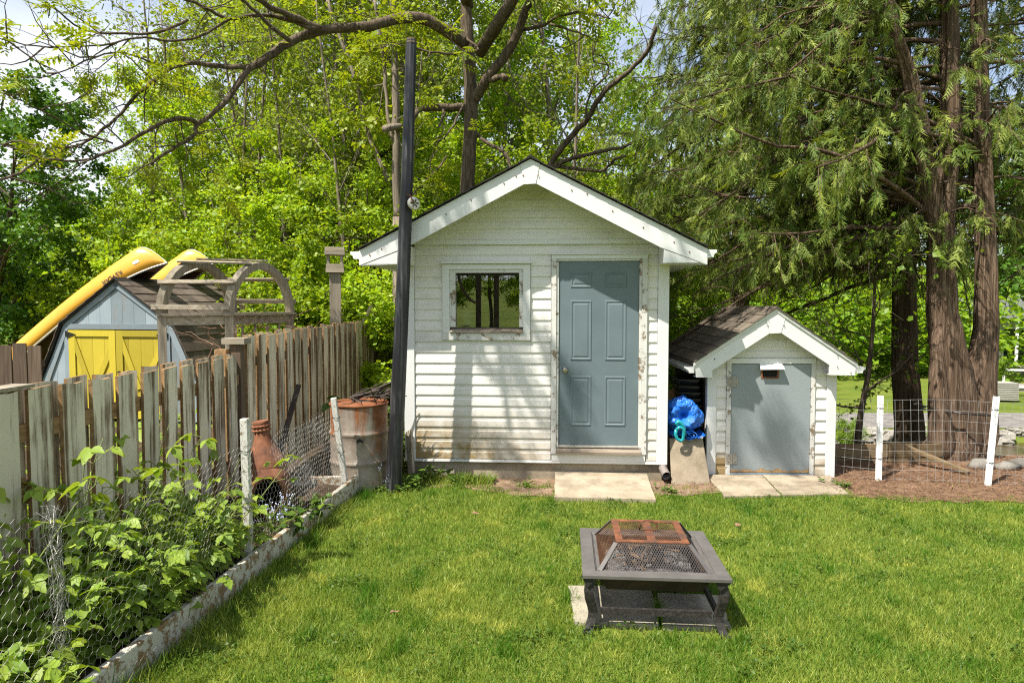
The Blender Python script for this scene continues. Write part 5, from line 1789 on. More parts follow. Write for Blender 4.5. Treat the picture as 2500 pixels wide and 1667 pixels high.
mb.f = [f for f in mb.f if not in_mouth([sum(mb.v[i][k] for i in f) / len(f) for k in range(3)])]
b_ = mb.build('belly', MT['terracotta'], CH, True)
so = b_.modifiers.new('solid', 'SOLIDIFY'); so.thickness = 0.014; so.offset = -1
MB().lathe([(r_ * 0.9, z_ + 0.005) for r_, z_ in fine] + [(0.0, 0.41)], nn).build('fire_chamber', MT['soot'], CH, True)
ch_in = CH.children[-1].data
import bmesh
bm = bmesh.new(); bm.from_mesh(ch_in)
bmesh.ops.delete(bm, geom=[f for f in bm.faces if in_mouth(f.calc_center_median(), 1.05)], context='FACES')
bmesh.ops.reverse_faces(bm, faces=bm.faces)
bm.to_mesh(ch_in); bm.free()
pts = []
for i in range(33):
    a = 2 * math.pi * i / 32
    x, z = mo_w * 1.05 * math.cos(a), mo_c + mo_h * 1.05 * math.sin(a)
    rz_ = np.interp(z, [p[1] for p in fine], [p[0] for p in fine])
    pts.append((x, -math.sqrt(max(rz_ ** 2 - x * x, 0.0001)) - 0.022, z))
MB().tube(pts, 0.027, 8, False).build('mouth_rim', MT['terracotta'], CH, True)
# cone, neck and ruffled collar lean back a little
nk = obj('chimney', None, CH, (0.0, 0.02, 0.42), (math.radians(-3), math.radians(-6), 0))
MB().lathe([(0.175, -0.03), (0.178, 0.0), (0.165, 0.05), (0.135, 0.11), (0.105, 0.17), (0.08, 0.23), (0.068, 0.29), (0.064, 0.33)], 36).build('cone', MT['terracotta'], nk, True)
for z0 in (0.315, 0.352):
    vs, fs = [], []
    for i in range(48):
        a = 2 * math.pi * i / 48
        rr_ = 0.078 + 0.008 * math.sin(a * 14)
        dz = 0.004 * math.cos(a * 14)
        for rq, zq in ((0.062, 0.0), (rr_, 0.006 + dz), (rr_, 0.018 + dz), (0.062, 0.026)):
            vs.append((rq * math.cos(a), rq * math.sin(a), z0 + zq))
    for i in range(48):
        for k in range(3):
            i2 = (i + 1) % 48
            fs.append((i * 4 + k, i2 * 4 + k, i2 * 4 + k + 1, i * 4 + k + 1))
    MB().add(vs, fs).build('ruffle', MT['terracotta'], nk, True)
MB().lathe([(0.064, 0.33), (0.066, 0.385), (0.072, 0.41), (0.062, 0.412), (0.055, 0.38), (0.05, 0.2)], 30).build('spout', MT['terracotta'], nk, True)

# ------------------------------------------------------------------ fire pit
slab([(0.36, 3.87), (0.845, 3.82), (0.905, 4.37), (0.375, 4.39)], -0.04, 0.03, 'pale paving slab under the fire pit, partly in sun at the leg', 'paver', 'paving_slab')
slab([(0.86, 3.82), (1.25, 3.79), (1.31, 4.24), (0.925, 4.285)], -0.04, 0.027, 'paving slab wholly in the shade under the fire pit', 'paver', 'paving_slab')
FP = thing('fire_pit', 'square black steel fire pit with rusty mesh lid on the lawn', 'fire pit', (0.84, 4.14, 0), -4.5)
RH, HS = 0.345, 0.412
# rim: a mitred frame with a sunken inner edge
def ring(mb, o, i_, z0, z1, zi=None):
    zi = z1 if zi is None else zi
    c = [(-1, -1), (1, -1), (1, 1), (-1, 1)]
    vs = [(x * o, y * o, z0) for x, y in c] + [(x * o, y * o, z1) for x, y in c] + [(x * i_, y * i_, zi) for x, y in c] + [(x * i_, y * i_, z0) for x, y in c]
    fs = []
    for a in range(3):
        for k in range(4):
            k2 = (k + 1) % 4
            fs.append((a * 4 + k, a * 4 + k2, a * 4 + 4 + k2, a * 4 + 4 + k))
    for k in range(4):
        k2 = (k + 1) % 4
        fs.append((12 + k, 12 + k2, k2, k))
    mb.add(vs, fs)


mb = MB(); ring(mb, HS, HS - 0.075, RH - 0.022, RH); bevel(mb.build('rim', MT['pit_rim'], FP), 0.003, 2)
mb = MB(); ring(mb, HS - 0.076, HS - 0.10, RH - 0.03, RH - 0.004, RH - 0.026); mb.build('rim_ledge', MT['pit_rim'], FP)
# bowl
b0, b1, zb = HS - 0.085, 0.20, 0.19
vs = []
for r_, z in ((b0, RH - 0.024), (b1 + 0.07, zb + 0.02), (b1, zb)):
    vs += [(-r_, -r_, z), (r_, -r_, z), (r_, r_, z), (-r_, r_, z)]
fs = []
for a in range(2):
    for k in range(4):
        k2 = (k + 1) % 4
        fs.append((a * 4 + k2, a * 4 + k, a * 4 + 4 + k, a * 4 + 4 + k2))
fs.append((8, 11, 10, 9))
bo = MB().add(vs, fs).build('bowl', MT['bowl'], FP)
so = bo.modifiers.new('solid', 'SOLIDIFY'); so.thickness = 0.004
# legs: curved flat straps at the corners
for sx in (-1, 1):
    for sy in (-1, 1):
        cx, cy = sx * (HS - 0.045), sy * (HS - 0.045)
        prof = [(0.322, -0.01), (0.28, 0.006), (0.24, 0.010), (0.20, 0.006), (0.15, -0.008), (0.11, -0.016), (0.08, -0.014), (0.04, 0.0), (0.0, 0.02)]
        w = 0.026
        vs, fs = [], []
        for z, outd in prof:
            ox, oy = sx * outd, sy * outd
            wz = w * (1.0 if z > 0.03 else 1.08)
            for ax_, ay_ in ((-1, -1), (1, -1), (1, 1), (-1, 1)):
                vs.append((cx + ox + ax_ * wz, cy + oy + ay_ * 0.014, z))
        for i in range(len(prof) - 1):
            for k in range(4):
                k2 = (k + 1) % 4
                fs.append((i * 4 + k2, i * 4 + k, i * 4 + 4 + k, i * 4 + 4 + k2))
        fs += [(0, 1, 2, 3), tuple(len(prof) * 4 - 1 - k for k in range(4))]
        o = MB().add(vs, fs).build('leg', MT['black_metal'], FP, False)
        bevel(o, 0.003)
        MB().prism([(cx - 0.02, RH - 0.075), (cx + 0.045 * -sx, RH - 0.023), (cx - 0.045 * -sx, RH - 0.023)][::(1 if sx < 0 else -1)], cy + sy * 0.03 - 0.003, cy + sy * 0.03 + 0.003).build('gusset', MT['black_metal'], FP)
q = HS - 0.062
for a, b in (((-q + 0.036, -q), (q - 0.036, -q)), ((-q + 0.036, q), (q - 0.036, q)), ((-q, -q + 0.02), (-q, q - 0.02)), ((q, -q + 0.02), (q, q - 0.02))):
    MB().beam((a[0], a[1], 0.118), (b[0], b[1], 0.118), 0.022, 0.036).build('stretcher', MT['black_metal'], FP)
# lid: trapezoid mesh panels, corner straps, rusty top frame
LI, LT_, LZ = HS - 0.095, 0.213, RH + 0.12
lid = obj('lid', None, FP)
cb_ = [Vector((x * LI, y * LI, RH - 0.018)) for x, y in ((-1, -1), (1, -1), (1, 1), (-1, 1))]
ct_ = [Vector((x * LT_, y * LT_, LZ)) for x, y in ((-1, -1), (1, -1), (1, 1), (-1, 1))]


def mesh_panel(A, B, Cc, Dd, m, cell=0.0125, wd=0.0017):
    """expanded metal: two sets of slanting strands inside the quad A B Cc Dd (A-B foot, Dd-Cc head)"""
    e1_ = (B - A).normalized(); nrm1 = (B - A).cross(Dd - A).normalized(); e2_ = nrm1.cross(e1_)
    P2 = [((p - A).dot(e1_), (p - A).dot(e2_)) for p in (A, B, Cc, Dd)]
    mb_ = MB()
    for sgn in (-1, 1):
        dirv = Vector((0.5, sgn * 0.866)).normalized()
        nv = Vector((-dirv.y, dirv.x))
        ds = [nv.x * x + nv.y * y for x, y in P2]
        k = math.ceil(min(ds) / cell)
        while k * cell < max(ds):
            dd = k * cell; k += 1
            hits = []
            for i in range(4):
                (xa, ya), (xb, yb) = P2[i], P2[(i + 1) % 4]
                fa, fb = nv.x * xa + nv.y * ya - dd, nv.x * xb + nv.y * yb - dd
                if fa * fb < 0:
                    t = fa / (fa - fb)
                    hits.append((xa + (xb - xa) * t, ya + (yb - ya) * t))
            if len(hits) == 2:
                (xa, ya), (xb, yb) = hits
                off_ = Vector((nv.x, nv.y)) * wd
                pp = [A + e1_ * (x + s * off_.x) + e2_ * (y + s * off_.y) + nrm1 * (0.0004 * sgn) for x, y, s in ((xa, ya, -1), (xb, yb, -1), (xb, yb, 1), (xa, ya, 1))]
                mb_.add(pp, [(0, 1, 2, 3)])
    return mb_.build('mesh_panel', m, lid)


for k in range(4):
    k2 = (k + 1) % 4
    mesh_panel(cb_[k], cb_[k2], ct_[k2], ct_[k], MT['mesh_metal'] if k != 3 else MT['mesh_rust'])
    MB().beam(cb_[k], ct_[k], 0.03, 0.006, (cb_[k] + ct_[k] - Vector((0, 0, 2 * RH - 0.5)))).build('corner_strap', MT['pit_rim'], lid)
    n_ = (cb_[k2] - cb_[k]).normalized()
    MB().beam(cb_[k] + Vector((0, 0, 0.006)), cb_[k2] + Vector((0, 0, 0.006)), 0.02, 0.008).build('foot_strip', MT['pit_rim'], lid)
    inw = Vector((0, 0, 0)) - (ct_[k] + ct_[k2]) / 2; inw.z = 0; inw = inw.normalized()
    a, b = ct_[k] + Vector((0, 0, 0.003)), ct_[k2] + Vector((0, 0, 0.003))
    w = 0.042
    MB().hexa([a, b, b + (inw - n_) * w, a + (inw + n_) * w, a + Vector((0, 0, .005)), b + Vector((0, 0, .005)), b + (inw - n_) * w + Vector((0, 0, .005)), a + (inw + n_) * w + Vector((0, 0, .005))]).build('top_frame', MT['rust_pit'], lid)
ti = LT_ - 0.042
ti_ = [Vector((x * ti, y * ti, LZ + 0.002)) for x, y in ((-1, -1), (1, -1), (1, 1), (-1, 1))]
mesh_panel(*ti_, MT['mesh_rust'])
MB().box(-0.024, 0.024, -ti, ti, LZ + 0.004, LZ + 0.008).build('top_bar', MT['rust_pit'], lid)
MB().tube([(-0.055, 0.0, LZ + 0.012), (-0.05, 0.0, LZ + 0.05), (-0.02, 0, LZ + 0.072), (0.02, 0, LZ + 0.072), (0.05, 0.0, LZ + 0.05), (0.055, 0.0, LZ + 0.012), (-0.055, 0.0, LZ + 0.012)], 0.005, 6).build('handle', MT['rust_pit'], lid, True)
# ash bed and burnt sticks in the bowl
q = np.random.RandomState(6)
ng = 22
g = np.linspace(-0.25, 0.25, ng)
X_, Y_ = np.meshgrid(g, g)
Z_ = 0.285 + 0.03 * vnoise(X_, Y_, 16, 3) + 0.012 * q.normal(size=X_.shape) - 0.03 * (np.maximum(abs(X_), abs(Y_)) / 0.25) ** 2
i_ = np.arange(ng * ng).reshape(ng, ng)
qq = np.stack([i_[:-1, :-1], i_[:-1, 1:], i_[1:, 1:], i_[1:, :-1]], -1).reshape(-1, 4)
me = np_mesh('ash_bed', np.stack([X_, Y_, Z_], -1).reshape(-1, 3), np.concatenate([qq[:, [0, 1, 2]], qq[:, [0, 2, 3]]]), MT['ash'])
o = obj('ash_bed', me, None, (0.84, 4.14, 0), (0, 0, math.radians(-4.5)))
tag(o, 'grey and black ash heap lying in the fire pit bowl', 'ash', kind='stuff')
for k in range(30):
    a = R.uniform(0, 6.28); L = R.uniform(0.08, 0.30)
    c = Vector((0.84 + R.uniform(-.16, .16), 4.14 + R.uniform(-.14, .16), 0.295 + R.uniform(0, 0.03)))
    dv = Vector((math.cos(a), math.sin(a), R.uniform(-.12, .12))) * L / 2
    mdl = c + Vector((R.uniform(-.02, .02), R.uniform(-.02, .02), R.uniform(0, .02)))
    r0 = R.uniform(0.003, 0.010)
    ch_ = k % 3 == 0
    o = MB().tube([c - dv, mdl, c + dv], [r0, r0 * 0.9, r0 * 0.6], 6).build('charred_stick' if ch_ else 'burnt_stick', MT['char'] if ch_ else MT['stick'])
    tag(o, 'charred black stick in the fire pit ash' if ch_ else 'brown half burnt stick lying on the fire pit ash', 'stick', 'sticks in the fire pit')

# ------------------------------------------------------------------ wire fence on the right
WF = thing('welded_wire_fence', 'welded wire mesh fence on white stakes beyond the low shed', 'wire fence', (0, 0, 0))
fp_ = [Vector((3.50, 7.42, 0)), Vector((3.90, 7.20, 0)), Vector((4.90, 6.97, 0)), Vector((6.1, 6.82, 0)), Vector((8.2, 6.7, 0))]
for p, q in (((3.895, 7.17, -0.05), (3.93, 7.24, 0.90)), ((4.90, 6.95, -0.05), (5.01, 7.02, 0.92)), ((6.1, 6.80, -0.05), (6.12, 6.84, 0.93))):
    bevel(MB().beam(p, q, 0.058, 0.03, (0, 1, 0)).build('stake', MT['plastic_white'], WF), 0.003)
    for f in (0.3, 0.86):
        c = Vector(p).lerp(Vector(q), f)
        MB().tube([c + Vector((0.034 * math.cos(a), 0.022 * math.sin(a), 0.003)) for a in np.linspace(0, 6.283, 9)], 0.003, 4).build('tie_wire', MT['iron'], WF)
sd = []
for i in range(len(fp_) - 1):
    n = max(1, round((fp_[i + 1] - fp_[i]).length / 0.078))
    for k in range(n):
        sd.append(fp_[i].lerp(fp_[i + 1], k / n))
hts = [0.02, 0.12, 0.22, 0.32, 0.42, 0.53, 0.64, 0.75, 0.86]
wob = lambda p, z: Vector((0, 0.03 * math.sin(p.x * 4 + z * 3), 0.015 * math.sin(p.x * 3.1)))
for z in hts:
    MB().tube([p + Vector((0, 0.02, z)) + wob(p, z) for p in sd], 0.0016, 3, False).build('wire', MT['wire_dark'], WF)
for i, p in enumerate(sd):
    MB().tube([p + Vector((0, 0.022, z)) + wob(p, z) for z in (0.0, 0.3, 0.6, 0.865)], 0.0014, 3, False).build('wire', MT['wire_dark'], WF)
# timber retaining wall, loose plank
RW = thing('retaining_wall', 'low brown timber plank retaining wall behind the wire fence', 'retaining wall', (3.5, 7.95, 0), 1)
for k in range(2):
    zt = 0.235 - 0.165 * k
    for a, b in ((0, 0.93), (0.94, 1.58)):
        MB().hexa([(a, 0 + .004 * k, zt - 0.155), (b, .004 * k, zt - 0.155), (b, 0.05, zt - 0.155), (a, 0.05, zt - 0.155), (a, .004 * k, zt), (b, .004 * k, zt - 0.01), (b, 0.05, zt - 0.01), (a, 0.05, zt)]).build('plank', MT['timber'], RW)
for a in (0.45, 1.4):
    MB().box(a, a + 0.08, 0.051, 0.13, -0.4, 0.2).build('post', MT['timber'], RW)
mb = MB(); mb.beam((4.62, 7.9, 0.21), (5.02, 7.42, 0.03), 0.09, 0.03); tag(mb.build('loose_plank', MT['timber']), 'loose brown plank lying aslant against the timber retaining wall', 'plank')
for (x, y, s) in ((5.35, 7.70, 0.15), (5.62, 7.66, 0.13), (5.9, 7.75, 0.17), (6.25, 7.9, 0.12)):
    mb = MB(); rock(mb, (0, 0, 0), (s * 1.2, s * .8, s * 0.5), R)
    tag(mb.build('root_stone', MT['root_stone'], None, True, (x, y, s * 0.25)), 'smooth grey stone at the foot of the big cedar', 'stone', 'stones at the cedar foot')

# ------------------------------------------------------------------ white house, deck and yard things far right
HO = thing('white_house', 'white house with porch posts, steps and dark doorway beyond the creek', 'house', (31.5, 44.0, -2.3), -18)
bx(-1.2, 8, 0, 5, -0.2, 3.4).build('wall', MT['house_white'], HO)
MB().prism([(-2.2, 3.38), (8.8, 3.38), (8.2, 4.9), (-1.6, 4.9)], -1.8, 5.6).build('roof', MT['house_roof'], HO)
for x in (-1.9, 0.3, 2.5, 4.7):
    bx(x, x + 0.14, -1.7, -1.56, 0.55, 3.37).build('porch_post', MT['house_white'], HO)
bx(-2.2, 8.2, -2.0, 0, 0.3, 0.55).build('porch_floor', MT['deck'], HO)
for x in (0.0, 3.2):
    w_ = bx(x + 0.2, x + 1.3, -0.04, -0.001, 0.6, 2.7).build('door', MT['dark_glass'], HO)
    bx(x + 0.1, x + 0.19, -0.06, -0.001, 0.56, 2.8).build('door_frame', MT['house_white'], HO)
    bx(x + 1.31, x + 1.4, -0.06, -0.001, 0.56, 2.8).build('door_frame', MT['house_white'], HO)
for i in range(5):
    bx(-4.2, 1.5, -2.0 - 0.34 * (i + 1), -2.0 - 0.34 * i - 0.002, -0.4, 0.47 - 0.17 * i).build('step', MT['deck'], HO)
DK = thing('deck_platform', 'grey timber deck with white railing beside the house steps', 'deck', (23.7, 33.0, -2.9), -10)
bx(0, 5, 0, 2.2, 0.62, 0.80).build('floor', MT['deck'], DK)
for x in (0.1, 1.6, 3.1, 4.6):
    bx(x, x + 0.14, 0.1, 0.24, -0.1, 0.618).build('post', MT['deck'], DK)
    bx(x - 0.02, x + 0.08, -0.06, -0.002, 0.72, 1.72).build('rail_post', MT['house_white'], DK)
bx(-0.02, 5, -0.075, -0.062, 1.64, 1.74).build('top_rail', MT['house_white'], DK)
bx(-0.02, 5, -0.075, -0.062, 0.84, 0.92).build('bottom_rail', MT['house_white'], DK)
bx(0, 5, -0.001, 0.02, 0.45, 0.615).build('skirt_board', MT['timber'], DK)
AC = thing('air_conditioner', 'grey slatted air conditioner unit on the lawn by the deck', 'air conditioner', (20.9, 29.2, float(terrain(20.9, 29.2))), -8)
bx(0, 0.8, 0, 0.75, 0.06, 0.78).build('body', MT['dark_glass'], AC)
for i in range(9):
    z = 0.08 + i * 0.078
    bx(-0.012, 0.812, -0.015, 0.765, z, z + 0.05).build('slat', MT['alu'], AC)
bx(-0.02, 0.82, -0.02, 0.77, 0.785, 0.82).build('lid', MT['alu'], AC)

# ------------------------------------------------------------------ porch frame behind the camera (seen in the pane)
PG = thing('porch_frame', 'dark timber porch frame of posts mirrored in the shed window', 'porch', (-3.3, -4.2, 0))
for x in (-0.2, 0.80, 1.30):
    bx(x, x + 0.13, 0, 0.13, 0, 2.7).build('post', MT['fence_dark'], PG)
MB().tube([(0.30, 0.065, 2.7), (0.42, 0.065, 2.3), (0.62, 0.065, 2.05), (0.78, 0.065, 1.95)], 0.04, 6).build('brace', MT['fence_dark'], PG)
bx(-0.6, 2.6, 0.0, 0.13, 2.702, 2.86).build('beam', MT['fence_dark'], PG)
# ------------------------------------------------------------------ trees
def path(rng, p, d, L, n, wob, lift=0.0):
    p, d = np.array(p, float), np.array(d, float)
    d = d / np.linalg.norm(d)
    pts = [p]
    for _ in range(n):
        d = d + rng.normal(0, wob, 3) + np.array([0, 0, lift])
        d = d / np.linalg.norm(d)
        p = p + d * L / n
        pts.append(p)
    return np.array(pts)


def along(pts, t):
    x = t * (len(pts) - 1)
    i = int(min(max(x, 0), len(pts) - 2))
    return pts[i] + (pts[i + 1] - pts[i]) * (x - i), pts[i + 1] - pts[i]


LEAF_V = [(0, 0, 0), (0.40, 0.42, 0.10), (0, 1, -0.06), (-0.40, 0.42, 0.10)]
LEAF_F = [(0, 1, 2), (0, 2, 3)]


def leaf_cloud(rng, spots, n, size, up=0.7, spread=0.12, droop=0.25, tv=LEAF_V, tf=LEAF_F, col=None):
    """n leaves near twig spots (position, direction), mostly flat to the sky"""
    P, D = spots
    k = rng.randint(0, len(P), n)
    p = P[k] + rng.normal(0, spread, (n, 3)) * np.array([1, 1, 0.6])
    a = rng.uniform(0, 6.283, n)
    d = np.stack([np.cos(a), np.sin(a), rng.normal(-droop, 0.4, n)], -1) + 0.6 * nrm(D[k])
    nn = np.stack([rng.normal(0, 0.7, n), rng.normal(0, 0.7, n), np.full(n, up)], -1)
    s = size * np.exp(rng.normal(-0.08, 0.24, n))
    V, T, kk = scatter(tv, tf, p, d, nn, s)
    c = rng.beta(2, 2, n) if col is None else col(p, rng)
    return V, T, np.repeat(c, kk)


def grow_tree(seed, H, r0, cb, spread, nl, leaves, size, up_ang=(0.25, 0.9), wob=0.12, lean=0.04, lspread=0.12, sub=(4, 7), twigs=(3, 5), top=0.97, lift=0.03, tops=True):
    """trunk mesh and leaf arrays of one broadleaf tree"""
    g = np.random.RandomState(seed)
    wood_ = MB()
    tr_ = path(g, (0, 0, -0.15), (g.normal(0, lean), g.normal(0, lean), 1), H, 12, 0.05, 0.02)
    rad_ = [r0 * (1.25 if i == 0 else 1) * (1 - 0.86 * (i / 12) ** 0.9) + 0.004 for i in range(13)]
    wood_.tube(tr_, rad_, 9)
    SP, SD = [], []
    for i in range(nl):
        t = cb + (top - cb) * ((i + g.rand() * 0.8) / nl)
        p, td = along(tr_, t)
        az = i * 2.39996 + g.normal(0, 0.35)
        el = g.uniform(*up_ang)
        L = spread * (0.35 + 0.75 * math.sin(math.pi * min(0.98, (1 - t) / (1 - cb) * 0.72 + 0.16))) * g.uniform(0.75, 1.2)
        d = (math.cos(az) * math.cos(el), math.sin(az) * math.cos(el), math.sin(el))
        lp = path(g, p, d, L, 6, wob, lift)
        rl = max(0.008, r0 * (1 - 0.8 * t) * 0.42)
        wood_.tube(lp, [rl * (1 - 0.8 * k / 6) for k in range(7)], 5, False)
        for _ in range(g.randint(*sub)):
            q, qd = along(lp, g.uniform(0.25, 1.0))
            dd = nrm(qd) + g.normal(0, 0.65, 3) + np.array([0, 0, 0.05])
            L2 = L * g.uniform(0.22, 0.5)
            sp_ = path(g, q, dd, L2, 4, wob * 1.4, lift)
            wood_.tube(sp_, [max(0.003, rl * 0.4 * (1 - 0.8 * k / 4)) for k in range(5)], 4, False)
            for _ in range(g.randint(*twigs)):
                w, wd = along(sp_, g.uniform(0.2, 1.0))
                tw = path(g, w, nrm(wd) + g.normal(0, 0.7, 3), L2 * g.uniform(0.25, 0.55) + 0.08, 3, 0.2, 0.0)
                wood_.tube(tw, [0.0045, 0.0035, 0.0025, 0.0015], 3, False)
                for k in (1, 2, 3):
                    SP.append(tw[k]); SD.append(tw[k] - tw[k - 1])
            SP.append(sp_[-1]); SD.append(sp_[-1] - sp_[-2])
    SP, SD = np.array(SP), np.array(SD)
    V, T, c = leaf_cloud(g, (SP, SD), leaves, size, spread=lspread)
    return wood_, (V, T, c)


def make_proto(name, seed, bark, leafm, **kw):
    w_, (V, T, c) = grow_tree(seed, **kw)
    return name, w_.mesh('trunk', MT[bark], True), np_mesh('crown', V, T, MT[leafm], c)


PR = {
    'yellow1': make_proto('maple_tree', 21, 'bark_brown', 'leaf_yellow', H=7, r0=0.09, cb=0.16, spread=2.3, nl=20, leaves=14000, size=0.115, lspread=0.13),
    'yellow2': make_proto('maple_tree', 22, 'bark_brown', 'leaf_yellow', H=6, r0=0.07, cb=0.12, spread=2.0, nl=18, leaves=12000, size=0.11, lspread=0.12),
    'mid1': make_proto('broadleaf_tree', 23, 'bark_brown', 'leaf_mid', H=11, r0=0.15, cb=0.22, spread=3.3, nl=24, leaves=21000, size=0.13, lspread=0.15),
    'mid2': make_proto('broadleaf_tree', 24, 'bark_brown', 'leaf_mid', H=10, r0=0.13, cb=0.25, spread=2.9, nl=22, leaves=17000, size=0.125, lspread=0.15),
    'ash1': make_proto('ash_tree', 25, 'bark_pale', 'leaf_ash', H=12.5, r0=0.13, cb=0.28, spread=2.5, nl=22, leaves=9000, size=0.11, up_ang=(0.5, 1.1), lspread=0.12),
    'ash2': make_proto('ash_tree', 26, 'bark_pale', 'leaf_mid', H=12, r0=0.12, cb=0.25, spread=2.8, nl=22, leaves=12000, size=0.115, up_ang=(0.5, 1.1), lspread=0.13),
    'dark': make_proto('maple_tree', 27, 'bark_brown', 'leaf_dark', H=9.5, r0=0.2, cb=0.10, spread=3.7, nl=30, leaves=26000, size=0.17, lspread=0.16),
    'darkhigh': make_proto('maple_tree', 33, 'bark_brown', 'leaf_dark', H=9.0, r0=0.13, cb=0.36, spread=2.9, nl=24, leaves=15000, size=0.17, lspread=0.16),
    'bare': make_proto('bare_tree', 28, 'bark_pale', 'leaf_ash', H=9.5, r0=0.07, cb=0.25, spread=1.8, nl=15, leaves=1500, size=0.09, up_ang=(0.5, 1.1)),
    'shrub': make_proto('shrub', 29, 'bark_brown', 'leaf_yellow', H=2.5, r0=0.03, cb=0.05, spread=1.3, nl=16, leaves=6500, size=0.095, lspread=0.10),
    'shrubmid': make_proto('shrub', 30, 'bark_brown', 'leaf_mid', H=2.2, r0=0.03, cb=0.05, spread=1.2, nl=16, leaves=6000, size=0.10, lspread=0.10),
    'sapling': make_proto('sapling_tree', 31, 'bark_brown', 'leaf_mid', H=3.4, r0=0.055, cb=0.28, spread=1.5, nl=12, leaves=1100, size=0.065, up_ang=(0.2, 0.9), lspread=0.08),
}
TL = {
    'yellow1': ('tall bright yellow green maple in the woods', 'bright young maples in the woods'),
    'yellow2': ('small bright yellow green maple at the edge of the woods', 'bright young maples in the woods'),
    'mid1': ('full fresh green broadleaf tree in the woods behind the sheds', 'green trees in the woods'),
    'mid2': ('slimmer fresh green broadleaf tree in the woods behind the sheds', 'green trees in the woods'),
    'ash1': ('tall thin pale trunked tree with sparse young leaves', 'pale thin trees in the woods'),
    'ash2': ('tall light green tree with airy upright crown', 'pale thin trees in the woods'),
    'dark': ('dark green maple with broad leaves down to the ground', 'dark maples'),
    'darkhigh': ('tall dark green maple', 'dark maples'),
    'bare': ('thin pale trunked tree with almost bare twigs', 'bare thin trees in the woods'),
    'shrub': ('low yellow green leafy bush at the foot of the woods', 'bushes at the foot of the woods'),
    'shrubmid': ('low fresh green leafy bush at the foot of the woods', 'bushes at the foot of the woods'),
    'sapling': ('slender brown sapling with few leaves by the creek', None),
}


def plant_tree(kind, x, y, s=1.0, rot=None, label=None, group=None, sz=None, name=None):
    nm, tm, cm = PR[kind]
    lb, gp = TL[kind]
    r = thing(name or nm, label or lb, {'shrub': 'bush'}.get(nm, 'tree'), (x, y, float(terrain(x, y))), 0, group or (None if label else gp))
    r.rotation_euler.z = R.uniform(0, 6.28) if rot is None else rot
    r.scale = (s, s, s if sz is None else sz)
    obj('trunk', tm, r)
    obj('crown', cm, r)
    return r


# left side
plant_tree('dark', -12.2, 15.8, 0.64, 0.4, 'large dark green maple standing left of the blue barn', None)
plant_tree('dark', -17.5, 21.0, 0.62, 2.1, 'dark green maple farther back past the blue barn', None)
for a in (('ash2', -10.6, 21.0, 0.72), ('ash2', -8.6, 22.0, 0.9), ('mid2', -14.5, 26.0, 0.55), ('ash2', -6.2, 24.0, 1.0),
          ('mid1', -9.8, 29.0, 0.75), ('mid2', -4.6, 27.0, 1.1), ('mid1', -18.0, 31.0, 0.5), ('mid2', -1.5, 25.0, 1.15),
          ('mid1', 0.9, 24.0, 1.0), ('mid2', 4.4, 25.0, 0.8), ('ash2', 2.9, 20.5, 0.8), ('ash2', -0.3, 19.5, 0.95),
          ('mid1', 7.4, 31.0, 1.1), ('mid2', 10.5, 45.0, 1.2), ('mid1', 15.0, 48.0, 1.2), ('mid1', 21.0, 50.0, 1.2), ('mid2', 27.0, 52.0, 1.2), ('mid1', 33.0, 54.0, 1.2), ('mid1', 39.0, 50.0, 1.2),
          ('mid2', -22.0, 27.0, 0.55), ('mid1', -26.0, 33.0, 0.55), ('mid2', -3.4, 33.0, 1.1)):
    plant_tree(*a)
for a in (('ash1', -4.3, 16.5, 0.95), ('ash1', -2.7, 18.0, 1.05), ('ash1', -5.4, 19.0, 1.0), ('ash1', -3.5, 21.5, 1.1), ('ash1', -1.9, 15.5, 0.95),
          ('bare', -4.9, 15.0, 0.95), ('bare', -5.9, 15.8, 1.0), ('bare', -3.3, 15.2, 1.05), ('bare', -7.1, 18.5, 1.1), ('bare', -2.3, 14.3, 0.8),
          ('bare', -9.3, 18.0, 1.1), ('bare', -3.2, 13.2, 0.85), ('bare', -6.0, 15.2, 0.9), ('ash1', -3.75, 14.6, 0.8), ('bare', -7.6, 16.2, 0.95), ('bare', 1.2, 13.4, 0.9), ('ash1', -7.6, 20.0, 0.95), ('ash1', 0.9, 17.0, 1.0)):
    plant_tree(*a)
for a in (('yellow1', -6.9, 17.5, 0.98), ('yellow2', -5.3, 15.3, 0.85), ('yellow2', -3.7, 13.7, 0.72), ('yellow2', -6.3, 15.6, 0.75), ('yellow1', -8.8, 19.5, 0.8),
          ('yellow1', -4.4, 18.0, 0.85), ('yellow2', -2.6, 13.2, 0.7), ('yellow2', -1.4, 14.0, 0.8), ('yellow1', -2.2, 17.0, 0.9), ('yellow2', -10.4, 18.2, 0.72),
          ('yellow2', 0.6, 14.6, 0.85), ('yellow2', 2.5, 14.2, 0.75), ('yellow1', 4.0, 17.5, 0.8), ('yellow1', 6.5, 30.0, 1.0), ('yellow2', 12.0, 43.0, 1.1),
          ('yellow1', 17.5, 46.0, 1.2), ('yellow1', 24.0, 48.0, 1.2), ('yellow1', -12.6, 23.5, 0.85)):
    plant_tree(*a)
for a in (('shrub', -3.6, 12.4, 0.95), ('shrub', -2.9, 12.0, 0.8), ('shrub', -4.6, 13.9, 1.0), ('shrub', -1.7, 11.9, 0.9), ('shrub', -5.9, 14.2, 1.0), ('shrub', -7.4, 15.6, 1.1),
          ('shrub', -9.3, 16.0, 1.0), ('shrub', 1.9, 11.6, 0.9), ('shrub', 2.4, 12.6, 1.0), ('shrub', 3.2, 15.6, 0.9), ('shrub', -10.4, 16.5, 0.9)):
    plant_tree(*a)
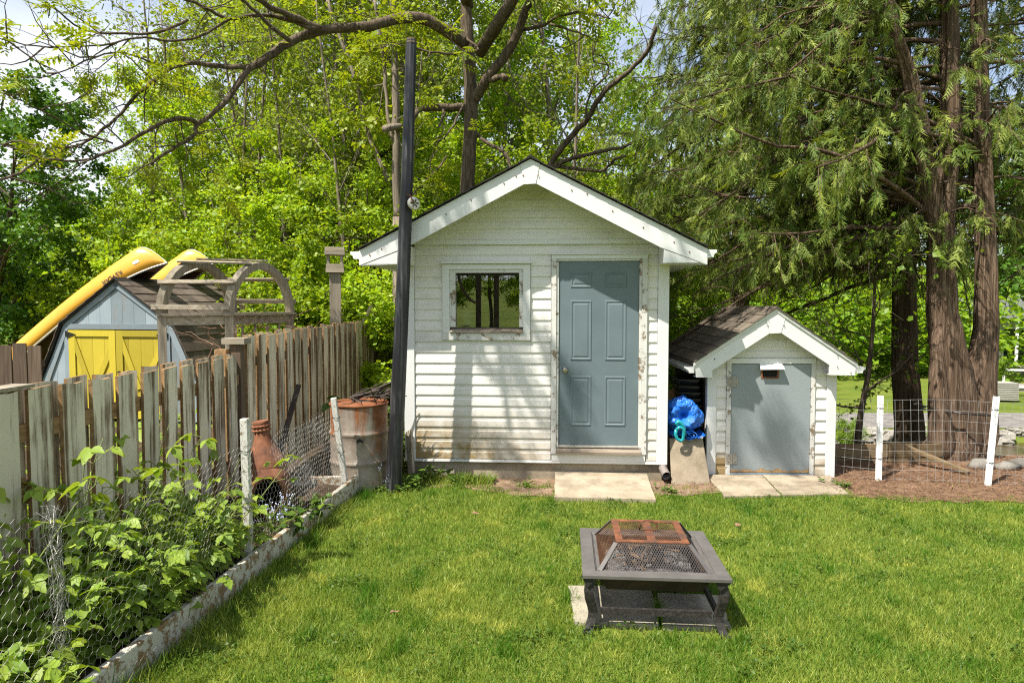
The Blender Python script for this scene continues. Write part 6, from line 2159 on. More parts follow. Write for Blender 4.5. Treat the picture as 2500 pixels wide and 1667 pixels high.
for a in (('shrubmid', 1.75, 10.6, 0.85), ('shrubmid', 2.6, 11.0, 0.8), ('shrubmid', 21.0, 40.0, 1.3), ('shrubmid', 22.6, 41.0, 1.1), ('shrubmid', 20.2, 31.0, 0.5), ('shrubmid', 22.6, 32.0, 0.6),
          ('shrubmid', 9.3, 20.8, 0.35), ('shrubmid', 10.6, 21.2, 0.4), ('shrubmid', 13.4, 21.3, 0.35), ('shrubmid', 7.0, 7.7, 0.32), ('shrubmid', 25.5, 42.0, 1.2)):
    plant_tree(*a)
plant_tree('darkhigh', 12.4, 15.4, 0.95, 1.0, 'dark green broad leaved tree beyond the big cedar', None)
plant_tree('darkhigh', 22.5, 26.5, 1.0, 3.0, 'dark green broad leaved tree in front of the white house', None)
SAP = plant_tree('sapling', 4.74, 9.35, 1.0, 0.6)
# behind the camera: the trees that stand round the yard (mirrored in the pane)
for a in (('mid1', -9, -20, 0.8), ('mid2', -4.5, -19, 0.8), ('mid1', 0, -20, 0.8), ('yellow1', -6.5, -18, 0.8), ('yellow1', -2.5, -17.5, 0.8), ('mid2', 4, -20, 0.8), ('mid1', -13, -21, 0.8)):
    plant_tree(*a, label='green tree across the lawn opposite the sheds', group='trees opposite the sheds')

# far woodland: one mass of foliage on the slope
g = np.random.RandomState(77)
nB = 190
bxs, bys = g.uniform(-62, 62, nB), g.uniform(37, 58, nB)
bh = g.uniform(3.0, 6.0, nB)
Pw, Nw = [], []
per = 480
for x, y, h in zip(bxs, bys, bh):
    u = nrm(g.normal(size=(per, 3)))
    r_ = g.uniform(0.6, 1.0, (per, 1)) ** 0.5
    lob = 1 + 0.3 * np.sin(u[:, :1] * 5 + x) * np.cos(u[:, 2:] * 4 + y)
    Pw.append(np.array([x, y, float(terrain(x, y)) + h * 0.62]) + u * r_ * lob * np.array([3.1, 3.1, h * 0.72]))
    Nw.append(u)
Pw, Nw = np.concatenate(Pw), np.concatenate(Nw)
a = g.uniform(0, 6.28, len(Pw))
V, T, k = scatter(LEAF_V, LEAF_F, Pw, np.stack([np.cos(a), np.sin(a), g.normal(-0.2, 0.3, len(Pw))], -1), np.stack([g.normal(0, .5, len(Pw)), g.normal(0, .5, len(Pw)), np.full(len(Pw), 0.9)], -1), g.uniform(0.3, 0.6, len(Pw)))
tag(obj('far_woodland', np_mesh('far_woodland', V, T, MT['leaf_mid'], np.repeat(g.beta(2, 2, len(Pw)), k))), 'far green woodland on the slope behind everything', 'woodland', kind='stuff')

# ------------------------------------------------------------------ the walnut behind the shed, limbs surveyed from the photograph
def trace(pts, y0, y1, w0, w1, seed=0, sub=3):
    g = np.random.RandomState(seed + 100)
    n = len(pts)
    P = [np.array(at(x, y, y0 + (y1 - y0) * i / (n - 1))) for i, (x, y) in enumerate(pts)]
    out = []
    for i in range(n - 1):                                  # Catmull-Rom between the surveyed points
        p0, p1, p2, p3 = P[max(i - 1, 0)], P[i], P[i + 1], P[min(i + 2, n - 1)]
        for k in range(sub):
            t = k / sub
            out.append(0.5 * (2 * p1 + (p2 - p0) * t + (2 * p0 - 5 * p1 + 4 * p2 - p3) * t * t + (3 * p1 - p0 - 3 * p2 + p3) * t ** 3) + g.normal(0, 0.006, 3))
    out.append(P[-1])
    m = len(out)
    rad_ = []
    for i in range(m):
        t = i / (m - 1)
        y = y0 + (y1 - y0) * t
        rad_.append(0.87 * (w0 + (w1 - w0) * t) / 2 / F_PX * y * g.uniform(0.94, 1.08))
    return np.array(out), rad_


zA = lambda L: [(0.3827 * x, 0.3827 * y) for x, y in L]
zB = lambda L: [(800 + 0.3827 * x, 0.3827 * y) for x, y in L]
WT = thing('walnut_tree', 'big walnut with furrowed dark trunk and long limb reaching over the yard', 'tree', (-0.78, 11.2, 0))
wl = MB()
limbs = []


def limb(pts, y0, y1, w0, w1, n=7, twig=0.0, leafy=0.0):
    P, rd_ = trace(pts, y0, y1, w0, w1, len(limbs))
    wl.tube([p - np.array([-0.78, 11.2, 0]) for p in P], rd_, n, True)
    limbs.append((P, rd_, twig, leafy))


limb(zB([(885, 1480), (890, 1220), (905, 950), (912, 700), (905, 450), (892, 200), (882, 0), (875, -250), (880, -600)]), 11.2, 11.2, 42, 26, 12, 0.0, 0.0)
wl.tube([np.array(at(800 + .3827 * 885, .3827 * 1480, 11.2)) - np.array([-0.78, 11.2, 0]), (-0.02, 0, 1.0), (0, 0, -0.1)], [0.15, 0.17, 0.24], 12)
# long limb to the left and its forks
limb([(1135, 110), (1090, 75), (1020, 45), (960, 48), (900, 65), (785, 75), (708, 101), (650, 142), (605, 168)], 11.0, 9.0, 34, 20, 9, 0.5, 0.3)
limb([(605, 168), (574, 218), (536, 264), (482, 302), (471, 333), (421, 364), (367, 402)], 9.0, 8.2, 18, 7, 7, 1.5, 1.0)
limb([(605, 168), (536, 161), (478, 155), (421, 165), (379, 195), (337, 230), (298, 275), (249, 318), (199, 352), (115, 362)], 9.0, 7.6, 15, 5, 7, 1.6, 1.0)
limb([(482, 302), (452, 289), (402, 298), (344, 329), (298, 356), (245, 379), (184, 394), (111, 387)], 8.6, 7.4, 14, 5, 7, 1.6, 1.0)
limb([(785, 72), (730, 48), (670, 22), (630, 0), (560, -40)], 9.6, 8.6, 20, 12, 7, 0.8, 0.6)
limb([(770, 74), (690, 46), (628, 36), (566, 46), (509, 23), (459, 0), (400, -20)], 9.5, 8.4, 13, 7, 6, 1.4, 0.7)
limb([(708, 100), (666, 69), (628, 31), (590, 0), (560, -30)], 9.3, 8.8, 12, 8, 6, 1.2, 0.7)
limb([(459, 50), (383, 80), (268, 82), (222, 77), (180, 60), (130, 20)], 8.8, 7.5, 9, 4, 6, 1.6, 1.0)
limb([(421, 165), (360, 148), (300, 130), (230, 140), (160, 172), (100, 190), (40, 188)], 8.4, 7.0, 6, 3, 5, 1.6, 1.0)
limb([(566, 46), (470, 95), (400, 98), (330, 92), (250, 110), (150, 116), (60, 110), (0, 95)], 8.8, 7.0, 8, 3, 5, 1.6, 1.0)
limb([(-60, 450), (0, 438), (50, 421), (92, 388)], 6.2, 6.8, 9, 6, 6, 1.0, 1.2)
limb([(-60, 335), (0, 352), (60, 370), (92, 388), (115, 362)], 6.6, 7.0, 5, 4, 5, 1.0, 1.2)
limb([(275, 350), (200, 325), (120, 280), (60, 250), (0, 215)], 7.9, 6.8, 6, 3, 5, 1.6, 1.3)
# right hand limbs
limb(zB([(930, 640), (985, 560), (1030, 480), (1150, 330), (1220, 190), (1260, 60), (1300, 0), (1360, -120)]), 11.2, 10.3, 30, 20, 9, 0.4, 0.5)
limb(zB([(900, 690), (820, 688), (740, 690), (620, 690), (560, 730), (530, 800)]), 11.2, 10.9, 24, 17, 9, 0.5, 0.5)
limb(zB([(740, 700), (735, 750), (700, 820)]), 11.05, 10.8, 10, 5, 6, 0.5, 0.5)
limb(zB([(1010, 520), (1060, 505), (1110, 490), (1135, 505)]), 11.0, 10.7, 15, 18, 8)
limb(zB([(1250, 190), (1380, 160), (1480, 100), (1600, 80), (1700, 95), (1800, 120)]), 10.7, 9.8, 10, 4, 6, 1.6, 0.5)
limb(zB([(1420, 155), (1500, 180), (1580, 205), (1650, 230), (1710, 270)]), 10.4, 10.0, 7, 3, 5, 1.6, 0.5)
limb(zB([(955, 860), (1000, 900), (1060, 935), (1120, 965), (1150, 1010), (1165, 1080)]), 11.2, 10.9, 11, 9, 7, 0.8, 0.5)
limb(zB([(1360, 1120), (1410, 1060), (1530, 900), (1640, 780), (1700, 690), (1760, 590), (1880, 490), (1990, 390), (2060, 290), (2090, 170)]), 11.6, 10.2, 17, 11, 8, 0.7, 0.8)
limb(zB([(1440, 1070), (1500, 1030), (1600, 1000), (1780, 960), (1880, 940), (1960, 900)]), 11.4, 10.6, 13, 8, 7, 0.8, 0.6)
limb(zB([(1430, 1060), (1520, 1070), (1600, 1082), (1740, 1090), (1800, 1050), (1840, 1010), (1900, 995)]), 11.4, 10.6, 11, 7, 7, 0.8, 0.6)
limb(zB([(1640, 790), (1660, 650), (1700, 560), (1780, 480), (1790, 420), (1700, 390), (1690, 270)]), 11.0, 10.4, 7, 3, 5, 1.8, 0.6)
limb(zB([(870, 660), (800, 800), (740, 880), (680, 910)]), 10.9, 10.2, 7, 3, 5, 1.4, 1.2)
limb(zB([(880, 240), (960, 310), (900, 330), (760, 345), (600, 320), (480, 290), (400, 285)]), 10.9, 9.8, 8, 4, 5, 1.8, 1.6)
limb(zB([(760, 1000), (690, 1090), (600, 1180), (540, 1250)]), 11.0, 10.6, 6, 3, 5, 1.2, 0.8)
# limbs high above the yard, out of the top of the frame; they throw the dapple on the shed
for k, L3 in enumerate([[(-0.8, 11.2, 6.6), (-1.0, 9.6, 7.9), (-1.6, 7.6, 8.7), (-2.4, 5.6, 9.0), (-3.2, 3.9, 8.8)],
                        [(-0.75, 11.2, 7.4), (-0.4, 9.4, 8.8), (-0.6, 7.4, 9.6), (-1.2, 5.4, 9.9), (-1.6, 3.8, 9.6)],
                        [(-0.5, 10.9, 5.9), (0.6, 9.6, 7.2), (1.2, 8.2, 8.2), (1.0, 6.6, 8.6), (0.4, 5.2, 8.7)],
                        [(-0.8, 11.2, 8.2), (-2.2, 10.2, 8.8), (-3.8, 8.8, 8.8), (-5.0, 7.2, 8.4)],
                        [(-1.0, 9.6, 7.9), (-1.9, 7.6, 7.6), (-2.6, 5.9, 7.3), (-2.9, 4.6, 7.0)]]):
    P3 = np.array(L3)
    out = []
    for i in range(len(P3) - 1):
        for t in np.linspace(0, 1, 4)[:-1]:
            out.append(P3[i] * (1 - t) + P3[i + 1] * t)
    out.append(P3[-1])
    out = np.array(out) + np.random.RandomState(k).normal(0, 0.05, (len(out), 3))
    rd_ = [0.10 - 0.07 * i / (len(out) - 1) for i in range(len(out))]
    wl.tube([p - np.array([-0.78, 11.2, 0]) for p in out], rd_, 7)
    limbs.append((out, rd_, *((1.5, 1.9), (1.4, 1.8), (0.9, 0.9), (0.7, 0.5), (1.5, 1.9))[k]))
# twigs and leaf tufts along the limbs
g = np.random.RandomState(42)
TP_, TD_, TW_ = [], [], []
org = np.array([-0.78, 11.2, 0])
for P, rd_, twig, leafy in limbs:
    Ln = np.linalg.norm(np.diff(P, axis=0), axis=1).sum()
    for _ in range(int(Ln * twig * 2.1)):
        p, d = along(P, g.uniform(0.08, 1.0))
        dd = nrm(d) * 0.6 + g.normal(0, 0.8, 3) + np.array([0, 0, -0.05])
        L = g.uniform(0.25, 0.95)
        tw = path(g, p, dd, L, 5, 0.28, 0.02)
        wl.tube([q - org for q in tw], [0.010, 0.0085, 0.007, 0.0055, 0.004, 0.003], 4, False)
        ends = [(tw[-1], tw[-1] - tw[-2])]
        for _k in range(g.randint(1, 4)):
            q, qd = along(tw, g.uniform(0.3, 0.95))
            t2 = path(g, q, nrm(qd) + g.normal(0, 0.7, 3), L * g.uniform(0.3, 0.6), 3, 0.3, 0.0)
            wl.tube([z - org for z in t2], [0.005, 0.004, 0.003, 0.002], 3, False)
            ends.append((t2[-1], t2[-1] - t2[-2]))
        if g.rand() < leafy * (0.42 if P[:, 0].mean() > -2.2 else 0.25):
            for e in ends:
                if g.rand() < 0.75:
                    TP_.append(e[0]); TD_.append(e[1])
    if leafy > 0.9:
        TP_.append(P[-1]); TD_.append(P[-1] - P[-2])
wl.build('trunk', MT['bark_walnut'], WT, True)
TP_, TD_ = np.array(TP_), nrm(np.array(TD_))
# pinnate leaf: four pairs of leaflets and one at the tip
pv, pf = [], []


def leaflet(c, ang, L, w):
    n0 = len(pv)
    dx, dy = math.sin(ang), math.cos(ang)
    px_, py_ = dy, -dx
    pv.extend([(c[0], c[1], c[2]), (c[0] + dx * L * .45 + px_ * w, c[1] + dy * L * .45 + py_ * w, c[2] + .02), (c[0] + dx * L, c[1] + dy * L, c[2] - .05), (c[0] + dx * L * .45 - px_ * w, c[1] + dy * L * .45 - py_ * w, c[2] + .02)])
    pf.extend([(n0, n0 + 1, n0 + 2), (n0, n0 + 2, n0 + 3)])


for i, y in enumerate((0.22, 0.4, 0.58, 0.76)):
    zz = -0.10 * y * y
    for s in (-1, 1):
        leaflet((0, y, zz), s * 1.05, 0.30 - 0.03 * abs(i - 1.5), 0.062)
leaflet((0, 0.86, -0.08), 0.0, 0.26, 0.062)
nl_ = 7
n = len(TP_) * nl_
k = np.repeat(np.arange(len(TP_)), nl_)
a = g.uniform(0, 6.283, n)
d_ = np.stack([np.cos(a), np.sin(a), g.normal(-0.15, 0.45, n)], -1) + 0.7 * TD_[k]
nn_ = np.stack([g.normal(0, .35, n), g.normal(0, .35, n), np.ones(n)], -1)
V, T, kk = scatter(pv, pf, TP_[k] + g.normal(0, 0.02, (n, 3)) - org, d_, nn_, g.uniform(0.16, 0.34, n))
obj('crown', np_mesh('crown', V, T, MT['leaf_walnut'], np.repeat(g.beta(2, 2, n), kk)), WT)
# hanging catkins
nc = len(TP_) * 3
k = np.repeat(np.arange(len(TP_)), 3)
V, T, kk = scatter([(-.5, 0, 0), (.5, 0, 0), (.5, 1, 0), (-.5, 1, 0), (0, 0, .05), (0, 1, .05)], [(0, 1, 2), (0, 2, 3), (0, 4, 5), (0, 5, 3)], TP_[k] + g.normal(0, 0.05, (nc, 3)) - org,
                   np.stack([g.normal(0, .12, nc), g.normal(0, .12, nc), -np.ones(nc)], -1), np.stack([np.cos(a[:nc]), np.sin(a[:nc]), np.zeros(nc)], -1), g.uniform(0.06, 0.15, nc), np.full(nc, 0.011))
tag(obj('catkins', np_mesh('catkins', V, T, MT['catkin'], np.repeat(g.rand(nc), kk)), WT), kind='stuff')

# second trunk with sawn limbs behind the black post
S2T = thing('pale_tree', 'pale trunk with sawn off limb stubs behind the black post', 'tree', tuple(at(975, 748, 11.9))[:2] + (0,))
o2_ = np.array(S2T.location)
mb = MB()
def t2(pts, y0, y1, w0, w1, n=8):
    P, rd_ = trace(zB(pts), y0, y1, w0, w1, 7)
    mb.tube([p - o2_ for p in P], rd_, n)
    return P
mb.tube([(0, 0, -0.1), np.array(at(972.2, 530, 11.9)) - o2_], [0.14, 0.094], 10)
tA = t2([(450, 1400), (440, 1150), (440, 900), (432, 600), (425, 300), (420, 0), (410, -300)], 11.9, 11.9, 26, 15, 10)
t2([(470, 805), (420, 815), (362, 822)], 11.9, 11.5, 18, 19, 9)
tB = t2([(420, 900), (390, 760), (375, 600), (360, 420), (330, 200), (300, 0)], 11.9, 11.9, 12, 8, 7)
tC = t2([(400, 1180), (320, 1000), (250, 820), (200, 600), (150, 430), (60, 180), (0, 0)], 12.2, 12.6, 15, 10, 7)
sp1, sd1 = [], []
for Pq in (tA, tB, tC):
    for _ in range(12):
        p, d = along(Pq, g.uniform(0.3, 1))
        tw = path(g, p, g.normal(0, 1, 3) + np.array([0, 0, .3]), g.uniform(.4, 1.3), 5, .2, .02)
        mb.tube([q - o2_ for q in tw], [0.012, .010, .008, .006, .004, .003], 4, False)
        for q in (3, 4, 5):
            sp1.append(tw[q] - o2_); sd1.append(tw[q] - tw[q - 1])
mb.build('trunk', MT['bark_pale'], S2T, True)
V, T, c_ = leaf_cloud(g, (np.array(sp1), np.array(sd1)), 2600, 0.10, spread=0.12)
obj('crown', np_mesh('crown', V, T, MT['leaf_walnut'], c_), S2T)

# ------------------------------------------------------------------ cedars
def spray_template(seed):
    """an uneven flat spray: a stem and forward swept side shoots, some short, some missing"""
    g = np.random.RandomState(seed)
    v_, f_ = [], []

    def strip(p, q, w):
        n0 = len(v_)
        p, q = np.array(p, float), np.array(q, float)
        d = (q - p) / np.linalg.norm(q - p)
        s = np.array([d[1], -d[0], 0]) * w
        v_.extend([tuple(p - s), tuple(p + s), tuple(q)])
        f_.append((n0, n0 + 1, n0 + 2))
    bend = g.uniform(-0.15, 0.15)
    strip((0, 0, 0), (bend, 1, -0.15), 0.022)
    for i in range(6):
        y = 0.06 + 0.14 * i + g.uniform(-.03, .03)
        for s in (-1, 1):
            if g.rand() < 0.15:
                continue
            L = 0.42 * math.sin(math.pi * (0.28 + 0.6 * (i / 5))) * g.uniform(0.55, 1.25)
            a = g.uniform(0.38, 0.8)
            x0 = bend * y * y
            strip((x0, y, -.12 * y * y), (x0 + s * L * math.sin(a), y + L * math.cos(a), -0.1 * y + g.uniform(-.08, .05)), 0.032)
    return v_, f_


SPRAYS = [spray_template(q) for q in range(5)]


def cedar(name, label, stems, nb, zlo, zhi, bark, seed, reach, seed_az=None, sprays=14, zmin=2.1, crown_label=None, frontcap=0.95):
    """stems: (points, radii). Long drooping limbs carry hanging flat sprays."""
    g = np.random.RandomState(seed)
    p0 = np.array(stems[0][0][0]); p0[2] = 0
    root = thing(name, label, 'tree', tuple(p0))
    mb = MB()
    for pts, rd_ in stems:
        P = np.array(pts, float)
        out, ro = [], []
        for i in range(len(P) - 1):
            for t in np.linspace(0, 1, 5)[:-1]:
                out.append(P[i] * (1 - t) + P[i + 1] * t); ro.append(rd_[i] * (1 - t) + rd_[i + 1] * t)
        out.append(P[-1]); ro.append(rd_[-1])
        n = 36
        vs, fs = [], []
        for i, (c, r) in enumerate(zip(out, ro)):
            for k in range(n):
                a = 2 * math.pi * k / n
                flute = 1 + 0.07 * math.sin(a * 3 + i * 0.12 + seed) + 0.05 * math.sin(a * 7 + i * 0.2) + 0.035 * math.sin(a * 13 - i * 0.15) + g.normal(0, 0.016)
                vs.append((c[0] - p0[0] + r * flute * math.cos(a), c[1] - p0[1] + r * flute * math.sin(a), c[2]))
        for i in range(len(out) - 1):
            for k in range(n):
                k2 = (k + 1) % n
                fs.append((i * n + k, i * n + k2, (i + 1) * n + k2, (i + 1) * n + k))
        fs.append(tuple(range((len(out) - 1) * n, len(out) * n)))
        mb.add(vs, fs)
    SP, SD = [], []
    for b in range(nb):
        pts, rd_ = stems[g.randint(len(stems))]
        P = np.array(pts, float)
        z = zlo + (zhi - zlo) * ((b + g.rand()) / nb)
        if z > P[-1][2] or z < P[0][2]:
            pts, rd_ = max(stems, key=lambda s: s[0][-1][2]); P = np.array(pts, float)
        p = np.array([np.interp(z, P[:, 2], P[:, 0]), np.interp(z, P[:, 2], P[:, 1]), z])
        az = g.uniform(0, 6.283) if seed_az is None or g.rand() < 0.35 else g.normal(seed_az, 0.75)
        L = reach * (1 - 0.45 * (z - zlo) / (zhi - zlo)) * g.uniform(0.5, 1.1)
        if math.sin(az) < -0.45:
            L = min(L, frontcap * g.uniform(0.6, 1.1))
        d = np.array([math.cos(az), math.sin(az), g.uniform(0.05, 0.45)])
        bp_ = [p]
        nS = 9
        for k in range(nS):
            d = d + g.normal(0, 0.10, 3) + np.array([0, 0, -0.10 if k < 6 else 0.06])
            d = d / np.linalg.norm(d)
            bp_.append(bp_[-1] + d * L / nS)
        bp_ = np.array(bp_)
        r0 = 0.008 + 0.008 * L
        mb.tube([q - p0 for q in bp_], [r0 * (1 - 0.85 * k / nS) for k in range(nS + 1)], 5, False)
        for _ in range(int(L * 9)):
            t = g.uniform(0.12, 1.0)
            q, qd = along(bp_, t)
            sd = nrm(qd) * 0.7 + g.normal(0, 0.6, 3) + np.array([0, 0, -0.25])
            tw = path(g, q, sd, g.uniform(0.3, 0.8), 4, 0.12, -0.20)
            mb.tube([z_ - p0 for z_ in tw], [0.006, 0.005, 0.004, 0.003, 0.002], 3, False)
            if g.rand() < (0.35 if t < 0.3 else 0.97):
                for _s in range(sprays):
                    w, wd = along(tw, g.uniform(0.15, 1.0))
                    SP.append(w); SD.append(wd)
        for _ in range(int(L * 2)):                          # short dead twigs near the trunk
            q, qd = along(bp_, g.uniform(0.03, 0.4))
            tw = path(g, q, g.normal(0, 1, 3), g.uniform(0.15, 0.5), 3, 0.3, -0.03)
            mb.tube([z_ - p0 for z_ in tw], [0.005, 0.004, 0.003, 0.002], 3, False)
    mb.build('trunk', MT[bark], root, True)
    SP, SD = np.array(SP), nrm(np.array(SD))
    keep = SP[:, 2] > zmin + g.normal(0, 0.22, len(SP))
    SP, SD = SP[keep], SD[keep]
    n = len(SP)
    d_ = SD * 0.55 + g.normal(0, 0.36, (n, 3)) + np.array([0, 0, -0.6])
    nn_ = g.normal(0, 1, (n, 3)) + np.array([0, -0.4, 0.5])
    size = np.clip(np.exp(g.normal(-1.9, 0.33, n)), 0.07, 0.28)
    wid = size * g.uniform(0.6, 1.5, n)
    tone = np.clip(g.beta(1.5, 2.2, n), 0, 1)
    which = g.randint(0, len(SPRAYS), n)
    Vs, Ts, Cs, off = [], [], [], 0
    for q in range(len(SPRAYS)):
        m_ = which == q
        V, T, kk = scatter(SPRAYS[q][0], SPRAYS[q][1], (SP - p0)[m_], d_[m_], nn_[m_], size[m_], wid[m_])
        Vs.append(V); Ts.append(T + off); Cs.append(np.repeat(tone[m_], kk)); off += len(V)
    obj('crown', np_mesh('crown', np.concatenate(Vs), np.concatenate(Ts), MT['leaf_cedar'], np.concatenate(Cs)), root)
    return root, n


A = lambda x, y, Y: np.array(at(x, y, Y))
b1 = np.array([5.28, 8.35, -0.1])
st1 = [[b1, A(2330, 1060, 8.35), A(2322, 900, 8.35), A(2300, 760, 8.35), A(2297, 600, 8.4), A(2305, 480, 8.4), A(2322, 340, 8.4), A(2320, 150, 8.4), A(2318, -200, 8.5), A(2310, -560, 8.5)], [0.34, 0.27, 0.205, 0.165, 0.145, 0.125, 0.115, 0.10, 0.08, 0.05]]
st2 = [[b1 + np.array([0.22, 0.05, 0]), A(2375, 1060, 8.42), A(2388, 940, 8.42), A(2408, 800, 8.42), A(2408, 640, 8.42), A(2400, 420, 8.45), A(2392, 200, 8.45), A(2388, -100, 8.5), A(2384, -500, 8.5)], [0.32, 0.24, 0.18, 0.13, 0.115, 0.105, 0.095, 0.08, 0.05]]
st3 = [[A(2296, 600, 8.35), A(2272, 500, 8.3), A(2258, 400, 8.25), A(2245, 300, 8.2), A(2222, 190, 8.1), A(2190, 100, 8.0), A(2168, 0, 7.9), A(2150, -200, 7.9)], [0.13, 0.115, 0.105, 0.095, 0.085, 0.075, 0.065, 0.03]]
st0 = [[b1 + np.array([-0.16, -0.08, 0]), A(2300, 1080, 8.2), A(2290, 980, 8.22), A(2288, 860, 8.27), A(2292, 740, 8.32)], [0.20, 0.15, 0.11, 0.08, 0.04]]
_, n1 = cedar('cedar_tree', 'big old cedar with forked grey brown trunk beside the wire fence', [st1, st2, st3], 150, 2.7, 9.0, 'bark_cedar', 3, 3.9, math.pi * 1.02, 14, 2.35)
root1 = _
mbx = MB(); P, rd_ = st0
mbx.tube([p - np.array(root1.location) for p in P], rd_, 12)
mbx.build('buttress', MT['bark_cedar'], root1, True)
c2 = np.array([5.42, 9.25, -0.9])
st4 = [[c2, A(2222, 1040, 9.25), A(2212, 900, 9.25), A(2210, 700, 9.25), A(2208, 500, 9.25), A(2203, 300, 9.3), A(2200, 0, 9.3), A(2196, -350, 9.3)], [0.22, 0.175, 0.155, 0.14, 0.13, 0.115, 0.09, 0.05]]
_, n2 = cedar('cedar_tree', 'straight dark cedar trunk between the low shed and the big cedar', [st4], 125, 2.3, 8.5, 'bark_cedar_dark', 5, 3.7, math.pi * 0.98, 14, 2.25)
c3 = np.array([3.75, 11.2, -1.4])
st5 = [[c3, np.array([3.74, 11.2, 2.0]), np.array([3.7, 11.2, 5.0]), np.array([3.68, 11.2, 8.5])], [0.18, 0.14, 0.11, 0.04]]
_, n3 = cedar('cedar_tree', 'slim cedar rising behind the roof of the low shed', [st5], 85, 2.3, 8.0, 'bark_cedar_dark', 7, 2.6, math.pi, 12, 2.0)
c4 = np.array([7.6, 9.6, -1.0])
st6 = [[c4, np.array([7.6, 9.6, 2.0]), np.array([7.65, 9.6, 5.0]), np.array([7.7, 9.6, 9.0])], [0.24, 0.18, 0.14, 0.05]]
_, n4 = cedar('cedar_tree', 'cedar whose boughs hang past the right hand trunk of the big cedar', [st6], 75, 2.6, 8.5, 'bark_cedar', 9, 3.0, math.pi, 12, 2.5)
# rope round the big cedar and a chain hanging on it
mb = MB()
c_ = np.array(at(2340, 1000, 8.35))
mb.tube([(c_[0] + 0.40 * math.cos(a), c_[1] + 0.40 * math.sin(a), c_[2] + 0.015 * math.sin(a * 2)) for a in np.linspace(0, 6.283, 25)], 0.012, 6, False)
mb.tube([np.array(at(2255, 993, 7.98)), np.array(at(2240, 985, 7.95)), np.array(at(2230, 988, 7.95))], [0.02, 0.018, 0.014], 6)
tag(mb.build('tree_strap', MT['iron']), 'thin dark strap tied round the big cedar trunk', 'strap')
print('sprays', n1, n2, n3, n4, 'tufts', len(TP_))
# ------------------------------------------------------------------ raspberry canes and weeds
# toothed folded leaf
rv = [(0, 0, 0), (0, 0.5, -0.015), (0, 1, -0.10)]
for s in (-1, 1):
    rv += [(s * 0.22, 0.10, 0.05), (s * 0.36, 0.34, 0.07), (s * 0.30, 0.42, 0.06), (s * 0.28, 0.62, 0.035), (s * 0.19, 0.68, 0.02), (s * 0.12, 0.86, -0.04)]
rf = []
for b, fl in ((3, False), (9, True)):
    t = [(0, b, 1), (b, b + 1, 1), (b + 1, b + 2, 1), (b + 2, b + 3, 1), (b + 3, b + 4, 1), (b + 4, b + 5, 1), (b + 5, 2, 1)]
    rf += [(x[0], x[2], x[1]) if fl else x for x in t]


def berry_bush(seed, nst, hmax, dens=1.0, lean=0.35, size=0.078):
    g = np.random.RandomState(seed)
    mb = MB()
    P, D, N, S = [], [], [], []
    for i in range(nst):
        h = hmax * g.uniform(0.55, 1.0)
        st = path(g, (g.normal(0, 0.06), g.normal(0, 0.06), -0.03), (g.normal(0, lean), g.normal(0, lean), 1), h, 7, 0.12, -0.02)
        mb.tube(st, [0.0045 - 0.0004 * k for k in range(8)], 4, False)
        for k in range(int(12 * dens)):
            t = g.uniform(0.25, 1.0)
            p, d = along(st, t)
            a = g.uniform(0, 6.283)
            pd = np.array([math.cos(a), math.sin(a), g.uniform(0.1, 0.5)])
            L = g.uniform(0.05, 0.11)
            e = p + nrm(pd) * L
            mb.tube([p, p + nrm(pd) * L * .5 + np.array([0, 0, .006]), e], [0.002, 0.0016, 0.0012], 3, False)
            s = size * g.uniform(0.6, 1.15)
            up = np.array([g.normal(0, .35), g.normal(0, .35), 1.0])
            out = nrm(np.array([math.cos(a), math.sin(a), g.uniform(-0.55, 0.1)]))
            side = nrm(np.cross(out, up))
            for dv, f in ((out, 1.0), (nrm(out * 0.25 + side), 0.82), (nrm(out * 0.25 - side), 0.82)):
                P.append(e); D.append(dv + np.array([0, 0, -0.25])); N.append(up + g.normal(0, .15, 3)); S.append(s * f)
    n = len(P)
    V, T, k = scatter(rv, rf, np.array(P), np.array(D), np.array(N), np.array(S))
    return mb.mesh('canes', MT['greencane'], True), np_mesh('foliage', V, T, MT['leaf_rasp'], np.repeat(g.beta(2, 2, n), k), smooth=False)


RB = [berry_bush(s, n_, h, d) for s, n_, h, d in ((1, 6, 0.75, 1.1), (2, 5, 0.6, 1.1), (3, 7, 0.5, 1.0), (4, 4, 0.85, 0.9), (5, 6, 0.35, 1.0))]
rg = random.Random(17)
spots = []
for i in range(28):
    y = rg.uniform(2.6, 4.9)
    u = rg.uniform(0.2, 0.78)
    spots.append((FX(y) * (1 - u) + BED_EDGE(y) * u - 0.03, y, u))
spots += [(-2.18, 3.35, .6), (-2.2, 3.6, .6), (-2.12, 3.85, .7), (-2.2, 4.1, .5), (-2.15, 3.1, .8), (-2.3, 3.75, .5), (-2.0, 4.35, .8), (-2.08, 3.55, .9), (-2.05, 4.75, .7)]
spots += [(FX(y) + 0.16, y, 0.05) for y in (2.9, 3.2, 3.45, 3.7, 4.0, 4.4)]
for i, (x, y, u) in enumerate(spots):
    k = 3 if u < 0.1 else rg.choice([0, 1, 2, 3] if u < 0.75 and 3.0 < y < 4.5 else [2, 4, 1])
    hts_ = ['leafy waist high raspberry cane behind the chicken wire', 'leafy knee high raspberry bush behind the chicken wire', 'broad low raspberry bush behind the chicken wire', 'tall thin raspberry cane reaching up the board fence', 'low young raspberry plant near the bed edging'][k]
    r = thing('raspberry_plant', hts_, 'raspberry', (x, y, 0.11), rg.uniform(0, 360), 'raspberry plants in the bed')
    s = rg.uniform(0.85, 1.25)
    r.scale = (s, s, s * (1.25 if u < 0.1 else 1))
    obj('canes', RB[k][0], r); obj('foliage', RB[k][1], r)
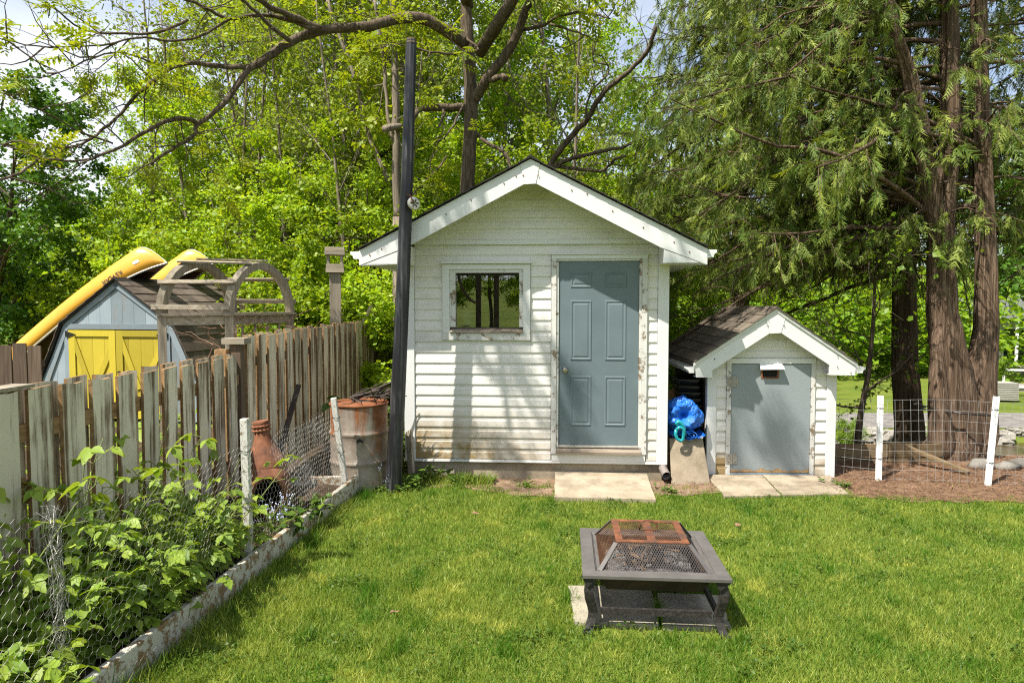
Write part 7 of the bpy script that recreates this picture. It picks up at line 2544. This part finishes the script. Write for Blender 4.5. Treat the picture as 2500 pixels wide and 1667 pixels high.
# beyond the fence: green growth that shows through the gaps
for i in range(8):
    y = 3.1 + i * 0.55
    r = thing('raspberry_plant', 'green cane plant growing behind the low board fence', 'raspberry', (FX(y) - 0.45 - 0.2 * (i % 2), y, 0.0), rg.uniform(0, 360), 'plants behind the low fence')
    r.scale = (1.4, 1.4, 1.55)
    k = i % 4
    obj('canes', RB[k][0], r); obj('foliage', RB[k][1], r)
# dry canes
for i in range(16):
    y = rg.uniform(2.5, 6.4); x = (FX(y) + BED_EDGE(y)) / 2 + rg.uniform(-.25, .3)
    g = np.random.RandomState(300 + i)
    st = path(g, (0, 0, 0), (g.normal(0, .5), g.normal(0, .5), 1), rg.uniform(.35, .8), 7, 0.16, -0.06)
    mb = MB(); mb.tube(st, [0.0045 - 0.0004 * k for k in range(8)], 5)
    tag(mb.build('dry_cane', MT['cane'], None, True, (x, y, 0.1)), 'bare brown dead cane in the raspberry bed', 'cane', 'dead canes in the bed')
# forget-me-nots: stems with small pale flowers
def flower_plant(seed):
    g = np.random.RandomState(seed)
    mb, fl = MB(), MB()
    for i in range(9):
        st = path(g, (g.normal(0, .03), g.normal(0, .03), 0), (g.normal(0, .35), g.normal(0, .35), 1), g.uniform(.12, .30), 4, .12)
        mb.tube(st, 0.0016, 3, False)
        for _ in range(3):
            c = st[-1] + g.normal(0, .012, 3)
            q = []
            for k in range(5):
                a = k * 1.2566
                q.append((c[0] + .006 * math.cos(a), c[1] + .006 * math.sin(a) * .6 - .001, c[2] + .006 * math.sin(a)))
            fl.add(q + [tuple(c + np.array([0, -.002, .002]))], [(k, (k + 1) % 5, 5) for k in range(5)])
    return mb.mesh('stems', MT['greencane']), fl.mesh('flowers', MT['flower'])


FW = [flower_plant(s) for s in (1, 2, 3)]
for i in range(16):
    if i in (1, 3, 4, 6, 8):
        continue
    y = rg.uniform(4.7, 6.2) if i < 11 else rg.uniform(3.0, 4.2)
    x = BED_EDGE(y) - rg.uniform(0.08, 0.4)
    if i == 15: x, y = -1.28, 6.7
    r = thing('flower_plant', 'small plant with pale blue flowers by the chiminea' if i < 11 else 'small plant with pale blue flowers among the raspberries' if i < 15 else 'small pale flowered weed at the foot of the rusty drum', 'flower', (x, y, 0.1 if i < 15 else 0), rg.uniform(0, 360), 'pale blue flowers in the bed')
    a, b = FW[i % 3]
    obj('stems', a, r); tag(obj('flowers', b, r), kind='stuff')


def weed(seed, n, h, size):
    g = np.random.RandomState(seed)
    P, D, N, S = [], [], [], []
    mb = MB()
    for i in range(n):
        st = path(g, (g.normal(0, .05), g.normal(0, .05), 0), (g.normal(0, .5), g.normal(0, .5), 1), h * g.uniform(.5, 1), 4, .15)
        mb.tube(st, 0.0018, 3, False)
        for k in range(4):
            p, d = along(st, g.uniform(.35, 1)); a = g.uniform(0, 6.28)
            P.append(p); D.append((math.cos(a), math.sin(a), g.uniform(-.4, .3))); N.append((g.normal(0, .3), g.normal(0, .3), 1)); S.append(size * g.uniform(.6, 1.2))
    V, T, k = scatter(rv, rf, np.array(P), np.array(D), np.array(N), np.array(S))
    return mb.mesh('stems', MT['greencane']), np_mesh('foliage', V, T, MT['leaf_weed'], np.repeat(g.beta(2, 2, len(P)), k))


WD = [weed(s, 12, h, z) for s, h, z in ((11, .14, .06), (12, .22, .07), (13, .5, .08), (14, .10, .045))]
for lb, L in {'leafy green weed at the foot of the shed foundation': [(-0.95, 7.12, 1, 1), (-0.78, 7.1, 1, 1.1), (-0.6, 7.06, 0, 1), (-1.02, 6.98, 0, .9), (-0.42, 7.05, 0, .8), (-0.25, 7.1, 3, 1)],
              'green weed growing round the black post': [(-1.36, 6.78, 0, .8), (-1.12, 6.72, 0, .8), (-1.0, 6.85, 1, .8), (-1.25, 6.74, 3, 1)],
              'tall green weed between the drum and the shed': [(-1.24, 7.5, 2, 1.8), (-1.30, 7.8, 2, 1.9), (-1.4, 7.6, 2, 1.7), (-1.22, 8.0, 2, 1.9), (-1.45, 8.1, 2, 1.9)],
              'broad leaved weed at the end of the bed': [(-1.68, 5.55, 1, 1.1), (-1.72, 5.2, 1, 1.2), (-1.66, 5.85, 0, 1.1)],
              'low weed on the dirt by the concrete slab': [(1.55, 6.72, 3, 1), (3.35, 6.9, 3, 1.1), (0.15, 6.95, 3, .9)]}.items():
    for x, y, k, s in L:
        r = thing('weed_plant', lb, 'weed', (x, y, 0.1 if 'bed' in lb else 0.0), rg.uniform(0, 360), 'weeds in the yard')
        r.scale = (s, s, s)
        obj('stems', WD[k][0], r); obj('foliage', WD[k][1], r)
# dead leaves on the lawn
for i, (x, y) in enumerate(((-0.72, 3.95), (1.9, 5.6), (-0.35, 5.9))):
    q = MB(); s = rg.uniform(0.7, 1.1) * 0.07
    q.add([(v[0] * s, v[1] * s, abs(v[2]) * s * 2.2) for v in rv], rf)
    o = q.build('dead_leaf', MT['cane'], None, False, (x, y, 0.045)); o.rotation_euler = (rg.uniform(-.3, .3), rg.uniform(-.3, .3), rg.uniform(0, 6))
    tag(o, 'curled brown dead leaf lying on the lawn', 'leaf', 'dead leaves on the lawn')
